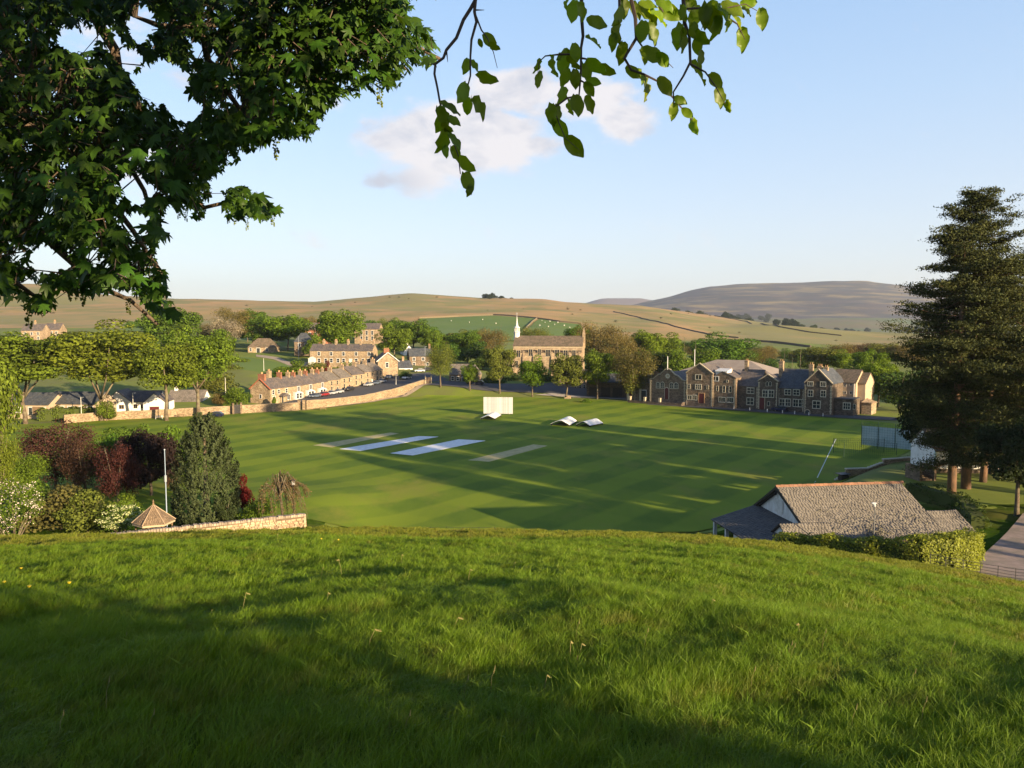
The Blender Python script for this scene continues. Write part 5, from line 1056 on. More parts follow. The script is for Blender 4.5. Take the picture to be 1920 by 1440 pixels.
# wheeled covers
def wcover(pts, hmid, label, sagl=0.):
    a, b, c, d = qpx(pts, .55); cen = (a+b+c+d)/4; rt = empty('wheeled_cover', (cen.x, cen.y, 0), 0, label, 'pitch cover', 'wheeled pitch covers'); n = 12; vs = []
    for i in range(n+1):
        u = i/n; z = .45+hmid*abs(math.sin(math.pi*u))**.7
        for (p, q) in ((a, b), (d, c)): w_ = p.lerp(q, u)-cen; vs.append((w_.x, w_.y, z-(.12*math.sin(u*9))))
    k = len(vs); vs += [(x, y, z-.06) for x, y, z in vs]; fs = [(2*i, 2*i+2, 2*i+3, 2*i+1) for i in range(n)]+[(k+2*i+1, k+2*i+3, k+2*i+2, k+2*i) for i in range(n)]+[(2*i, k+2*i, k+2*i+2, 2*i+2) for i in range(n)]+[(2*i+1, 2*i+3, k+2*i+3, k+2*i+1) for i in range(n)]
    fs += [(0, 1, k+1, k), (2*n+1, 2*n, k+2*n, k+2*n+1)]; m = MB(); m.add(vs, fs); m.build('canopy', M('cover_fabric', (.76, .74, .70), (.62, .60, .56), 1.1, rough=.45, bump=.3, bscale=2), rt)
    m = MB(); 
    for p, q in ((a, b), (b, c), (c, d), (d, a)): m.tube([(p.x-cen.x, p.y-cen.y, .36), (q.x-cen.x, q.y-cen.y, .36)], .06, 4)
    m.build('frame', blackm, rt)
    for p in (a, b, c, d): w_ = (p-cen)*.93; m = MB(); m.prism([(w_.x+.22*math.cos(t), .22+.22*math.sin(t)) for t in np.linspace(0, 2*math.pi, 10, endpoint=False)], w_.y-.05, w_.y+.05); m.build('wheel', blackm, rt)
wcover([(1032, 794), (1068, 796), (1082, 788), (1052, 786)], .9, 'wheeled pitch cover with a sagging roof, left of the pair in mid field')
wcover([(1080, 795), (1106, 797), (1131, 792), (1104, 788)], .75, 'wheeled pitch cover with a smooth arched roof, right of the pair in mid field')
wcover([(901, 783), (928, 784), (940, 777), (916, 775)], .6, 'white wheeled cover parked in front of the sight screen')
# practice nets
m_net = M('net_fabric', (.40, .48, .50), (.33, .42, .44), .7, rough=.8); m_netd = M('green_netting', (.02, .05, .035), rough=.8)
na = onz(1615, 838, .2); nb_ = onz(1690, 846, .2)
rt = empty('practice_net', (na.x, na.y, 0), math.atan2(nb_.y-na.y, nb_.x-na.x), 'pale blue-white practice net screen on green poles beside the pines', 'practice net'); Wn = (nb_-na).length+2
m = MB(); m.box(0, -.02, .7, Wn, .02, 4.6); m.build('screen', m_net, rt); 
for k in range(4): q = MB(); q.tube([(Wn*k/3, -.1, -.2), (Wn*k/3, -.1, 5.6)], .06, 5); q.build('pole', m_netd, rt)
q = MB()
for k in range(int(Wn/.5)): q.tube([(k*.5, -.15, .1), (k*.5, -.15, 5.4)], .012, 3)
for k in range(11): q.tube([(0, -.15, .1+k*.5), (Wn, -.15, .1+k*.5)], .012, 3)
tag(q.build('netting', m_netd, rt), kind='stuff')
na = onz(1582, 858, .2); rt = empty('practice_net', (na.x, na.y, 0), R(-5), 'low dark green cricket cage in front of the pale net', 'practice net'); q = MB(); Wn = 9.5
for yy_ in (0, 6):
    for k in range(int(Wn/.35)): q.tube([(k*.35, yy_, 0), (k*.35, yy_, 3)], .014, 3)
    for k in range(9): q.tube([(0, yy_, k*.37), (Wn, yy_, k*.37)], .014, 3)
for k in range(int(Wn/.5)): q.tube([(k*.5, 0, 3), (k*.5, 6, 3)], .014, 3)
tag(q.build('netting', m_netd, rt), kind='stuff')
for x in (0, Wn):
    for y in (0, 6): q = MB(); q.tube([(x, y, -.2), (x, y, 3.05)], .05, 5); q.build('pole', m_netd, rt)
# white posts before the school
pm_ = MB(); pm_.tube([(0, 0, -.2), (0, 0, 1.)], [.11, .10], 8); pm_.tube([(0, 0, 1.), (0, 0, 1.06)], [.13, .05], 8); pme = pm_.mesh('boundary_post', white)
nearby = ['below the red-brown doorway of the first gable', 'below the paired windows of the second gable', 'left of the two-storey slate-roofed bay', 'below the recessed slate-roofed bay', 'beside the dark red door of the small gable', 'left of the parked dark blue car', 'right of the parked dark blue car', 'below the wide grid windows of the slate-roofed block', 'at the foot of the tall right-hand gable', 'right of the low arched doorway']
for k_, (px, py) in enumerate([(1317.5, 762), (1347, 765), (1376, 768), (1405.5, 771), (1438.5, 773.5), (1454, 772), (1467, 776), (1490, 777.5), (1516.5, 780), (1543, 782)]):
    o = link('boundary_post', pme, None, onz(px, py)); tag(o, 'short white post '+nearby[k_], 'post', 'white posts along the school edge of the field')
# roller by the terrace wall
p = at(1583, 893, 120); rt = empty('field_roller', (p.x-1, p.y-2, g1(p.x-1, p.y-2)), R(20), 'dark covered field machine by the low end of the stepped wall', 'field machine'); rt.scale = (.62,)*3; m = MB(); m.prismx([(.75*math.cos(t), .75+.75*math.sin(t)) for t in np.linspace(0, 2*math.pi, 18, endpoint=False)], -1.1, 1.1); m.build('drum', darkwood, rt); m = MB(); m.slab([(-1.5, -.9, 1.7), (1.5, -.9, 1.7), (1.6, 1.2, 1.85), (-1.6, 1.2, 1.85)], .12); m.build('canopy', blackm, rt); m = MB(); m.tube([(-1.2, 0, .75), (-1.2, 1.8, .9), (-1.2, 2, 1.7)], .05, 5); m.tube([(1.2, 0, .75), (1.2, 1.8, .9), (1.2, 2, 1.7)], .05, 5); m.build('frame', blackm, rt)
# ------------------------------------------------------------------ cars
def paint(n, c, mt=.3): return M(n, c, rough=.28, metal=mt, spec=.5)
tyre = M('tyre_rubber', (.02, .02, .02), rough=.8); carglass = M('car_glass', (.03, .035, .04), rough=.08, spec=.7)
_cm = {}
def car(label, loc, rz, pm, kind='hatch', group='parked cars'):
    rt = empty('parked_car', loc, rz, label, 'car', group); L_, Wd = 4.2, 1.75
    key = (pm.name, kind)
    if key not in _cm:
        b = MB(); prof = [(-2.1, .35), (-2.12, .75), (-1.95, .92), (-1.25, .98), (1.6, .98), (2.05, .92), (2.1, .55), (2.05, .3)]; b.prism([(x, z) for x, z in prof][::-1], -.87, .87)
        rf = [(-1.2, .97), (-.55, 1.44), (1.25, 1.46), (1.95, .97)] if kind == 'hatch' else [(-1.1, .97), (-.5, 1.42), (.8, 1.42), (1.5, .97)]; t = MB(); t.prism([(x, z) for x, z in rf][::-1], -.72, .72)
        rr = MB(); rr.prism([(rf[1][0], rf[1][1]-.04), (rf[1][0]+.05, rf[1][1]+.05), (rf[2][0]-.05, rf[2][1]+.05), (rf[2][0], rf[2][1]-.04)][::-1], -.74, .74)
        wl = MB(); wl.prism([(.32*math.cos(a), .32*math.sin(a)) for a in np.linspace(0, 2*math.pi, 14, endpoint=False)], -.11, .11); li = MB(); li.box(-.04, -.18, -.09, .04, .18, .09)
        _cm[key] = (b.mesh('body', pm), t.mesh('cabin_windows', carglass), rr.mesh('roof_panel', pm), wl.mesh('wheel', tyre), li.mesh('headlight', white))
    bm_, tm, rm_, wm_, lm = _cm[key]; link('body', bm_, rt); link('cabin_windows', tm, rt); link('roof_panel', rm_, rt)
    for x in (-1.3, 1.3):
        for y in (-.8, .8): link('wheel', wm_, rt, (x, y, .32))
    for y in (-.62, .62): link('headlight', lm, rt, (-2.1, y, .68))
    return rt
silver = paint('silver_paint', (.45, .46, .47)); cblue = paint('blue_grey_paint', (.12, .15, .20)); cred = paint('red_car_paint', (.22, .02, .025), 0); cwhite = paint('white_car_paint', (.7, .7, .7), 0); cdark = paint('dark_car_paint', (.03, .03, .035)); navy = paint('navy_paint', (.015, .02, .06))
tdir = tr_rz
def street_car(px, d, pm, label, kind='hatch'):
    u = tfc.hit(px, 740)[0]; p = A+tfc.c*u+tfc.n*d; car(label, (p.x, p.y, g1(p.x, p.y)+.06), tdir+R(random.uniform(-2, 2)), pm, kind)
# lift the nearest cars so they look over the wall as the street does
for px, pm, lb in [(574, cblue, 'blue-grey car at the low end of the row of cars by the wall'), (590.5, cred, 'dark red car parked below the terrace with white bays'), (606, silver, 'silver car between the red car and another silver one'), (619, silver, 'silver car in front of the dark car by the stepped brown houses'), (640, cdark, 'dark car where the street begins to rise'),
                   (676, silver, 'large silver car parked in front of the upper terrace houses'), (690, cblue, 'grey-blue car behind the large silver one'), (702, silver, 'silver car last before the gabled hall')]:
    street_car(px, 3.4, pm, lb)
for px, Y, rz, pm, lb in [(728, 303, 70, cblue, 'small dark blue car in the shadow of the gabled hall'), (762, 300, 65, cwhite, 'white car parked where the street meets the bank road'), (786, 318, 20, silver, 'silver car at the far road junction'), (800, 322, 15, cdark, 'dark car next to the silver one at the far junction'), (884, 283, -5, cdark, 'dark car parked in front of the small stone lodge'), (897, 282.5, -4, navy, 'second dark car behind the one at the lodge'), (1000, 283, -20, cwhite, 'pale car half hidden under the chapel trees')]:
    p = gpt(px, Y, .06); car(lb, p, R(rz), pm)
p = onz(1461, 771, .3); car('dark blue car parked against the school wall', p, srz, navy)
p = onz(404, 782, 0.); car('blue-purple car behind the conifer by the park wall', p, R(5), navy)
# benches, posts, picnic pieces
def bench(p, rz, label, m_=wood):
    rt = empty('bench', p, rz, label, 'bench')
    for k in range(3): m = MB(); m.box(-.9, -.2+k*.15, .42, .9, -.08+k*.15, .46); m.build('seat_slat', m_, rt)
    for k in range(3): m = MB(); m.box(-.9, .27, .55+k*.14, .9, .30, .65+k*.14); m.build('back_slat', m_, rt)
    for x in (-.8, .8): m = MB(); m.box(x-.04, -.2, 0, x+.04, -.12, .42); m.box(x-.04, .22, 0, x+.04, .28, .95); m.build('leg', m_, rt)
bench(onz(298, 786), R(4), 'white painted bench by the park wall between two tree trunks', white); bench(onz(338, 783), R(0), 'brown wooden bench right of the leaning tree trunk'); bench(onz(606, 769.5), R(20), 'low timber bench on the grass beside the path')
for px, Y, pt, lb in [(421, 240, 708, 'tall pale pole standing left of the terrace end'), (742, 285, 703, 'pale lamp column rising above the middle of the long wall'), (797, 300, 650, 'tall grey street lamp at the road junction'), (560, 340, 630, 'blue-grey pole beside the dark farmhouse'), (494, 300, 672, 'thin pole standing in the paddock'), (307, 205, 742, 'slim post in front of the white bungalow'), (246, 212, 737, 'short lamp column between the bungalows'), (148, 204, 745, 'small street lamp before the cream bungalow')]:
    g = gpt(px, Y); t = at(px, pt, Y); m = MB(); m.tube([(0, 0, -.3), (0, 0, t.z-g.z)], [.10, .06], 6); o = m.build('pole', greym if 'grey' in lb else offwhite, loc=g); tag(o, lb, 'pole')
    if 'lamp' in lb: m = MB(); m.box(-.1, -.08, t.z-g.z-.02, .8, .08, t.z-g.z+.08); m.build('lamp_head', greym, o)
# little stair in the bank
P = gpt(1062, 264); rt = empty('bank_steps', P+Vector((0, -3, -.6)), R(-12), 'short flight of steps up the grass bank under the olive tree', 'steps')
for k in range(6): m = MB(); m.box(-1, k*.5, -.5, 1, k*.5+.5, .25*(k+1)); m.build('step', s_tan, rt)
# gazebo
gp_ = at(289, 990, 76); ga_ = at(289, 940, 76).z; ge = at(289, 977, 76).z; rt = empty('gazebo', (gp_.x, gp_.y, 3.), R(12), 'small six-sided summerhouse with a shingled pointed roof behind the garden wall', 'summerhouse'); rr = 1.95
H = ge-3.; zt = ga_-3.-.35; n = 6
def hexp(r, k, z): a_ = 2*math.pi*k/6+.2; return Vector((r*math.cos(a_), r*math.sin(a_), z))
m_shg = M('cedar_shingle', (.19, .135, .085), (.14, .10, .065), 2., rough=.9, island=.15); rb = MB(); rb.add([hexp(rr-.03, k, H-.03) for k in range(6)]+[Vector((0, 0, zt-.05))], [(k, (k+1) % 6, 6) for k in range(6)]+[(5, 4, 3, 2, 1, 0)]); rfo = rb.build('roof', darkwood, rt)
for k in range(6): slated(rfo, hexp(rr+.05, k, H-.03), hexp(rr+.05, k+1, H-.03), Vector((0, 0, zt)).lerp(hexp(rr, k+1, H), .03), Vector((0, 0, zt)).lerp(hexp(rr, k, H), .03), m_shg, .17, .2, 'shingles', seed=30+k)
hip_ = MB()
for k in range(6): hip_.tube([hexp(rr+.06, k, H+.02), (0, 0, zt+.03)], .05, 4)
hip_.build('hip_batten', M('pale_timber', (.34, .25, .16), rough=.8), rt)
fi = MB(); fi.tube([(0, 0, zt-.1), (0, 0, zt+.12), (0, 0, zt+.2), (0, 0, zt+.3), (0, 0, zt+.55)], [.12, .1, .05, .1, .01], 8); fi.build('finial', wood, rt)
fs_ = MB()
for k in range(6): fs_.slab([hexp(rr, k, H-.22), hexp(rr, k+1, H-.22), hexp(rr, k+1, H-.02), hexp(rr, k, H-.02)], .05)
fs_.build('fascia', M('pale_fascia', (.38, .29, .19), rough=.8), rt)
for k in range(6): m = MB(); a_ = hexp(rr-.3, k, -.8); b_ = hexp(rr-.3, k, H-.05); m.tube([a_, b_], .08, 5); m.build('post', wood, rt)
for k in range(6):
    m = MB(); m.slab([hexp(rr-.3, k, -.8), hexp(rr-.3, k+1, -.8), hexp(rr-.3, k+1, .95), hexp(rr-.3, k, .95)], .05); m.build('panel', wood, rt)
    m = MB(); pp = [hexp(rr-.3, k, H-.2).lerp(hexp(rr-.3, k+1, H-.2), t_)+Vector((0, 0, -.35*(2*t_-1)**2)) for t_ in np.linspace(0, 1, 7)]; m.tube(pp, .05, 4); m.build('arch_brace', wood, rt)
# garden flagpole
b0 = at(313, 975, 84); t0 = at(312, 844, 84); m = MB(); m.tube([(0, 0, -2), (0, 0, (t0.z-b0.z)*.6)], [.065, .055], 8); m.tube([(0, 0, (t0.z-b0.z)*.6), (0, 0, t0.z-b0.z)], [.045, .04], 8); o = m.build('flagpole', M('pale_blue_pole', (.26, .32, .40), rough=.5), loc=b0); tag(o, 'tall pale blue flagpole in front of the dark purple trees', 'flagpole')
m = MB(); m.tube([(0, 0, (t0.z-b0.z)*.55), (0, 0, (t0.z-b0.z)*.64)], .14, 8); m.build('collar', greym, o); m = MB(); m.tube([(0, 0, t0.z-b0.z), (0, 0, t0.z-b0.z+.12)], [.10, .07], 8); m.build('truck_cap', greym, o)
# white lantern by weeping tree
b0 = at(551, 965, 84); t0 = at(551, 907, 84); m = MB(); m.tube([(0, 0, -2), (0, 0, t0.z-b0.z-.1)], .05, 6); o = m.build('garden_lamp', blackm, loc=b0); tag(o, 'black garden lamp post with a white lantern beside the weeping tree', 'lamp post'); h_ = t0.z-b0.z; m = MB(); m.tube([(0, 0, h_-.1), (0, 0, h_+.35)], [.15, .26], 6); m.build('lantern', white, o); m = MB(); m.tube([(0, 0, h_+.35), (0, 0, h_+.55)], [.3, .03], 6); m.build('lantern_cap', blackm, o)
# ------------------------------------------------------------------ trees of the place
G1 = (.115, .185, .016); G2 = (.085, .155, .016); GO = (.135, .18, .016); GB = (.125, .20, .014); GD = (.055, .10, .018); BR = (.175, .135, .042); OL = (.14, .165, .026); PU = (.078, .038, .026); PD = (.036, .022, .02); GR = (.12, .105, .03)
pk = 'old broad trees in the park before the bungalows'
ptree(48, 196, 614, 178, 'round', GO, 'gold-green park tree with forked leaning trunk at the left edge of the park', 800, base=.36, trunk=.33, limbs=5, group=pk, seed=1)
ptree(190, 202, 600, 172, 'round', GO, 'wide gold-green park tree with three spreading limbs between the two bungalows', 787, base=.36, trunk=.22, limbs=4, group=pk, seed=2)
ptree(312, 202, 626, 112, 'round', GO, 'park tree with a thick straight trunk in front of the white bungalow', 788, base=.34, trunk=.42, limbs=5, group=pk, seed=3)
ptree(372, 212, 610, 116, 'round', G1, 'park tree with pale sunlit forked trunk, rightmost of the park row', 777, base=.34, trunk=.30, limbs=4, group=pk, seed=2)
ptree(4, 150, 672, 70, 'bush', GO, 'yellow-green bushy tree cut by the left edge of the photo', 845, base=.05, trunk=.2)
vt = 'trees standing among the village houses'
for a in [
 (318, 330, 571, 100, 'round', G2, 'tall dark green tree rising behind the park trees'), (270, 400, 640, 60, 'round', GD, 'dark tree low behind the park trees'), (262, 300, 672, 90, 'bush', GD, 'dark bushy tree behind the white bungalow roof'),
 (232, 300, 665, 70, 'round', G2, 'mid green tree seen through the limbs of the widest park tree'), (348, 290, 680, 70, 'bush', OL, 'olive bush between the two right-hand park trunks'), (400, 255, 695, 60, 'bush', OL, 'brownish thicket left of the terrace gable'), (150, 290, 690, 70, 'bush', GD, 'dark shrub mass above the cream bungalow roof'),
 (120, 420, 628, 90, 'bush', G2, 'green scrub above the bungalow roofs'), (440, 430, 570, 72, 'sparse', BR, 'brown half-bare tree on the skyline left of the village'), (475, 440, 575, 50, 'round', G2, 'dense green tree just right of the brown one on the left skyline'),
 (424, 390, 592, 58, 'sparse', (.33, .27, .20), 'pale pink blossoming tree left of the farm building'), (400, 410, 600, 60, 'sparse', BR, 'russet bare tree beside the blossoming tree'), (412, 380, 612, 46, 'bush', GB, 'bright young green tree below the blossom tree'),
 (500, 400, 588, 70, 'round', G2, 'dark green tree over the long low farm building'), (540, 395, 583, 82, 'round', GB, 'big bright green rounded tree between farm building and brick houses'), (578, 450, 588, 36, 'sparse', BR, 'small brown tree above the brick houses'), (600, 455, 600, 40, 'round', GD, 'dark green tree behind the brick houses'),
 (640, 365, 571, 84, 'round', G1, 'tallest village tree, broad and bright, behind the upper row'), (617, 400, 600, 50, 'round', G1, 'smaller green tree left of the tallest village tree'), (740, 350, 606, 62, 'round', G1, 'dense deep green ball-shaped tree right of the upper row'),
 (775, 400, 592, 84, 'round', G2, 'broad deep green tree behind the white rendered house'), (700, 520, 597, 54, 'bush', G2, 'low green trees behind the tall stone house'), (728, 500, 594, 40, 'sparse', OL, 'thin olive tree left of the broad tree behind the white house'),
 (806, 390, 612, 40, 'round', G1, 'light green tree above the road junction'),
 (876, 360, 616, 60, 'round', G2, 'deep green tree behind the lodge'), (900, 345, 640, 48, 'bush', GD, 'dark bushy tree between lodge and chapel'), (852, 350, 640, 44, 'bush', G2, 'green bushy tree left above the lodge roof'), (905, 330, 665, 40, 'bush', GD, 'dark shrub beside the lodge gable'),
 (922, 385, 612, 60, 'sparse', BR, 'reddish brown tree behind the chapel end'), (1000, 420, 608, 64, 'sparse', OL, 'thin olive trees beyond the chapel roof'), (1085, 380, 606, 46, 'round', G2, 'green tree behind the chapel pinnacle'),
 (1125, 350, 600, 100, 'sparse', BR, 'large russet tree behind the right end of the chapel'), (1160, 330, 618, 70, 'sparse', BR, 'second russet tree right of the chapel'), (1212, 360, 614, 60, 'round', GB, 'bright green tree above the great hall'), (1245, 370, 624, 66, 'round', G1, 'green tree left of the small dark cypress'),
 (1238, 330, 655, 60, 'bush', GD, 'dark green bushy tree behind the first flagpole'), (1272, 320, 650, 50, 'bush', G1, 'mid green bush between the two flagpoles'), (1352, 400, 624, 110, 'round', G2, 'very broad dark green tree crowning the wood behind the school'), (1320, 360, 648, 50, 'bush', G1, 'yellow-green tree below the broad dark one'),
 (1395, 420, 650, 60, 'sparse', OL, 'faded olive tree right of the broad dark one'), (1430, 430, 648, 60, 'sparse', BR, 'brown scrub above the school chimneys'), (1445, 330, 668, 34, 'bush', GD, 'small dark round tree behind the school roof'), (1540, 370, 647, 84, 'round', OL, 'large pale olive tree behind the right end of the school'),
 (1580, 360, 655, 50, 'round', GB, 'lime green tree above the cream wing'), (1575, 420, 640, 60, 'sparse', BR, 'reddish tree above the lime green one'), (1618, 430, 640, 60, 'sparse', (.14, .08, .045), 'rust red tree at the wood edge right of the school'), (1615, 300, 672, 60, 'bush', G2, 'dark green tree at the right gable of the cream wing'),
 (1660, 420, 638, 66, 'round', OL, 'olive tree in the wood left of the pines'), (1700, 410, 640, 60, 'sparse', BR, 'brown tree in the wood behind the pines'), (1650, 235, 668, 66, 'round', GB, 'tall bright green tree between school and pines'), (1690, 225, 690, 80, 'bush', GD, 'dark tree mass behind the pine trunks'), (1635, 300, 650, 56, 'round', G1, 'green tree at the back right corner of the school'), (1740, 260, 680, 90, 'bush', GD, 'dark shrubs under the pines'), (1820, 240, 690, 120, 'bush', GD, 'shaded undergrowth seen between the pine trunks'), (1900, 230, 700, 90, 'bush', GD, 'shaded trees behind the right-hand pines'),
]:
    ptree(*a[:5], a[5], a[6], None, base=.08 if a[4] == 'bush' else .2, group=vt)
_o1 = 'first second third fourth fifth sixth seventh eighth ninth tenth eleventh twelfth thirteenth fourteenth fifteenth sixteenth seventeenth eighteenth nineteenth'.split()
ordn = _o1+['twentieth']+['twenty-'+v for v in _o1[:9]]+['thirtieth']+['thirty-'+v for v in _o1[:9]]
# wood behind the school: smaller fill
for k_ in range(34):
    px = 1200+k_*16+random.uniform(-8, 8); Y = random.uniform(440, 560); c_ = random.choice([G1, G2, OL, BR, BR, GD]); kd = 'sparse' if c_ == BR else random.choice(['round', 'bush'])
    ptree(px, Y, random.uniform(645, 662) if px > 1380 else random.uniform(636, 655), random.uniform(30, 52), kd, c_, '%s tree, %s from the left in the mixed wood behind the school' % ({G1: 'fresh green', G2: 'deep green', OL: 'olive', BR: 'russet bare', GD: 'dark green'}[c_], ordn[k_]), None, base=.1, group='trees of the mixed wood behind the school')
for px, Y, pt, w_, kd, c_, lb in [(465, 460, 596, 44, 'round', G1, 'fresh green tree filling the gap left of the low farm building'), (520, 470, 592, 46, 'round', G2, 'green tree behind the low farm building, above its ridge'), (560, 480, 594, 40, 'round', OL, 'olive tree behind the brick houses, on the skyline side'), (590, 350, 624, 30, 'bush', G1, 'green tree tucked beside the dark farmhouse'), (668, 500, 598, 44, 'round', G2, 'green tree just left of the tall stone house roof'), (750, 470, 596, 40, 'round', G1, 'light green tree in the gap above the gabled hall'), (800, 440, 606, 40, 'round', G2, 'deep green tree right of the white rendered house'), (830, 400, 622, 46, 'round', G1, 'fresh green tree above the far road junction'), (858, 420, 618, 46, 'round', OL, 'olive tree between the road junction and the lodge'), (890, 430, 614, 44, 'round', G1, 'light green tree above the dark trees beside the lodge'),
                          (340, 360, 625, 70, 'round', G1, 'green tree between the park row and the paddock'), (380, 340, 632, 66, 'round', GB, 'bright green tree at the top left corner of the paddock'), (410, 330, 650, 50, 'bush', G2, 'deep green bush at the left side of the paddock'), (300, 330, 650, 60, 'round', OL, 'olive tree behind the white bungalow chimney'), (90, 330, 650, 80, 'round', G1, 'green tree behind the long pale bungalow'), (20, 330, 655, 70, 'round', G2, 'deep green tree behind the long pale bungalow at the edge'), (170, 320, 660, 70, 'bush', G1, 'green bushy growth behind the cream bungalow'), (655, 330, 655, 26, 'bush', GD, 'dark bush behind the chimneys of the upper row')]:
    ptree(px, Y, pt, w_, kd, c_, lb, None, base=.12, group=vt)
for k_ in range(14):
    px = -40+k_*30+random.uniform(-10, 10); ptree(px, random.uniform(430, 520), random.uniform(628, 642), random.uniform(30, 56), 'bush', random.choice([G2, OL, GD, G1]), 'leafy tree, %s from the left in the belt at the foot of the moor' % ordn[k_], None, base=.1, group='trees in the belt at the foot of the moor')
bk = 'young trees along the grass bank'
for a in [(826, 274, 641, 52, 'sparse', OL, 'olive young tree at the left end of the bank beside the lodge', 722), (881, 272, 677, 30, 'round', G1, 'smallest young tree on the bank in front of the lodge', 725), (937, 270, 642, 58, 'round', OL, 'leafy bank tree standing left of the chapel', 730),
          (998, 267, 666, 46, 'round', GB, 'bright green small bank tree in front of the chapel windows', 733), (1062, 263, 654, 62, 'round', OL, 'dull olive bank tree beside the little steps', 742), (1120, 261, 650, 60, 'round', G1, 'green bank tree at the right end of the chapel', 745), (1188, 254, 642, 80, 'sparse', GR, 'large brown-green tree at the right end of the bank', 752)]:
    ptree(a[0], a[1], a[2], a[3], a[4], a[5], a[6], a[7], base=.22, trunk=.3, r0=.28, group=bk)
ptree(1190, 256, 655, 60, 'sparse', OL, 'slender olive tree behind the brown-green one at the bank end', 750, base=.1, group=bk)
for px, Y, w_, pt, c_, lb in [(455, 330, 46, 668, GO, 'yellow-green shrub at the left edge of the paddock'), (560, 290, 50, 675, G1, 'green bush above the terrace roofs'), (590, 292, 44, 676, OL, 'olive bush right of the green one above the terrace roofs'), (532, 288, 40, 684, GB, 'light green bush behind the low end of the terrace'), (613, 300, 16, 676, (.12, .015, .02), 'small dark red tree in front of the upper row'), (604, 300, 20, 682, PU, 'small purple bush left of the dark red tree'),
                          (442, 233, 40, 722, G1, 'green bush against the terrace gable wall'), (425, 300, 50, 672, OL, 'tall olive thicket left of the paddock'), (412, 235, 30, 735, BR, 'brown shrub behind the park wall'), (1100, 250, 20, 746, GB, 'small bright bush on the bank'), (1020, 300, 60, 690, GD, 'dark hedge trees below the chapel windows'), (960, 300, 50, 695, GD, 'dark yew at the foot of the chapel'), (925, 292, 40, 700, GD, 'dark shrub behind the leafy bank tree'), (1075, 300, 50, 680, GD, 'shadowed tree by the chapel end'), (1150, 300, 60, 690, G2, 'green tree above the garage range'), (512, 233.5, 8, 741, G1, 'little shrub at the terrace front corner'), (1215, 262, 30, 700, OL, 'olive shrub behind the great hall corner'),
                          (650, 308, 30, 676, GO, 'golden shrub in the gardens of the upper row'), (760, 300, 20, 694, GD, 'dark shrub by the white fronted house'), (130, 202, 30, 778, GB, 'bright ivy hump on the park wall'), (195, 201, 30, 748, GO, 'ivy-clad shoots round the foot of the widest park tree')]:
    ptree(px, Y, pt, w_, 'bush', c_, lb, None, base=.03, trunk=.2, name='shrub', cat='shrub')
# conifers
def pconi(px, Y, pt, w_, c_, lb, n=2500, pyb=None, **k):
    p = at(px, pyb, Y) if pyb else gpt(px, Y); p.z = g1(p.x, p.y); return conifer(lb, p, at(px, pt, Y).z-p.z, w_/F*Y, c_, n, **k)
pconi(1283, 380, 629, 16, GD, 'small dark cypress on the slope left of the broad tree', 900); pconi(1304, 380, 632, 14, GD, 'second small cypress beside the broad dark tree', 900); pconi(1471, 330, 652, 24, GD, 'dark pointed conifer behind the school chimneys', 1500); pconi(1501, 325, 654, 26, GD, 'dark pointed conifer right of its twin behind the school', 1500); pconi(1486, 345, 668, 14, GD, 'low conifer between the two pointed ones', 700)
pconi(388, 88, 775, 124, (.055, .075, .028), 'tall dense cypress with upswept feathery sprays beside the garden wall', 30000, 980, sz=.028, pw=.75, name='cypress_tree')
gd = 'garden shrubs and trees on the left'
for a in [(105, 112, 778, 124, 'sparse', PU, 'large purple-leaved tree in the left garden', 925), (160, 106, 812, 80, 'sparse', PU, 'smaller purple-leaved tree right of the largest one', 925), (222, 98, 818, 76, 'sparse', (.075, .028, .02), 'reddish copper tree in the middle of the garden trees', 955), (285, 104, 795, 100, 'round', PD, 'very dark purple tree behind the flagpole', 955), (325, 108, 830, 40, 'sparse', PU, 'thin purple foliage between flagpole and cypress', 950),
          (250, 118, 783, 90, 'round', G2, 'green tree behind the dark purple one', 920), (205, 110, 808, 70, 'round', G2, 'green bushy tree between purple and copper trees', 940), (325, 118, 800, 60, 'bush', G1, 'light green shrub left of the cypress top', 920), (36, 104, 838, 100, 'sparse', G1, 'green willow-leaved tree at the left edge', 960), (5, 98, 800, 60, 'sparse', GO, 'yellowish foliage at the far left of the garden', 960),
          (75, 88, 905, 80, 'bush', G1, 'green shrub behind the apple blossom', 1000), (115, 84, 903, 100, 'bush', GR, 'bronze-green rounded shrub in front of the purple trees', 1000), (165, 82, 912, 90, 'bush', OL, 'olive rounded shrub next to the creamy flowering one', 1000), (235, 92, 925, 50, 'bush', G1, 'small green shrub under the copper tree', 985), (488, 90, 932, 60, 'bush', G1, 'low green shrub between cypress and weeping tree', 975), (420, 86, 925, 40, 'bush', (.05, .07, .022), 'dark green shrub at the right foot of the cypress', 985), (455, 94, 890, 30, 'bush', (.13, .012, .016), 'crimson shrub peeping out behind the cypress', 940)]:
    ptree(a[0], a[1], a[2], a[3], a[4], a[5], a[6], a[7], base=.04, trunk=.25, limbs=5, cat='tree' if a[4] != 'bush' else 'shrub', name='garden_tree' if a[4] != 'bush' else 'garden_shrub')
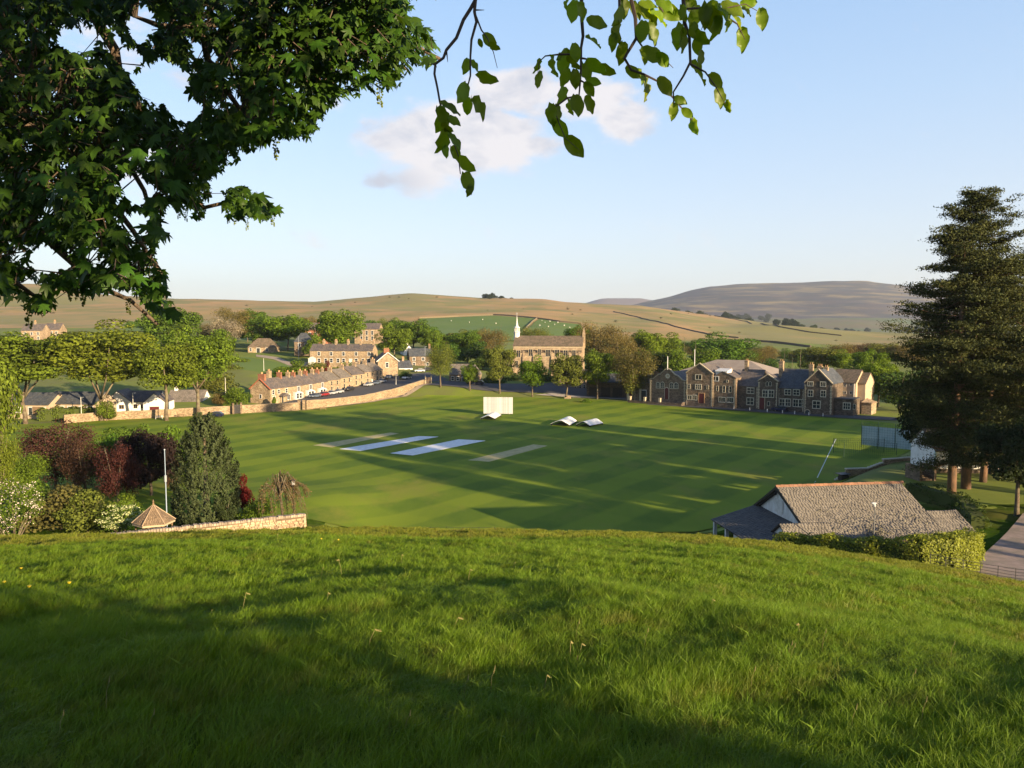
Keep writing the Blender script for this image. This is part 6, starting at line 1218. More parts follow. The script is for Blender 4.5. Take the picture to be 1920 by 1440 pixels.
# flowers on top of shrubs: blossom clusters joined as stuff
def bloom(root_px, Y, rx, rz_h, n, sz, colr, lab, pyc, clumps=60, seed=1, flat=False, leafc=G1, nl=2500, ls=.16):
    rg = np.random.default_rng(seed); c_ = at(root_px, pyc, Y); g = g1(c_.x, c_.y); rt = empty('flowering_shrub', (c_.x, c_.y, g), 0, lab, 'shrub'); H = c_.z-g
    d = unit(rg.normal(size=(clumps, 3))); cc_ = d*np.array([rx, rx*.8, rz_h])*rg.uniform(.6, 1.02, (clumps, 1))+np.array([0, 0, H])
    li = rg.integers(0, clumps, n); P = cc_[li]+rg.normal(size=(n, 3))*(np.array([.22, .22, .05]) if flat else np.array([.16, .16, .14])); P[:, 2] = np.maximum(P[:, 2], .1)
    Nn = unit(rg.normal(size=(n, 3))*.6+np.array([.3, -.5, .8])); V, Fc = quads(P, Nn, sz*rg.uniform(.6, 1.3, n), 1, rg)
    li = rg.integers(0, clumps, nl); P2 = cc_[li]*np.array([.96, .96, 1])+rg.normal(size=(nl, 3))*.33; P2[:, 2] = np.maximum(P2[:, 2], .1); V2, F2 = quads(P2, unit(rg.normal(size=(nl, 3))+np.array([0, -.2, .6])), ls*rg.uniform(.6, 1.4, nl), .6, rg)
    link('foliage', npmesh('foliage', V2, F2, leafm(leafc)), rt); tag(link('blossom', npmesh('blossom', V, Fc, M('petals', colr, rough=.7, transl=.25, island=.15, tcol=(1, 1, .9))), rt), kind='stuff')
    m = MB(); 
    for k in range(9): e = Vector(cc_[k])*.85; m.tube([(0, 0, -.5), e*.5+Vector((0, 0, .1)), e], [.07, .05, .02], 5)
    m.build('stems', bark, rt)
bloom(22, 62, 2.6, 2.2, 900, .10, (.72, .60, .55), 'apple tree in pink-white blossom at the left edge', 945, 110, 3, leafc=G1, nl=4200, ls=.14)
bloom(228, 79, 2.3, 1.25, 2600, .11, (.58, .60, .30), 'shrub covered with flat creamy white flower heads beside the summerhouse', 968, 70, 4, True, G1, 2600)
# weeping small tree
wp = at(532, 970, 84); wp.z = g1(wp.x, wp.y); rt = empty('weeping_tree', wp, 0, 'small weeping tree with pinkish young leaves over the end of the garden wall', 'tree'); H = at(532, 882, 84).z-wp.z; rg = np.random.default_rng(8); m = MB(); m.tube([(0, 0, -.3), (-.25, 0, H*.45), (-.5, 0, H*.6)], [.16, .12, .1], 6); Ps = []
for k in range(46):
    a_ = rg.uniform(0, 6.28); r_ = rg.uniform(.6, 2.9); top = Vector((-.4+math.cos(a_)*r_*.5, math.sin(a_)*r_*.5, H*rg.uniform(.72, 1.))); e = Vector((math.cos(a_)*r_+.2, math.sin(a_)*r_, H*rg.uniform(.12, .6))); mid = top.lerp(e, .5)+Vector((math.cos(a_)*.4, math.sin(a_)*.4, .3)); m.tube([(-.5, 0, H*.58), top, mid, e], [.05, .035, .02, .01], 4)
    for q in range(80): t_ = rg.random(); pnt = (top.lerp(mid, t_*2) if t_ < .5 else mid.lerp(e, t_*2-1)); Ps.append(np.array(pnt)+rg.normal(size=3)*.11)
m.build('trunk', bark, rt); P = np.array(Ps); V, Fc = quads(P, unit(rg.normal(size=P.shape)), .15*rg.uniform(.6, 1.3, len(P)), .7, rg); link('crown', npmesh('crown', V, Fc, leafm((.17, .11, .05), .3)), rt)
# the pines
pn = 'tall old pines at the right'
p = at(1788, 925, 98); p.z = g1(p.x, p.y); pine('tall pine with pale lower trunk, left of the main group and cut by no edge', p, at(1775, 455, 98).z-p.z+2, 14.5, 11, pn, .12, 150, 210, (-.005, 0))
p = at(1812, 935, 101); p.z = g1(p.x, p.y); pine('tallest pine, whose tip stands highest of all trees', p, at(1845, 366, 101).z-p.z, 16.5, 23, pn, .15, 185, 210, (0.004, 0))
p = at(1845, 930, 105); p.z = g1(p.x, p.y); pine('dark pine trunk close behind the other two in the group', p, at(1820, 500, 105).z-p.z, 13, 31, pn, .3, 90, 160)
p = at(1925, 930, 108); p.z = g1(p.x, p.y); pine('dense pine half cut off by the right edge', p, at(1930, 470, 108).z-p.z, 16, 47, pn, .10, 150, 200)
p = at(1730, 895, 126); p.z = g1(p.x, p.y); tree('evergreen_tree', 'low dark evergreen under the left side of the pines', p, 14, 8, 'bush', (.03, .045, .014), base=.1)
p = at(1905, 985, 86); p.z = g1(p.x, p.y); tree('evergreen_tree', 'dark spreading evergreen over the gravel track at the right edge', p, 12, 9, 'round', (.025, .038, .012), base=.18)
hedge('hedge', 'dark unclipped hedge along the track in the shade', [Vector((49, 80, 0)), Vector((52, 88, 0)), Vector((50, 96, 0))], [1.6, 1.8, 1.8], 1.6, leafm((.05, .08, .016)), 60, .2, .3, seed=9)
# trees beyond the right edge whose shade falls over the field
off = [(74, 100, 14), (84, 104, 16), (93, 110, 16), (103, 118, 18), (75, 46, 31), (76, 60, 38), (68, 82, 22), (88, 76, 32), (112, 84, 38), (122, 94, 33), (150, 118, 30), (164, 112, 32), (158, 126, 30), (172, 128, 34), (182, 122, 32), (150, 136, 22)]
for k_, (x, y, h) in enumerate(off):
    pz = g1(x, y); kd = ['round', 'umbrella', 'round'][k_ % 3]; tree('broadleaf_tree', 'tall broadleaf tree beyond the right edge of the photo, shading the field', (x, y, pz), h, h*(.34 if x < 130 else .52), kd, G2, base=.2, trunk=.3, group='tall trees beyond the right edge')
for x, y, h in [(12, -8.8, 3.4), (14.5, -11.5, 3.4), (9, -11, 3.2), (12, -15, 4.2), (13, -20, 5.), (18, -22, 5.2), (17, -27, 6.), (26, -30, 6.5), (8, -17, 5.)]:
    tree('added_shade_tree', 'low unseen tree added behind the viewpoint to shade the slope', (x, y, g1(x, y)), h, h*1.25, 'sparse' if x+y > 4 else 'bush', G2, base=.05, trunk=.2, group='unseen trees added behind the viewpoint for shade')  # unseen low trees, added to dapple the near slope with shade
# dry stone walls and woods out on the moor
def drape_wall(name, label, pts, h=1.6, t=.9, mat=None, y0=420, cat='wall', group='dry stone walls on the moor'):
    P = [ong(px, py, y0) for px, py in pts]; Q = []
    for a, b in zip(P[:-1], P[1:]):
        n = max(2, int((b-a).length/18)); Q += [a.lerp(b, k/n) for k in range(n)]
    Q.append(P[-1]); m = MB(); vs = []
    for i, q in enumerate(Q):
        d = (Q[min(i+1, len(Q)-1)]-Q[max(i-1, 0)]); n = Vector((-d.y, d.x, 0)).normalized()*t/2; z = float(moor_z(np.array([q.x]), np.array([q.y]))[0]) if q.y > 620 else g1(q.x, q.y)
        vs += [(q.x-n.x, q.y-n.y, z-1), (q.x+n.x, q.y+n.y, z-1), (q.x+n.x, q.y+n.y, z+h), (q.x-n.x, q.y-n.y, z+h)]
    k = len(Q); m.add(vs, [(3, 2, 1, 0)]+[(4*i+a, 4*i+b, 4*i+4+b, 4*i+4+a) for i in range(k-1) for a, b in ((0, 1), (1, 2), (2, 3), (3, 0))]+[tuple(range(4*k-4, 4*k))]); o = m.build(name, mat or M('moor_wall_stone', (.16, .12, .085), rough=.95)); return tag(o, label, cat, group)
moor_dark = M('dark_wall_stone', (.11, .085, .06), rough=.95); moor_pale = M('pale_wall_stone', (.17, .14, .085), rough=.95)
drape_wall('field_wall', 'dark wall running down the moor from the village trees towards the right', [(1150, 585), (1200, 596), (1260, 611), (1330, 628), (1385, 634)], 1.1, .8, moor_dark)
drape_wall('field_wall', 'dark wall along the falling crest of the moor at the right', [(1290, 588), (1340, 591), (1400, 603), (1460, 613), (1520, 624), (1578, 630)], 1.4, 1., moor_dark)
drape_wall('field_wall', 'short dark wall at the foot of the moor above the school wood', [(1400, 640), (1455, 643), (1520, 652)], 1.6, .9, moor_dark)
drape_wall('field_wall', 'pale wall along the top edge of the green pastures', [(786, 597), (860, 594), (925, 591), (990, 596), (1050, 604), (1090, 608)], 1.4, .9, moor_pale)
drape_wall('field_wall', 'pale wall dividing the two green pastures', [(1008, 597), (998, 604), (990, 612), (982, 622)], 1.4, .9, moor_pale)
def past(name, pts, mat, y0=420):
    P = [ong(px, py, y0) for px, py in pts]; o = draped(name, [(p.x, p.y) for p in P], mat, .25, 9.); me = o.data
    co = np.empty(len(me.vertices)*3, np.float32); me.vertices.foreach_get('co', co); co = co.reshape(-1, 3); mz = moor_z(co[:, 0], co[:, 1])+.3; co[:, 2] = np.where(co[:, 1] > 605, np.maximum(mz, co[:, 2]), co[:, 2]+.3); me.vertices.foreach_set('co', co.ravel()); return o
past('left_pasture', [(786, 598), (860, 595), (925, 592), (1008, 598), (998, 605), (982, 622), (975, 640), (880, 640), (780, 640)], m_past); past('right_pasture', [(1011, 599), (1050, 605), (1090, 609), (1100, 640), (978, 640), (985, 622), (1001, 605)], m_past)
past('left_pasture', [(235, 608), (290, 606), (330, 610), (330, 622), (235, 622)], m_past)
sheepm = M('sheep_fleece', (.62, .58, .5), rough=.95); sb_ = MB(); sb_.tube([(-.55, 0, .62), (-.4, 0, .66), (.3, 0, .68), (.5, 0, .62)], [.16, .33, .33, .14], 8); sb_.tube([(.5, 0, .7), (.85, 0, .8)], [.14, .1], 6)
for x_, y_ in ((-.35, .15), (-.35, -.15), (.3, .15), (.3, -.15)): sb_.tube([(x_, y_, .45), (x_, y_, 0)], [.07, .05], 4)
sbm = sb_.mesh('sheep', sheepm); rs_ = random.Random(6)
for k_, (px, py) in enumerate([(1016, 603), (1022, 606), (1031, 604), (1040, 610), (1046, 606), (1058, 612), (1012, 612), (1028, 614), (1068, 616), (905, 601), (880, 606), (846, 603), (930, 608)]):
    p = ong(px, py, 500); p.z = float(moor_z(np.array([p.x]), np.array([p.y]))[0])+.25; o = link('sheep', sbm, None, p, (0, 0, rs_.uniform(0, 6)), (1.15,)*3); tag(o, 'tiny white sheep grazing far off on the green pasture', 'sheep', 'sheep on the pastures below the moor')
def wood_(px0, px1, Y, top0, base0, n, c_, label, seed=1, wpx=18, moor=True, kd='small', slope=0.):
    """a far wood that reads as one mass: many small crowns joined"""
    rg = np.random.default_rng(seed); Vs = []; Fs = []; b = 0; Vc, Fc = crown(kd, 1)
    for k in range(n):
        px = rg.uniform(px0, px1); y = Y*rg.uniform(.97, 1.05); x = (px-960)/F*y
        zb = float((moor_z if 600 < y < 2390 else (fell_z if y >= 2400 else gz))(np.array([x]), np.array([y]))[0]); w_ = wpx/F*y*rg.uniform(.7, 1.2); h = (top0)/F*y*rg.uniform(.65, 1.1)
        Vs.append(Vc*np.array([w_, w_, h*1.15])+np.array([x, y, zb-h*.12])); Fs.append(Fc+b); b += len(Vc)
    o = link('distant_wood', npmesh('distant_wood', np.concatenate(Vs), np.concatenate(Fs), leafm(c_, .1))); return tag(o, label, 'wood', kind='stuff')
DW = (.030, .045, .022)
wood_(904, 930, 1690, 10, 0, 9, DW, 'dark tree clump on the moor skyline above the chapel spire', 1, 9); wood_(930, 960, 1690, 5, 0, 6, DW, 'low trailing end of the skyline clump', 2, 7)
wood_(1258, 1330, 1820, 15, 0, 16, (.045, .065, .025), 'wood on the far side of the moor crest, left part', 3, 15); wood_(1330, 1410, 1780, 14, 0, 16, DW, 'dark wood behind the moor crest wall, right part', 4, 13)
wood_(1452, 1500, 1500, 14, 0, 10, DW, 'dark spinney by the crest wall right of the moor', 5, 13); wood_(1500, 1540, 1650, 9, 0, 6, (.06, .085, .025), 'lighter spinney trailing down from the dark one', 6, 10)
wood_(1545, 1625, 2900, 12, 0, 14, DW, 'dark wood in the valley below the fell', 7, 11); wood_(1625, 1700, 2500, 11, 0, 10, (.04, .065, .025), 'green wood in the valley left of the pines', 8, 12); wood_(1700, 1760, 3100, 9, 0, 8, DW, 'far wood behind the pines', 9, 11); wood_(1340, 1440, 3600, 12, 0, 16, (.05, .06, .03), 'plantation on the lower slope of the fell', 10, 10)
rs2 = np.random.default_rng(15); Vs_ = []; Fs_ = []; b_ = 0; Vc_, Fc_ = crown('small', 1)
for k in range(90):
    Y_ = rs2.uniform(640, 1650); X_ = rs2.uniform(-.62, .5)*Y_; z_ = float(moor_z(np.array([X_]), np.array([Y_]))[0]); w_ = rs2.uniform(2, 6)
    if vn(X_, Y_, 160, 4) < .05: continue
    Vs_.append(Vc_[:1600]*np.array([w_, w_, w_*.6])+np.array([X_, Y_, z_-.3])); Fs_.append(Fc_[:400]+b_); b_ += 1600
tag(link('moor_scrub', npmesh('moor_scrub', np.concatenate(Vs_), np.concatenate(Fs_), leafm((.07, .075, .03), .1))), 'scattered rushes and low scrub dotted over the tan moor', 'scrub', kind='stuff')
wood_(238, 300, 640, 14, 0, 8, G2, 'clump of bushes at the foot of the moor on the left', 11, 18)
# ------------------------------------------------------------------ grass of the meadow (grown by geometry nodes)
m_blade = M('grass_blade', (.110, .200, .009), (.160, .220, .014), 1.3, c3=(.16, .17, .03), scale3=.33, rough=.55, transl=.35, spec=.25, tcol=(1.5, 1.35, .35))
m_bladef = M('crest_grass_blade', (.155, .20, .014), (.20, .20, .03), .8, c3=(.22, .19, .05), scale3=.13, rough=.55, transl=.35, spec=.2, tcol=(1.5, 1.3, .4))
def blade_patch(size, n, hmin, hmax, wd, seed, lean=.35):
    rg = np.random.default_rng(seed); x = rg.uniform(-size/2, size/2, n); y = rg.uniform(-size/2, size/2, n)
    h = rg.uniform(hmin, hmax, n)*(1+.35*np.sin(x/size*9+seed)*np.cos(y/size*8)); a = rg.uniform(0, 6.28, n)
    la = .6+rg.normal(size=n)*1.1; ll = h*(lean+.35*np.abs(rg.normal(size=n))); dx, dy = np.cos(la)*ll, np.sin(la)*ll; wx, wy = np.cos(a)*wd, np.sin(a)*wd; w_ = rg.uniform(.6, 1.3, n); wide = (rg.random(n) < .02) & (np.sin(seed*1.7) > -.4); w_ = np.where(wide, w_*4.2, w_); h = np.where(wide, h*.75, h)
    z0 = np.full(n, -.04); V = np.stack([np.stack([x-wx*w_, y-wy*w_, z0], 1), np.stack([x+wx*w_, y+wy*w_, z0], 1), np.stack([x+dx*.35-wx*w_*.8, y+dy*.35-wy*w_*.8, h*.55], 1), np.stack([x+dx*.35+wx*w_*.8, y+dy*.35+wy*w_*.8, h*.55], 1), np.stack([x+dx, y+dy, h*.92], 1)], 1).reshape(-1, 3)
    b = np.arange(n)*5; Fc = np.concatenate([np.stack([b, b+1, b+3], 1), np.stack([b, b+3, b+2], 1), np.stack([b+2, b+3, b+4], 1)]); return bpy.data.objects.new('grass_tuft', npmesh('grass_tuft', V, Fc, m_bladef if size > 1 else m_blade))
def scatter(name, protos, P, rotz, scl, zs, label):
    me = bpy.data.meshes.new(name); me.vertices.add(len(P)); me.vertices.foreach_set('co', np.asarray(P, np.float32).ravel())
    at1 = me.attributes.new('rotz', 'FLOAT', 'POINT'); at1.data.foreach_set('value', rotz.astype(np.float32)); at2 = me.attributes.new('scl', 'FLOAT_VECTOR', 'POINT'); at2.data.foreach_set('vector', np.stack([scl, scl, zs], 1).astype(np.float32).ravel())
    o = link(name, me); tag(o, label, 'grass', kind='stuff'); g = bpy.data.node_groups.new(name, 'GeometryNodeTree'); g.interface.new_socket('Geometry', in_out='INPUT', socket_type='NodeSocketGeometry'); g.interface.new_socket('Geometry', in_out='OUTPUT', socket_type='NodeSocketGeometry')
    N = g.nodes; L = g.links; gi = N.new('NodeGroupInput'); go = N.new('NodeGroupOutput'); m2p = N.new('GeometryNodeMeshToPoints'); L.new(gi.outputs[0], m2p.inputs[0]); jn = N.new('GeometryNodeJoinGeometry')
    for p in protos:
        oi = N.new('GeometryNodeObjectInfo'); oi.inputs[0].default_value = p; oi.inputs['As Instance'].default_value = True; L.new(oi.outputs['Geometry'], jn.inputs[0])
    ip = N.new('GeometryNodeInstanceOnPoints'); L.new(m2p.outputs[0], ip.inputs['Points']); L.new(jn.outputs[0], ip.inputs['Instance']); ip.inputs['Pick Instance'].default_value = True
    rv = N.new('FunctionNodeRandomValue'); rv.data_type = 'INT'; rv.inputs['Min'].default_value = 0; rv.inputs['Max'].default_value = len(protos)-1
    for s_ in rv.outputs:
        if s_.type == 'INT' and s_.enabled: L.new(s_, ip.inputs['Instance Index'])
    na = N.new('GeometryNodeInputNamedAttribute'); na.data_type = 'FLOAT'; na.inputs[0].default_value = 'rotz'; cx_ = N.new('ShaderNodeCombineXYZ'); L.new(na.outputs[0], cx_.inputs[2]); L.new(cx_.outputs[0], ip.inputs['Rotation'])
    nb = N.new('GeometryNodeInputNamedAttribute'); nb.data_type = 'FLOAT_VECTOR'; nb.inputs[0].default_value = 'scl'; L.new(nb.outputs[0], ip.inputs['Scale'])
    L.new(ip.outputs[0], go.inputs[0]); md = o.modifiers.new('grow', 'NODES'); md.node_group = g; return o
rg = np.random.default_rng(21)
def ring_pts(y0, y1, sp):
    gy, gx = np.meshgrid(np.arange(y0, y1, sp), np.arange(-.80*y1-1, .80*y1+1, sp)); x = gx.ravel()+rg.uniform(-.45, .45, gx.size)*sp; y = gy.ravel()+rg.uniform(-.45, .45, gx.size)*sp; k = np.abs(x) < .76*np.maximum(y, 0)+1.4
    return x[k], y[k]
def ring_old(y0, y1, sp):
    n = int((y1-y0)*(y0+y1)*.74/sp**2); y = np.sqrt(rg.uniform(y0*y0, y1*y1, n)); x = rg.uniform(-.76, .76, n)*y+rg.uniform(-1, 1, n)*1.; return x, y
def hgt(x, y): return np.clip(1.0+.75*vn(x, y, .9, 7)+.4*vn(x, y, 2.8, 3), .5, 1.8)
near = [blade_patch(.5, 900, .04, .115, .0021, s, .6) for s in range(5)]
mid = [blade_patch(.8, 1100, .05, .125, .0042, s+10, .5) for s in range(4)]
farp = [blade_patch(1.5, 1500, .045, .11, .0085, s+20, .45) for s in range(4)]
for nm, pr, y0, y1, sp, lb in [('meadow_grass_near', near, 1.4, 12, .30, 'long lush grass blades in the nearest part of the slope'), ('meadow_grass_mid', mid, 11.5, 27, .48, 'tussocky meadow grass in the middle of the slope'), ('meadow_grass_crest', farp, 26, 72, .95, 'shorter yellowing grass towards the crest of the slope')]:
    x, y = ring_pts(y0, y1, sp); z = mead_z(x, y); nm2 = 'meadow_grass'
    if y0 > 20: k_ = z > (CZ+ (x*0)-y*.345-4); x, y, z = x[k_], y[k_], z[k_]
    if y0 > 20: k_ = ~((x > 20) & (y > 60)) & ~((x > 30) & (y > 57.5)); x, y, z = x[k_], y[k_], z[k_]
    scatter(nm2, pr, np.stack([x, y, z], 1), rg.uniform(-.9, .9, len(x)), rg.uniform(.85, 1.2, len(x)), hgt(x, y)*(1. if y0 < 20 else .8), lb)
# straws and buttercups that stand out
rr0 = random.Random(77); straw_m = M('dry_straw', (.22, .19, .07), rough=.8); yel = M('buttercup_yellow', (.75, .55, .02), rough=.6)
def mpt(px, py):
    Y = 2.5
    while Y < 70:
        p = at(px, py, Y)
        if p.z <= float(mead_z(np.array([p.x]), np.array([p.y]))[0]): return p
        Y *= 1.004
    return p
for px, py, h, ln, lb in [(455, 1160, 40, 8, 'pale dry stalk standing left of centre in the meadow'), (641, 1080, 26, -6, 'bent pale seed stalk near the middle of the meadow'), (690, 1222, 28, 14, 'curled straw in the middle of the meadow'), (752, 1062, 18, 2, 'short upright white straw right of the bent stalk'), (878, 1092, 18, 4, 'reddish short stalk below the crest'), (1068, 1250, 34, 2, 'brown stalk with thin side leaves in the centre right'), (1085, 1245, 24, 6, 'second brown stalk beside the first in the centre right'),
                          (521, 1016, 14, 0, 'tiny white straw on the crest'), (850, 1184, 14, 10, 'arched pale straw in the middle of the meadow'), (1020, 1300, 16, 6, 'yellowish bent stalk low in the centre'), (613, 1140, 20, 3, 'thin straw between the bent stalk and the dry stalk'), (1332, 1150, 16, 4, 'thin straw right of centre'), (1500, 1200, 18, -5, 'lone straw in the right part of the meadow')]:
    p = mpt(px, py+4); s_ = p.y/F; m = MB(); m.tube([(0, 0, 0), (ln*s_*.3, 0, h*s_*.6+.05), (ln*s_, 0, h*s_+.1), (ln*s_*1.9, 0, (h-2)*s_+.1)], [.0035, .003, .003, .002], 4)
    for k in range(4): m.tube([(ln*s_*(1+.2*k), 0, h*s_+.1-.006*k), (ln*s_*(1+.2*k)+.02, .01, h*s_+.075)], [.005, .002], 3)
    o = m.build('dry_stalk', straw_m, loc=p); tag(o, lb, 'stalk')
for k_ in range(26):
    p = mpt(rr0.uniform(60, 1880), rr0.uniform(1060, 1400)); m = MB(); h_ = rr0.uniform(.14, .26); m.tube([(0, 0, 0), (.01, 0, h_*.7), (.03, 0, h_)], [.002, .002, .0012], 3); m.tube([(.03, 0, h_-.01), (.036, 0, h_+.03)], [.005, .002], 4); o = m.build('seed_head', straw_m, loc=p); tag(o, 'small pale grass seed head in the open meadow', 'grass stem', 'small seed heads scattered through the meadow')
for px, py, lb in [(55, 1127, 'yellow buttercup at the left of the meadow'), (130, 1118, 'yellow buttercup right of the leftmost one'), (8, 1115, 'yellow buttercup at the left edge'), (602, 1024, 'yellow buttercup near the crest'), (634, 1026, 'yellow buttercup right of its neighbour near the crest'), (130, 1008, 'dandelion flower on the crest below the garden shrubs'), (40, 1085, 'yellow buttercup above the left group')]:
    p = mpt(px, py); m = MB(); m.tube([(0, 0, 0), (.01, 0, .2)], .003, 3); o = m.build('buttercup', m_blade, loc=p); tag(o, lb, 'flower'); m = MB(); m.tube([(.01, 0, .2), (.01, 0, .225)], [.012, .03], 6); m.build('petals', yel, o)

# ------------------------------------------------------------------ sycamore: limbs, twigs, leaves
m_syc = M('sycamore_leaf', (.045, .10, .008), (.03, .07, .007), 7., rough=.5, transl=.4, island=.0, spec=.3, hvar=.015, ovar=.35, tcol=(1.5, 1.3, .35))
m_sycs = M('sycamore_leaf_mass', (.045, .095, .008), (.026, .062, .007), 7., rough=.5, transl=.32, island=.35, spec=.3, tcol=(1.5, 1.3, .35))
def maple():
    lob = [(90, 1.0), (40, .92), (140, .92), (-15, .62), (195, .62)]; pts = []
    order = [(-60, .30), (-15, .66), (5, .42), (22, .62), (40, .95), (50, .70), (60, .55), (66, .42), (78, .74), (90, 1.02), (102, .74), (114, .42), (120, .55), (130, .70), (140, .95), (158, .62), (175, .42), (195, .66), (240, .30)]
    out = [(0, .0)]+[(r_*math.cos(R(a_))*.62, .18+r_*math.sin(R(a_))*.78) for a_, r_ in order]
    V = [(0, .2, .0)]+[(x, y, -.22*abs(x)-.28*y*y+.03*math.sin(x*9+y*5)) for x, y in out]; n = len(out); Fc = [(0, 1+i, 1+(i+1) % n) for i in range(n)]
    return np.array(V), np.array(Fc)
def beechl():
    n = 7; V = []; 
    for i in range(n):
        t_ = i/(n-1); w_ = .31*math.sin(math.pi*min(1, t_*.93+.06))**.75*(1+.06*math.sin(i*3.1)); z = -.18*t_*t_; V += [(-w_, t_, z+.05*math.sin(i*2.2)+.10*w_), (0, t_, z-.04), (w_, t_, z+.05*math.cos(i*2.5)+.10*w_)]
    Fc = [];
    for i in range(n-1):
        for s_ in (0, 1): Fc += [(3*i+s_, 3*i+s_+1, 3*i+4+s_), (3*i+s_, 3*i+4+s_, 3*i+3+s_)]
    return np.array(V), np.array(Fc)
MV, MF = maple()
def leaf_mesh(name, V, Fc, mat): return npmesh(name, V, Fc, mat)
lmesh = [leaf_mesh('leaf', MV*np.array([1, 1, s_]), MF, m_syc) for s_ in (1., .5, 1.6)]
def frame(tip, nrm):
    t_ = tip.normalized(); n_ = (nrm-t_*nrm.dot(t_)).normalized(); x_ = t_.cross(n_); return Matrix((x_, t_, n_)).transposed()
def inpoly(x, y, P):
    c_ = False; j = len(P)-1
    for i in range(len(P)):
        if (P[i][1] > y) != (P[j][1] > y) and x < (P[j][0]-P[i][0])*(y-P[i][1])/(P[j][1]-P[i][1])+P[i][0]: c_ = not c_
        j = i
    return c_
poly1 = [(-150, -150), (770, -150), (772, 15), (800, 45), (835, 88), (818, 118), (760, 140), (742, 170), (700, 165), (665, 185), (632, 188), (600, 235), (574, 262), (530, 262), (480, 276), (425, 312), (398, 345), (392, 395), (385, 425), (345, 400), (318, 380), (305, 420), (338, 450), (300, 455), (290, 480), (322, 535), (318, 560), (335, 590), (345, 605), (318, 608), (285, 590), (258, 562), (225, 545), (190, 562), (160, 560), (128, 548), (100, 535), (108, 575), (72, 598), (40, 575), (12, 560), (-150, 560)]
poly2 = [(412, 352), (450, 344), (490, 365), (538, 400), (500, 415), (470, 410), (440, 415), (418, 398)]
holes = [(305, 155, 50, 38), (150, 75, 42, 22), (262, 38, 22, 34), (240, 110, 26, 18), (88, 488, 46, 22), (385, 95, 22, 16), (348, 205, 30, 20), (95, 385, 16, 14), (275, 290, 18, 12), (60, 540, 18, 18), (215, 75, 20, 12), (440, 185, 14, 10), (255, 355, 30, 26), (250, 415, 26, 20), (180, 480, 18, 12), (30, 470, 14, 10), (690, 60, 0, 0), (560, 160, 14, 9)]
def okpx(px, py):
    if not (inpoly(px, py, poly1) or inpoly(px, py, poly2)): return False
    for (a_, b_, c_, d_) in holes:
        if c_ and ((px-a_)/c_)**2+((py-b_)/d_)**2 < 1+.35*math.sin(px*.13)*math.cos(py*.17): return False
    return True
def proj(p):
    d = Vector(p)-Vector((0, 0, CZ)); zc = d.y*ct-d.z*st
    if zc <= .2: return (-9e3, -9e3)
    return (960+F*d.x/zc, 720-F*(d.y*st+d.z*ct)/zc)
TK = Vector((-7.2, -2.6, g1(-7.2, -2.6)))
syc = empty('sycamore_tree', TK, 0, 'large sycamore whose leafy boughs hang into the upper left of the picture', 'tree')
tb = MB(); fork = Vector((.3, .3, 4.2)); tb.tube([(0, 0, -.8), (.1, 0, 1.2), (.2, .1, 2.8), fork], [.62, .48, .42, .38], 12); tb.tube([fork, (.2, -.6, 8), (-.3, -.9, 12.5)], [.34, .24, .08], 8); tb.build('trunk', bark, syc, True)
O = TK
m_limb = M('sycamore_bark', (.15, .105, .07), (.08, .06, .045), 9., rough=.9, bump=.7, bscale=30)
limbs = [[(-160, -260, 5.6), (60, -60, 6.2), (180, 20, 6.4), (205, 80, 6.5), (228, 142, 6.6), (263, 207, 6.8), (330, 290, 7.), (350, 350, 7.2), (388, 388, 7.3), (430, 388, 7.3), (500, 394, 7.3)],
         [(100, -260, 5.), (260, -60, 5.4), (336, 0, 5.6), (365, 55, 5.7), (392, 116, 5.8), (430, 165, 5.9), (474, 211, 6.0), (540, 240, 6.1)],
         [(-200, 180, 5.2), (-60, 300, 5.3), (9, 362, 5.4), (47, 413, 5.5), (99, 452, 5.6), (160, 500, 5.7), (207, 547, 5.8), (250, 565, 5.9), (310, 595, 5.9)],
         [(300, -260, 4.6), (430, -60, 5.), (520, 20, 5.2), (590, 60, 5.4), (680, 90, 5.6), (760, 95, 5.7), (815, 100, 5.8)],
         [(-160, -60, 6.), (0, 60, 6.4), (90, 120, 6.6), (170, 190, 6.8), (230, 270, 7.), (270, 350, 7.1), (300, 420, 7.2)],
         [(-200, 60, 4.8), (-60, 160, 5.), (60, 230, 5.), (140, 300, 5.1), (200, 370, 5.2), (260, 430, 5.3), (310, 520, 5.3)],
         [(-200, 330, 5.6), (-60, 430, 5.8), (0, 490, 5.9), (40, 530, 6.), (80, 580, 6.)], [(270, -100, 6.6), (250, 30, 6.8), (310, 60, 6.9), (420, 50, 7.), (520, 120, 7.1), (610, 180, 7.2)]]
bl3 = []
for i, l_ in enumerate(limbs):
    P = [at(px, py, d) for px, py, d in l_]; bl3.append(P); m = MB(); Q = [fork+TK-Vector((0, 0, .4))]+P; n = len(Q)
    Q2 = [q+(Vector((rg.normal(), rg.normal(), rg.normal()))*.03 if 1 < k else Vector()) for k, q in enumerate(Q)]
    r0 = [.045, .035, .032, .032, .04, .03, .026, .03][i]; m.tube([q-O for q in Q2], [r0*2.6]+[r0*(1-k/(n-1))**.8+.006 for k in range(n-1)], 7); m.build('limb', m_limb, syc, True)
lv = []; tw_ = MB()
segs = [(a, b) for P in bl3 for a, b in zip(P[:-1], P[1:])]
def nearest(p):
    best = None; bd = 9e9
    for a, b in segs:
        d = b-a; t_ = max(0, min(1, (p-a).dot(d)/d.length_squared)); q = a+d*t_; e = (p-q).length_squared
        if e < bd: bd = e; best = q
    return best
rr = random.Random(11); tries = 0
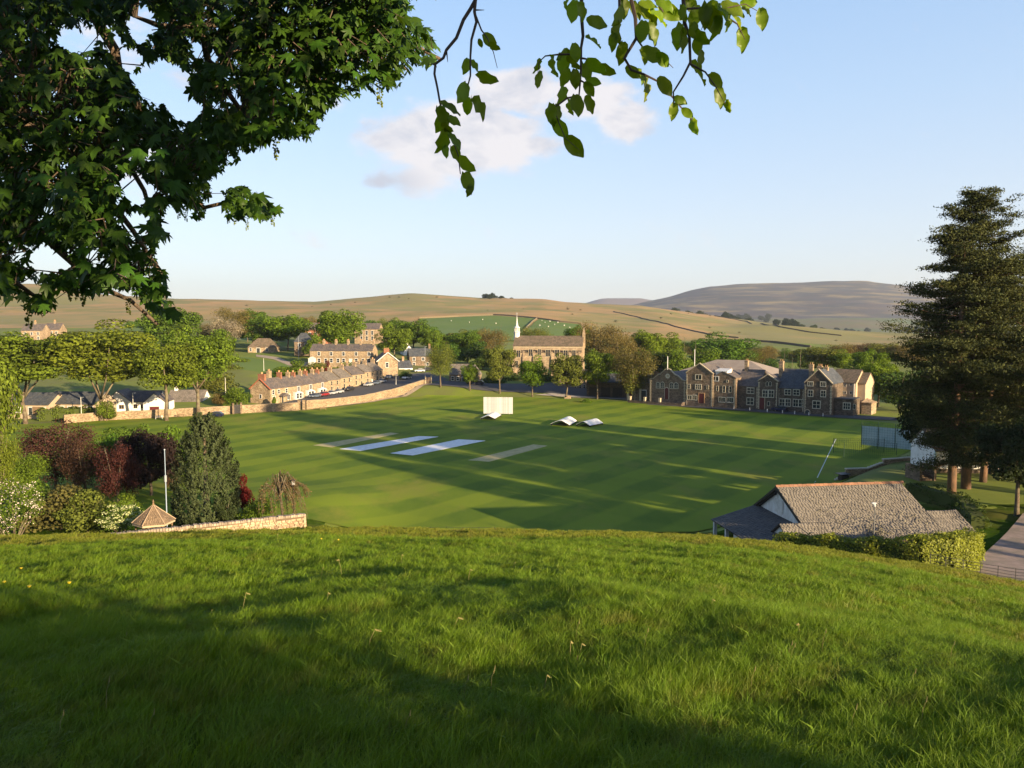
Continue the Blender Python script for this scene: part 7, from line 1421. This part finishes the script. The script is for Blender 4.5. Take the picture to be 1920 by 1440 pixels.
def add_spray(px, py, dp, nl, size):
    c_ = at(px, py, dp); q = nearest(c_); q = c_+(q-c_)*min(1, .32/max(.01, (q-c_).length)); n0 = len(lv); mid = q.lerp(c_, .55)+Vector((rr.gauss(0, .05), rr.gauss(0, .05), .06));
    out_ = (c_-q); out_.z = 0; out_ = out_.normalized() if out_.length > .05 else Vector((1, 0, 0))
    if out_.x < -.2: out_.x *= -.5
    for k in range(nl):
        a_ = rr.uniform(-1.6, 1.6); d = Matrix.Rotation(a_, 3, 'Z') @ out_; tip = Vector((d.x, d.y*.8, -rr.uniform(.25, 1.1))); s_ = size*rr.uniform(.65, 1.25)
        pos = c_+Vector((d.x, d.y, 0))*rr.uniform(.0, .16)+Vector((0, 0, rr.uniform(-.10, .06))); tipp = pos+tip.normalized()*s_
        x1, y1 = proj(pos); x2, y2 = proj(tipp)
        if (0 < x2 < 1920 and 0 < y2) and not okpx(x2, y2): continue
        if (0 < x1 < 1920 and 0 < y1) and not okpx(x1, y1): continue
        nrm = Vector((rr.gauss(0, .35), -.35+rr.gauss(0, .4), 1)); lv.append((pos, frame(tip, nrm), s_, dp))
    if len(lv) > n0+3 and okpx(*proj(q)) and okpx(*proj(mid)): tw_.tube([q-O, mid-O, c_-O], [.006, .004, .002], 3)
while tries < 3700:
    px = rr.uniform(-130, 840); py = rr.uniform(-130, 605)
    if not okpx(px, py): continue
    tries += 1; dp = rr.choice([4.6, 5.2, 5.8, 6.5, 7.2, 7.9])+rr.uniform(-.3, .3)
    if px > 500 and rr.random() < .35: dp = rr.uniform(4.2, 5.)
    if px < 330 and py > 300 and px > py*.0+60 and rr.random() < .3: dp = rr.uniform(3.9, 4.8)
    add_spray(px, py, dp, rr.randint(4, 7), .074 if rr.random() < .75 else .10)
for k in range(26): add_spray(rr.uniform(425, 520), rr.uniform(355, 402), 7.2, 7, .085)
tw_.build('twigs', m_limb, syc)
lv.sort(key=lambda t_: t_[3]); vis = [i for i, t_ in enumerate(lv) if 0 < proj(t_[0])[0] < 1920 and 0 < proj(t_[0])[1] < 1440][:300]; vs_ = set(vis)
for i in vis:
    pos, Rm, s_, dp = lv[i]; o = link('leaf', lmesh[i % 3], syc); o.matrix_local = Matrix.Translation(pos-O) @ Rm.to_4x4() @ Matrix.Scale(s_, 4)
Vs = []; Fs = []; b = 0
for i, (pos, Rm, s_, dp) in enumerate(lv):
    if i in vs_: continue
    Vs.append((np.array(MV*np.array([1, 1, [1., .5, 1.6][i % 3]])) @ np.array(Rm).T)*s_+np.array(pos-O)); Fs.append(MF+b); b += len(MV)
tag(link('leaves', npmesh('leaves', np.concatenate(Vs), np.concatenate(Fs), m_sycs), syc), kind='stuff')
print('sycamore leaves', len(lv))
# hanging flower racemes
m_fl = M('sycamore_flower', (.22, .26, .035), (.15, .2, .02), 20., rough=.7, transl=.3, tcol=(1.3, 1.2, .4)); fm = MB(); fr = random.Random(3); fm.tube([(0, 0, 0), (.003, 0, -.05), (0, 0, -.11)], .0015, 3)
for k in range(34):
    t_ = fr.random(); r_ = .016*(1-.45*t_); a_ = fr.uniform(0, 6.28); c_ = Vector((math.cos(a_)*r_, math.sin(a_)*r_, -.012-.105*t_)); s_ = .006
    fm.add([c_+Vector((s_, 0, 0)), c_+Vector((0, s_, 0)), c_-Vector((s_, 0, 0)), c_-Vector((0, s_, 0)), c_+Vector((0, 0, s_)), c_-Vector((0, 0, s_))], [(0, 1, 4), (1, 2, 4), (2, 3, 4), (3, 0, 4), (1, 0, 5), (2, 1, 5), (3, 2, 5), (0, 3, 5)])
fme = fm.mesh('flower_raceme', m_fl)
for px, py, d, s_ in [(20, 170, 4.8, 1.4), (208, 205, 5.5, 1.1), (515, 122, 5.2, 1.), (575, 20, 4.8, 1.2), (590, 155, 5.6, .8), (613, 145, 5.6, 1.1), (517, 250, 6., 1.5), (697, 150, 5.9, .7), (712, 150, 5.9, 1.5), (188, 430, 5.2, 1.6), (222, 465, 5.0, 1.6), (155, 530, 5.6, 1.3), (130, 525, 5.8, 1.2), (142, 540, 5.8, .7), (52, 560, 5.4, 1.6), (37, 320, 6., 1.), (311, 360, 6.8, .9), (335, 385, 6.8, .9), (348, 390, 6.8, .9), (428, 395, 7.2, .9), (440, 398, 7.2, .9), (487, 398, 7.2, .8), (511, 392, 7.2, 1.2), (493, 392, 7.2, .9), (463, 408, 7.2, .9), (460, 165, 5.8, 1.5), (320, 290, 6.8, 1.), (455, 140, 5.8, 1.4), (743, 5, 6, .9), (758, 2, 6, .9), (280, 555, 5.8, 1.), (565, 205, 6.1, .8), (240, 555, 5.5, 1.)]:
    p = at(px, py, d); link('flower_raceme', fme, syc, p-O, (0, 0, fr.uniform(0, 6)), (s_*1.1,)*3)
# the rest of the crown, over and behind the camera, and an added shading cluster
def crown_leaves(T0, cen, rad, n, nl, sz, mat, par, name, seed, V0, F0, blk=None):
    rg = np.random.default_rng(seed); d = unit(rg.normal(size=(nl, 3))); cs = cen+d*np.array(rad)*rg.uniform(.45, .95, (nl, 1)); li = rg.integers(0, nl, n); P = cs[li]+unit(rg.normal(size=(n, 3)))*rg.uniform(.6, 1.5, (n, 1))
    dd = P-np.array([0, 0, CZ]); zc = dd[:, 1]*ct-dd[:, 2]*st; zc_ = np.maximum(zc, .01); px = 960+F*dd[:, 0]/zc_; py = 720-F*(dd[:, 1]*st+dd[:, 2]*ct)/zc_
    bad = (zc > -.3) & (px > -200) & (px < 2100) & (py > -160) | (np.linalg.norm(dd, axis=1) < 1.8); P = P[~bad]; n = len(P)
    t_ = unit(rg.normal(size=(n, 3))+np.array([0, 0, -.5])); u = unit(np.cross(t_, rg.normal(size=(n, 3)))); w_ = np.cross(t_, u); S = sz*rg.uniform(.7, 1.3, n)
    V = P[:, None, :]+S[:, None, None]*(V0[None, :, 0:1]*u[:, None, :]+V0[None, :, 1:2]*t_[:, None, :]+V0[None, :, 2:3]*w_[:, None, :])
    Fc = F0[None]+(np.arange(n)*len(V0))[:, None, None]; o = link(name, npmesh(name, (V-np.array(T0)).reshape(-1, 3), Fc.reshape(-1, F0.shape[1]), mat), par); return tag(o, kind='stuff')
Q0 = np.array([(0, -.1, 0), (.55, .35, -.1), (0, 1, -.2), (-.55, .35, -.1)]); QF = np.array([(0, 1, 2, 3)])
crown_leaves(TK, np.array([-6.6, -2.4, 34.5]), (8.6, 8.2, 6.4), 24000, 150, .17, m_sycs, syc, 'crown_leaves', 5, Q0, QF)
crown_leaves(TK, np.array([2.0, -2.5, 29.2]), (2.2, 1.9, 2.9), 7500, 44, .15, m_sycs, syc, 'added_shade_leaves', 9, Q0, QF)  # unseen leaf cluster placed to shade the boughs in view
# ------------------------------------------------------------------ beech sprays at the top
m_beech = M('beech_leaf', (.17, .25, .012), (.12, .20, .010), 30., rough=.45, transl=.55, ovar=.25, spec=.45, hvar=.012, tcol=(1.6, 1.35, .25)); m_btw = M('beech_twig', (.09, .065, .055), rough=.8)
TB = Vector((6.2, -3.4, g1(6.2, -3.4))); bee = empty('beech_tree', TB, 0, 'beech with fresh translucent leaves on thin twigs hanging from the top of the picture', 'tree')
tb = MB(); tb.tube([(0, 0, -.6), (-.1, .1, 2.5), (-.3, .3, 5.)], [.34, .27, .2], 10); tb.tube([(-.3, .3, 5), (0, 0, 8), (.2, -.3, 11)], [.18, .12, .04], 6); tb.build('trunk', M('beech_bark', (.20, .19, .165), (.13, .125, .11), 3., rough=.8), bee, True)
def zb(X, Y, d): return at(760+X/2.667, Y/2.667, d)
twl = [([(350, 0), (325, 45), (290, 100), (255, 190), (205, 250), (190, 290), (150, 320), (145, 370), (160, 440), (172, 510), (185, 560), (205, 620), (230, 680), (265, 780), (275, 870)], 2.7), ([(350, 0), (345, 60), (355, 110), (330, 200), (325, 280), (325, 380), (312, 430), (300, 500)], 2.7), ([(345, 60), (380, 150), (410, 190), (440, 260), (460, 340)], 2.7), ([(340, 50), (395, 50)], 2.7), ([(150, 320), (115, 322)], 2.7), ([(205, 250), (212, 310)], 2.7),
       ([(880, 0), (882, 100), (888, 180), (878, 240), (878, 330), (875, 400), (868, 480), (862, 500)], 2.4), ([(878, 270), (770, 272), (700, 280), (668, 310), (662, 370)], 2.4), ([(878, 290), (930, 300), (990, 330)], 2.4), ([(868, 480), (810, 490), (770, 520), (740, 540), (770, 620), (800, 690), (870, 750)], 2.4), ([(870, 400), (930, 430)], 2.4),
       ([(1130, 0), (1150, 90), (1155, 190), (1125, 240), (1095, 290), (1130, 350), (1190, 370), (1260, 405), (1340, 490), (1390, 550), (1435, 600)], 2.5), ([(1155, 190), (1190, 240), (1300, 300), (1340, 340)], 2.5), ([(1070, 0), (1070, 100), (1045, 190)], 2.5), ([(1250, 0), (1290, 60)], 2.5),
       ([(1390, 0), (1395, 110), (1420, 180), (1425, 310), (1390, 380), (1340, 460), (1342, 520)], 2.3), ([(1395, 45), (1480, 40), (1560, 50), (1700, 20), (1770, 60)], 2.3), ([(1530, 70), (1500, 95), (1480, 150)], 2.3), ([(1425, 320), (1500, 360), (1550, 430), (1600, 520)], 2.3), ([(1600, 80), (1660, 120), (1700, 200)], 2.3)]
bh = at(1200, -420, 2.5); bm_ = MB(); Lh = [Vector((-.3, .3, 5))+TB, Vector((4.2, -.6, bh.z+.5)), Vector((2.2, 1.4, bh.z+.35)), at(1250, -330, 2.5), at(880, -260, 2.7), at(640, -330, 2.8)]; bm_.tube([p-TB for p in Lh], [.09, .05, .035, .022, .014, .008], 6)
for P_, d in twl:
    P = [zb(X, Y, d) for X, Y in P_]; e = d
    if P_[0][1] == 0: up = zb(P_[0][0]+20, -500, d); q = min([Lh[3].lerp(Lh[4], t_/10) for t_ in range(11)]+[Lh[4].lerp(Lh[5], t_/5) for t_ in range(6)], key=lambda v: (v-up).length); P = [q, zb(P_[0][0]+14, -260, d)]+P; r_ = .0075
    else: r_ = .0035
    n = len(P); bm_.tube([p-TB for p in P], [r_*(1-.75*k/(n-1)) for k in range(n)], 5)
bm_.build('branches', m_btw, bee)
LB = [(420, 200, 90, 50), (440, 232, 60, 40), (375, 215, 40, 70), (305, 330, 80, 100), (345, 320, 60, 50), (400, 390, 100, 35), (290, 460, 110, 105), (310, 530, 80, 100), (370, 520, 110, 50), (230, 535, 110, 20), (190, 575, 110, 60), (180, 610, 100, 110), (205, 640, 70, 40), (240, 600, 70, 30), (195, 700, 120, 100), (250, 700, 100, 50), (200, 752, 60, 90), (252, 762, 80, 60), (300, 820, 110, 50), (312, 905, 105, 70), (322, 950, 60, 100),
      (840, 50, 110, 100), (885, 50, 90, 70), (800, 10, 50, 120), (960, 110, 110, 10), (945, 195, 90, 15), (800, 260, 80, 170), (850, 260, 90, 80), (665, 330, 70, 100), (728, 325, 90, 100), (665, 395, 80, 110), (790, 320, 100, 95), (830, 300, 90, 80), (800, 385, 90, 110), (848, 390, 90, 90), (905, 350, 90, 75), (950, 330, 110, 40), (1000, 350, 90, 40), (920, 445, 80, 50), (945, 408, 70, 15), (790, 470, 90, 100), (815, 530, 70, 100), (860, 520, 110, 80), (925, 520, 90, 55), (728, 565, 100, 95), (765, 560, 90, 80), (775, 640, 110, 50), (845, 730, 130, 45),
      (1070, 80, 110, 110), (1050, 150, 110, 100), (1040, 200, 80, 95), (1185, 150, 110, 100), (1240, 160, 110, 60), (1085, 260, 100, 95), (1235, 270, 130, 30), (1290, 300, 90, 40), (1200, 280, 60, 100), (1140, 360, 90, 30), (1180, 370, 80, 60), (1215, 425, 110, 60), (1300, 430, 110, 50), (1375, 500, 70, 25), (1342, 550, 80, 95), (1410, 565, 70, 40), (1438, 625, 80, 90), (1150, 40, 80, 60), (1200, 60, 110, 40), (1270, 70, 120, 20), (1320, 60, 120, 40), (1210, 20, 90, 10), (1300, 20, 100, 30), (1100, 10, 90, 60), (1090, 40, 100, 100),
      (1385, 60, 80, 90), (1360, 170, 110, 110), (1395, 200, 110, 80), (1450, 80, 110, 100), (1480, 190, 90, 60), (1480, 290, 80, 90), (1480, 360, 110, 30), (1460, 330, 80, 40), (1550, 400, 90, 60), (1575, 480, 100, 75), (1610, 530, 60, 90), (1540, 100, 140, 60), (1600, 60, 120, 30), (1560, 130, 110, 90), (1640, 40, 130, 30), (1660, 80, 110, 40), (1690, 190, 110, 75), (1720, 15, 90, 0), (1785, 90, 100, 80), (1500, 60, 110, 100), (1440, 150, 90, 90), (1550, 60, 110, 60), (1620, 100, 80, 70), (1460, 230, 80, 80), (1710, 50, 60, 30), (1430, 20, 90, 60), (1240, 110, 90, 100)]
BV, BF = beechl(); bmesh_ = [npmesh('leaf', BV*np.array([1, 1, s_]), BF, m_beech) for s_ in (1., 1.8, 2.6)]; right = Vector((1, 0, 0)); upv = Vector((0, st, ct)); fwd = Vector((0, ct, -st))
for i, (X, Y, ln, an) in enumerate(LB):
    d = (2.7 if X < 560 else 2.4 if X < 1030 else 2.5 if (X < 1345 or (Y > 420 and X < 1450)) else 2.3)+rr.uniform(-.08, .08); c_ = zb(X, Y, d); L3 = ln/2.667/F*d*1.0; fo_ = rr.uniform(-.35, .35)
    tip = right*math.cos(R(an))-upv*math.sin(R(an))+fwd*fo_; tip.normalize(); tilt = rr.uniform(-1.0, 1.0); nrm = -fwd*math.cos(tilt)+tip.cross(fwd)*math.sin(tilt)+upv*.25; L3 /= max(.7, math.sqrt(1-fo_*fo_))
    o = link('leaf', bmesh_[i % 3], bee); o.matrix_local = Matrix.Translation(c_-tip*L3*.5-TB) @ frame(tip, nrm).to_4x4() @ Matrix.Scale(L3, 4)
crown_leaves(TB, np.array([5.5, -4.2, 34.2]), (3.6, 3.2, 3.2), 1500, 30, .08, m_sycs, bee, 'crown_leaves', 6, Q0, QF)
# ------------------------------------------------------------------ air
HAZE = 5e-5
if HAZE:
    hz = MB(); hz.box(-13500, -400, -8, 13500, 10500, 560); o = bpy.data.objects.new('haze', None)
    m = bpy.data.materials.new('haze_air'); m.use_nodes = True; N = m.node_tree.nodes; N.clear(); oo = N.new('ShaderNodeOutputMaterial'); pv = N.new('ShaderNodeVolumePrincipled'); pv.inputs['Color'].default_value = (.80, .88, 1., 1); pv.inputs['Density'].default_value = HAZE; pv.inputs['Anisotropy'].default_value = .3
    m.node_tree.links.new(pv.outputs[0], oo.inputs['Volume']); bpy.data.objects.remove(o); o = hz.build('haze', m); o['kind'] = 'stuff'
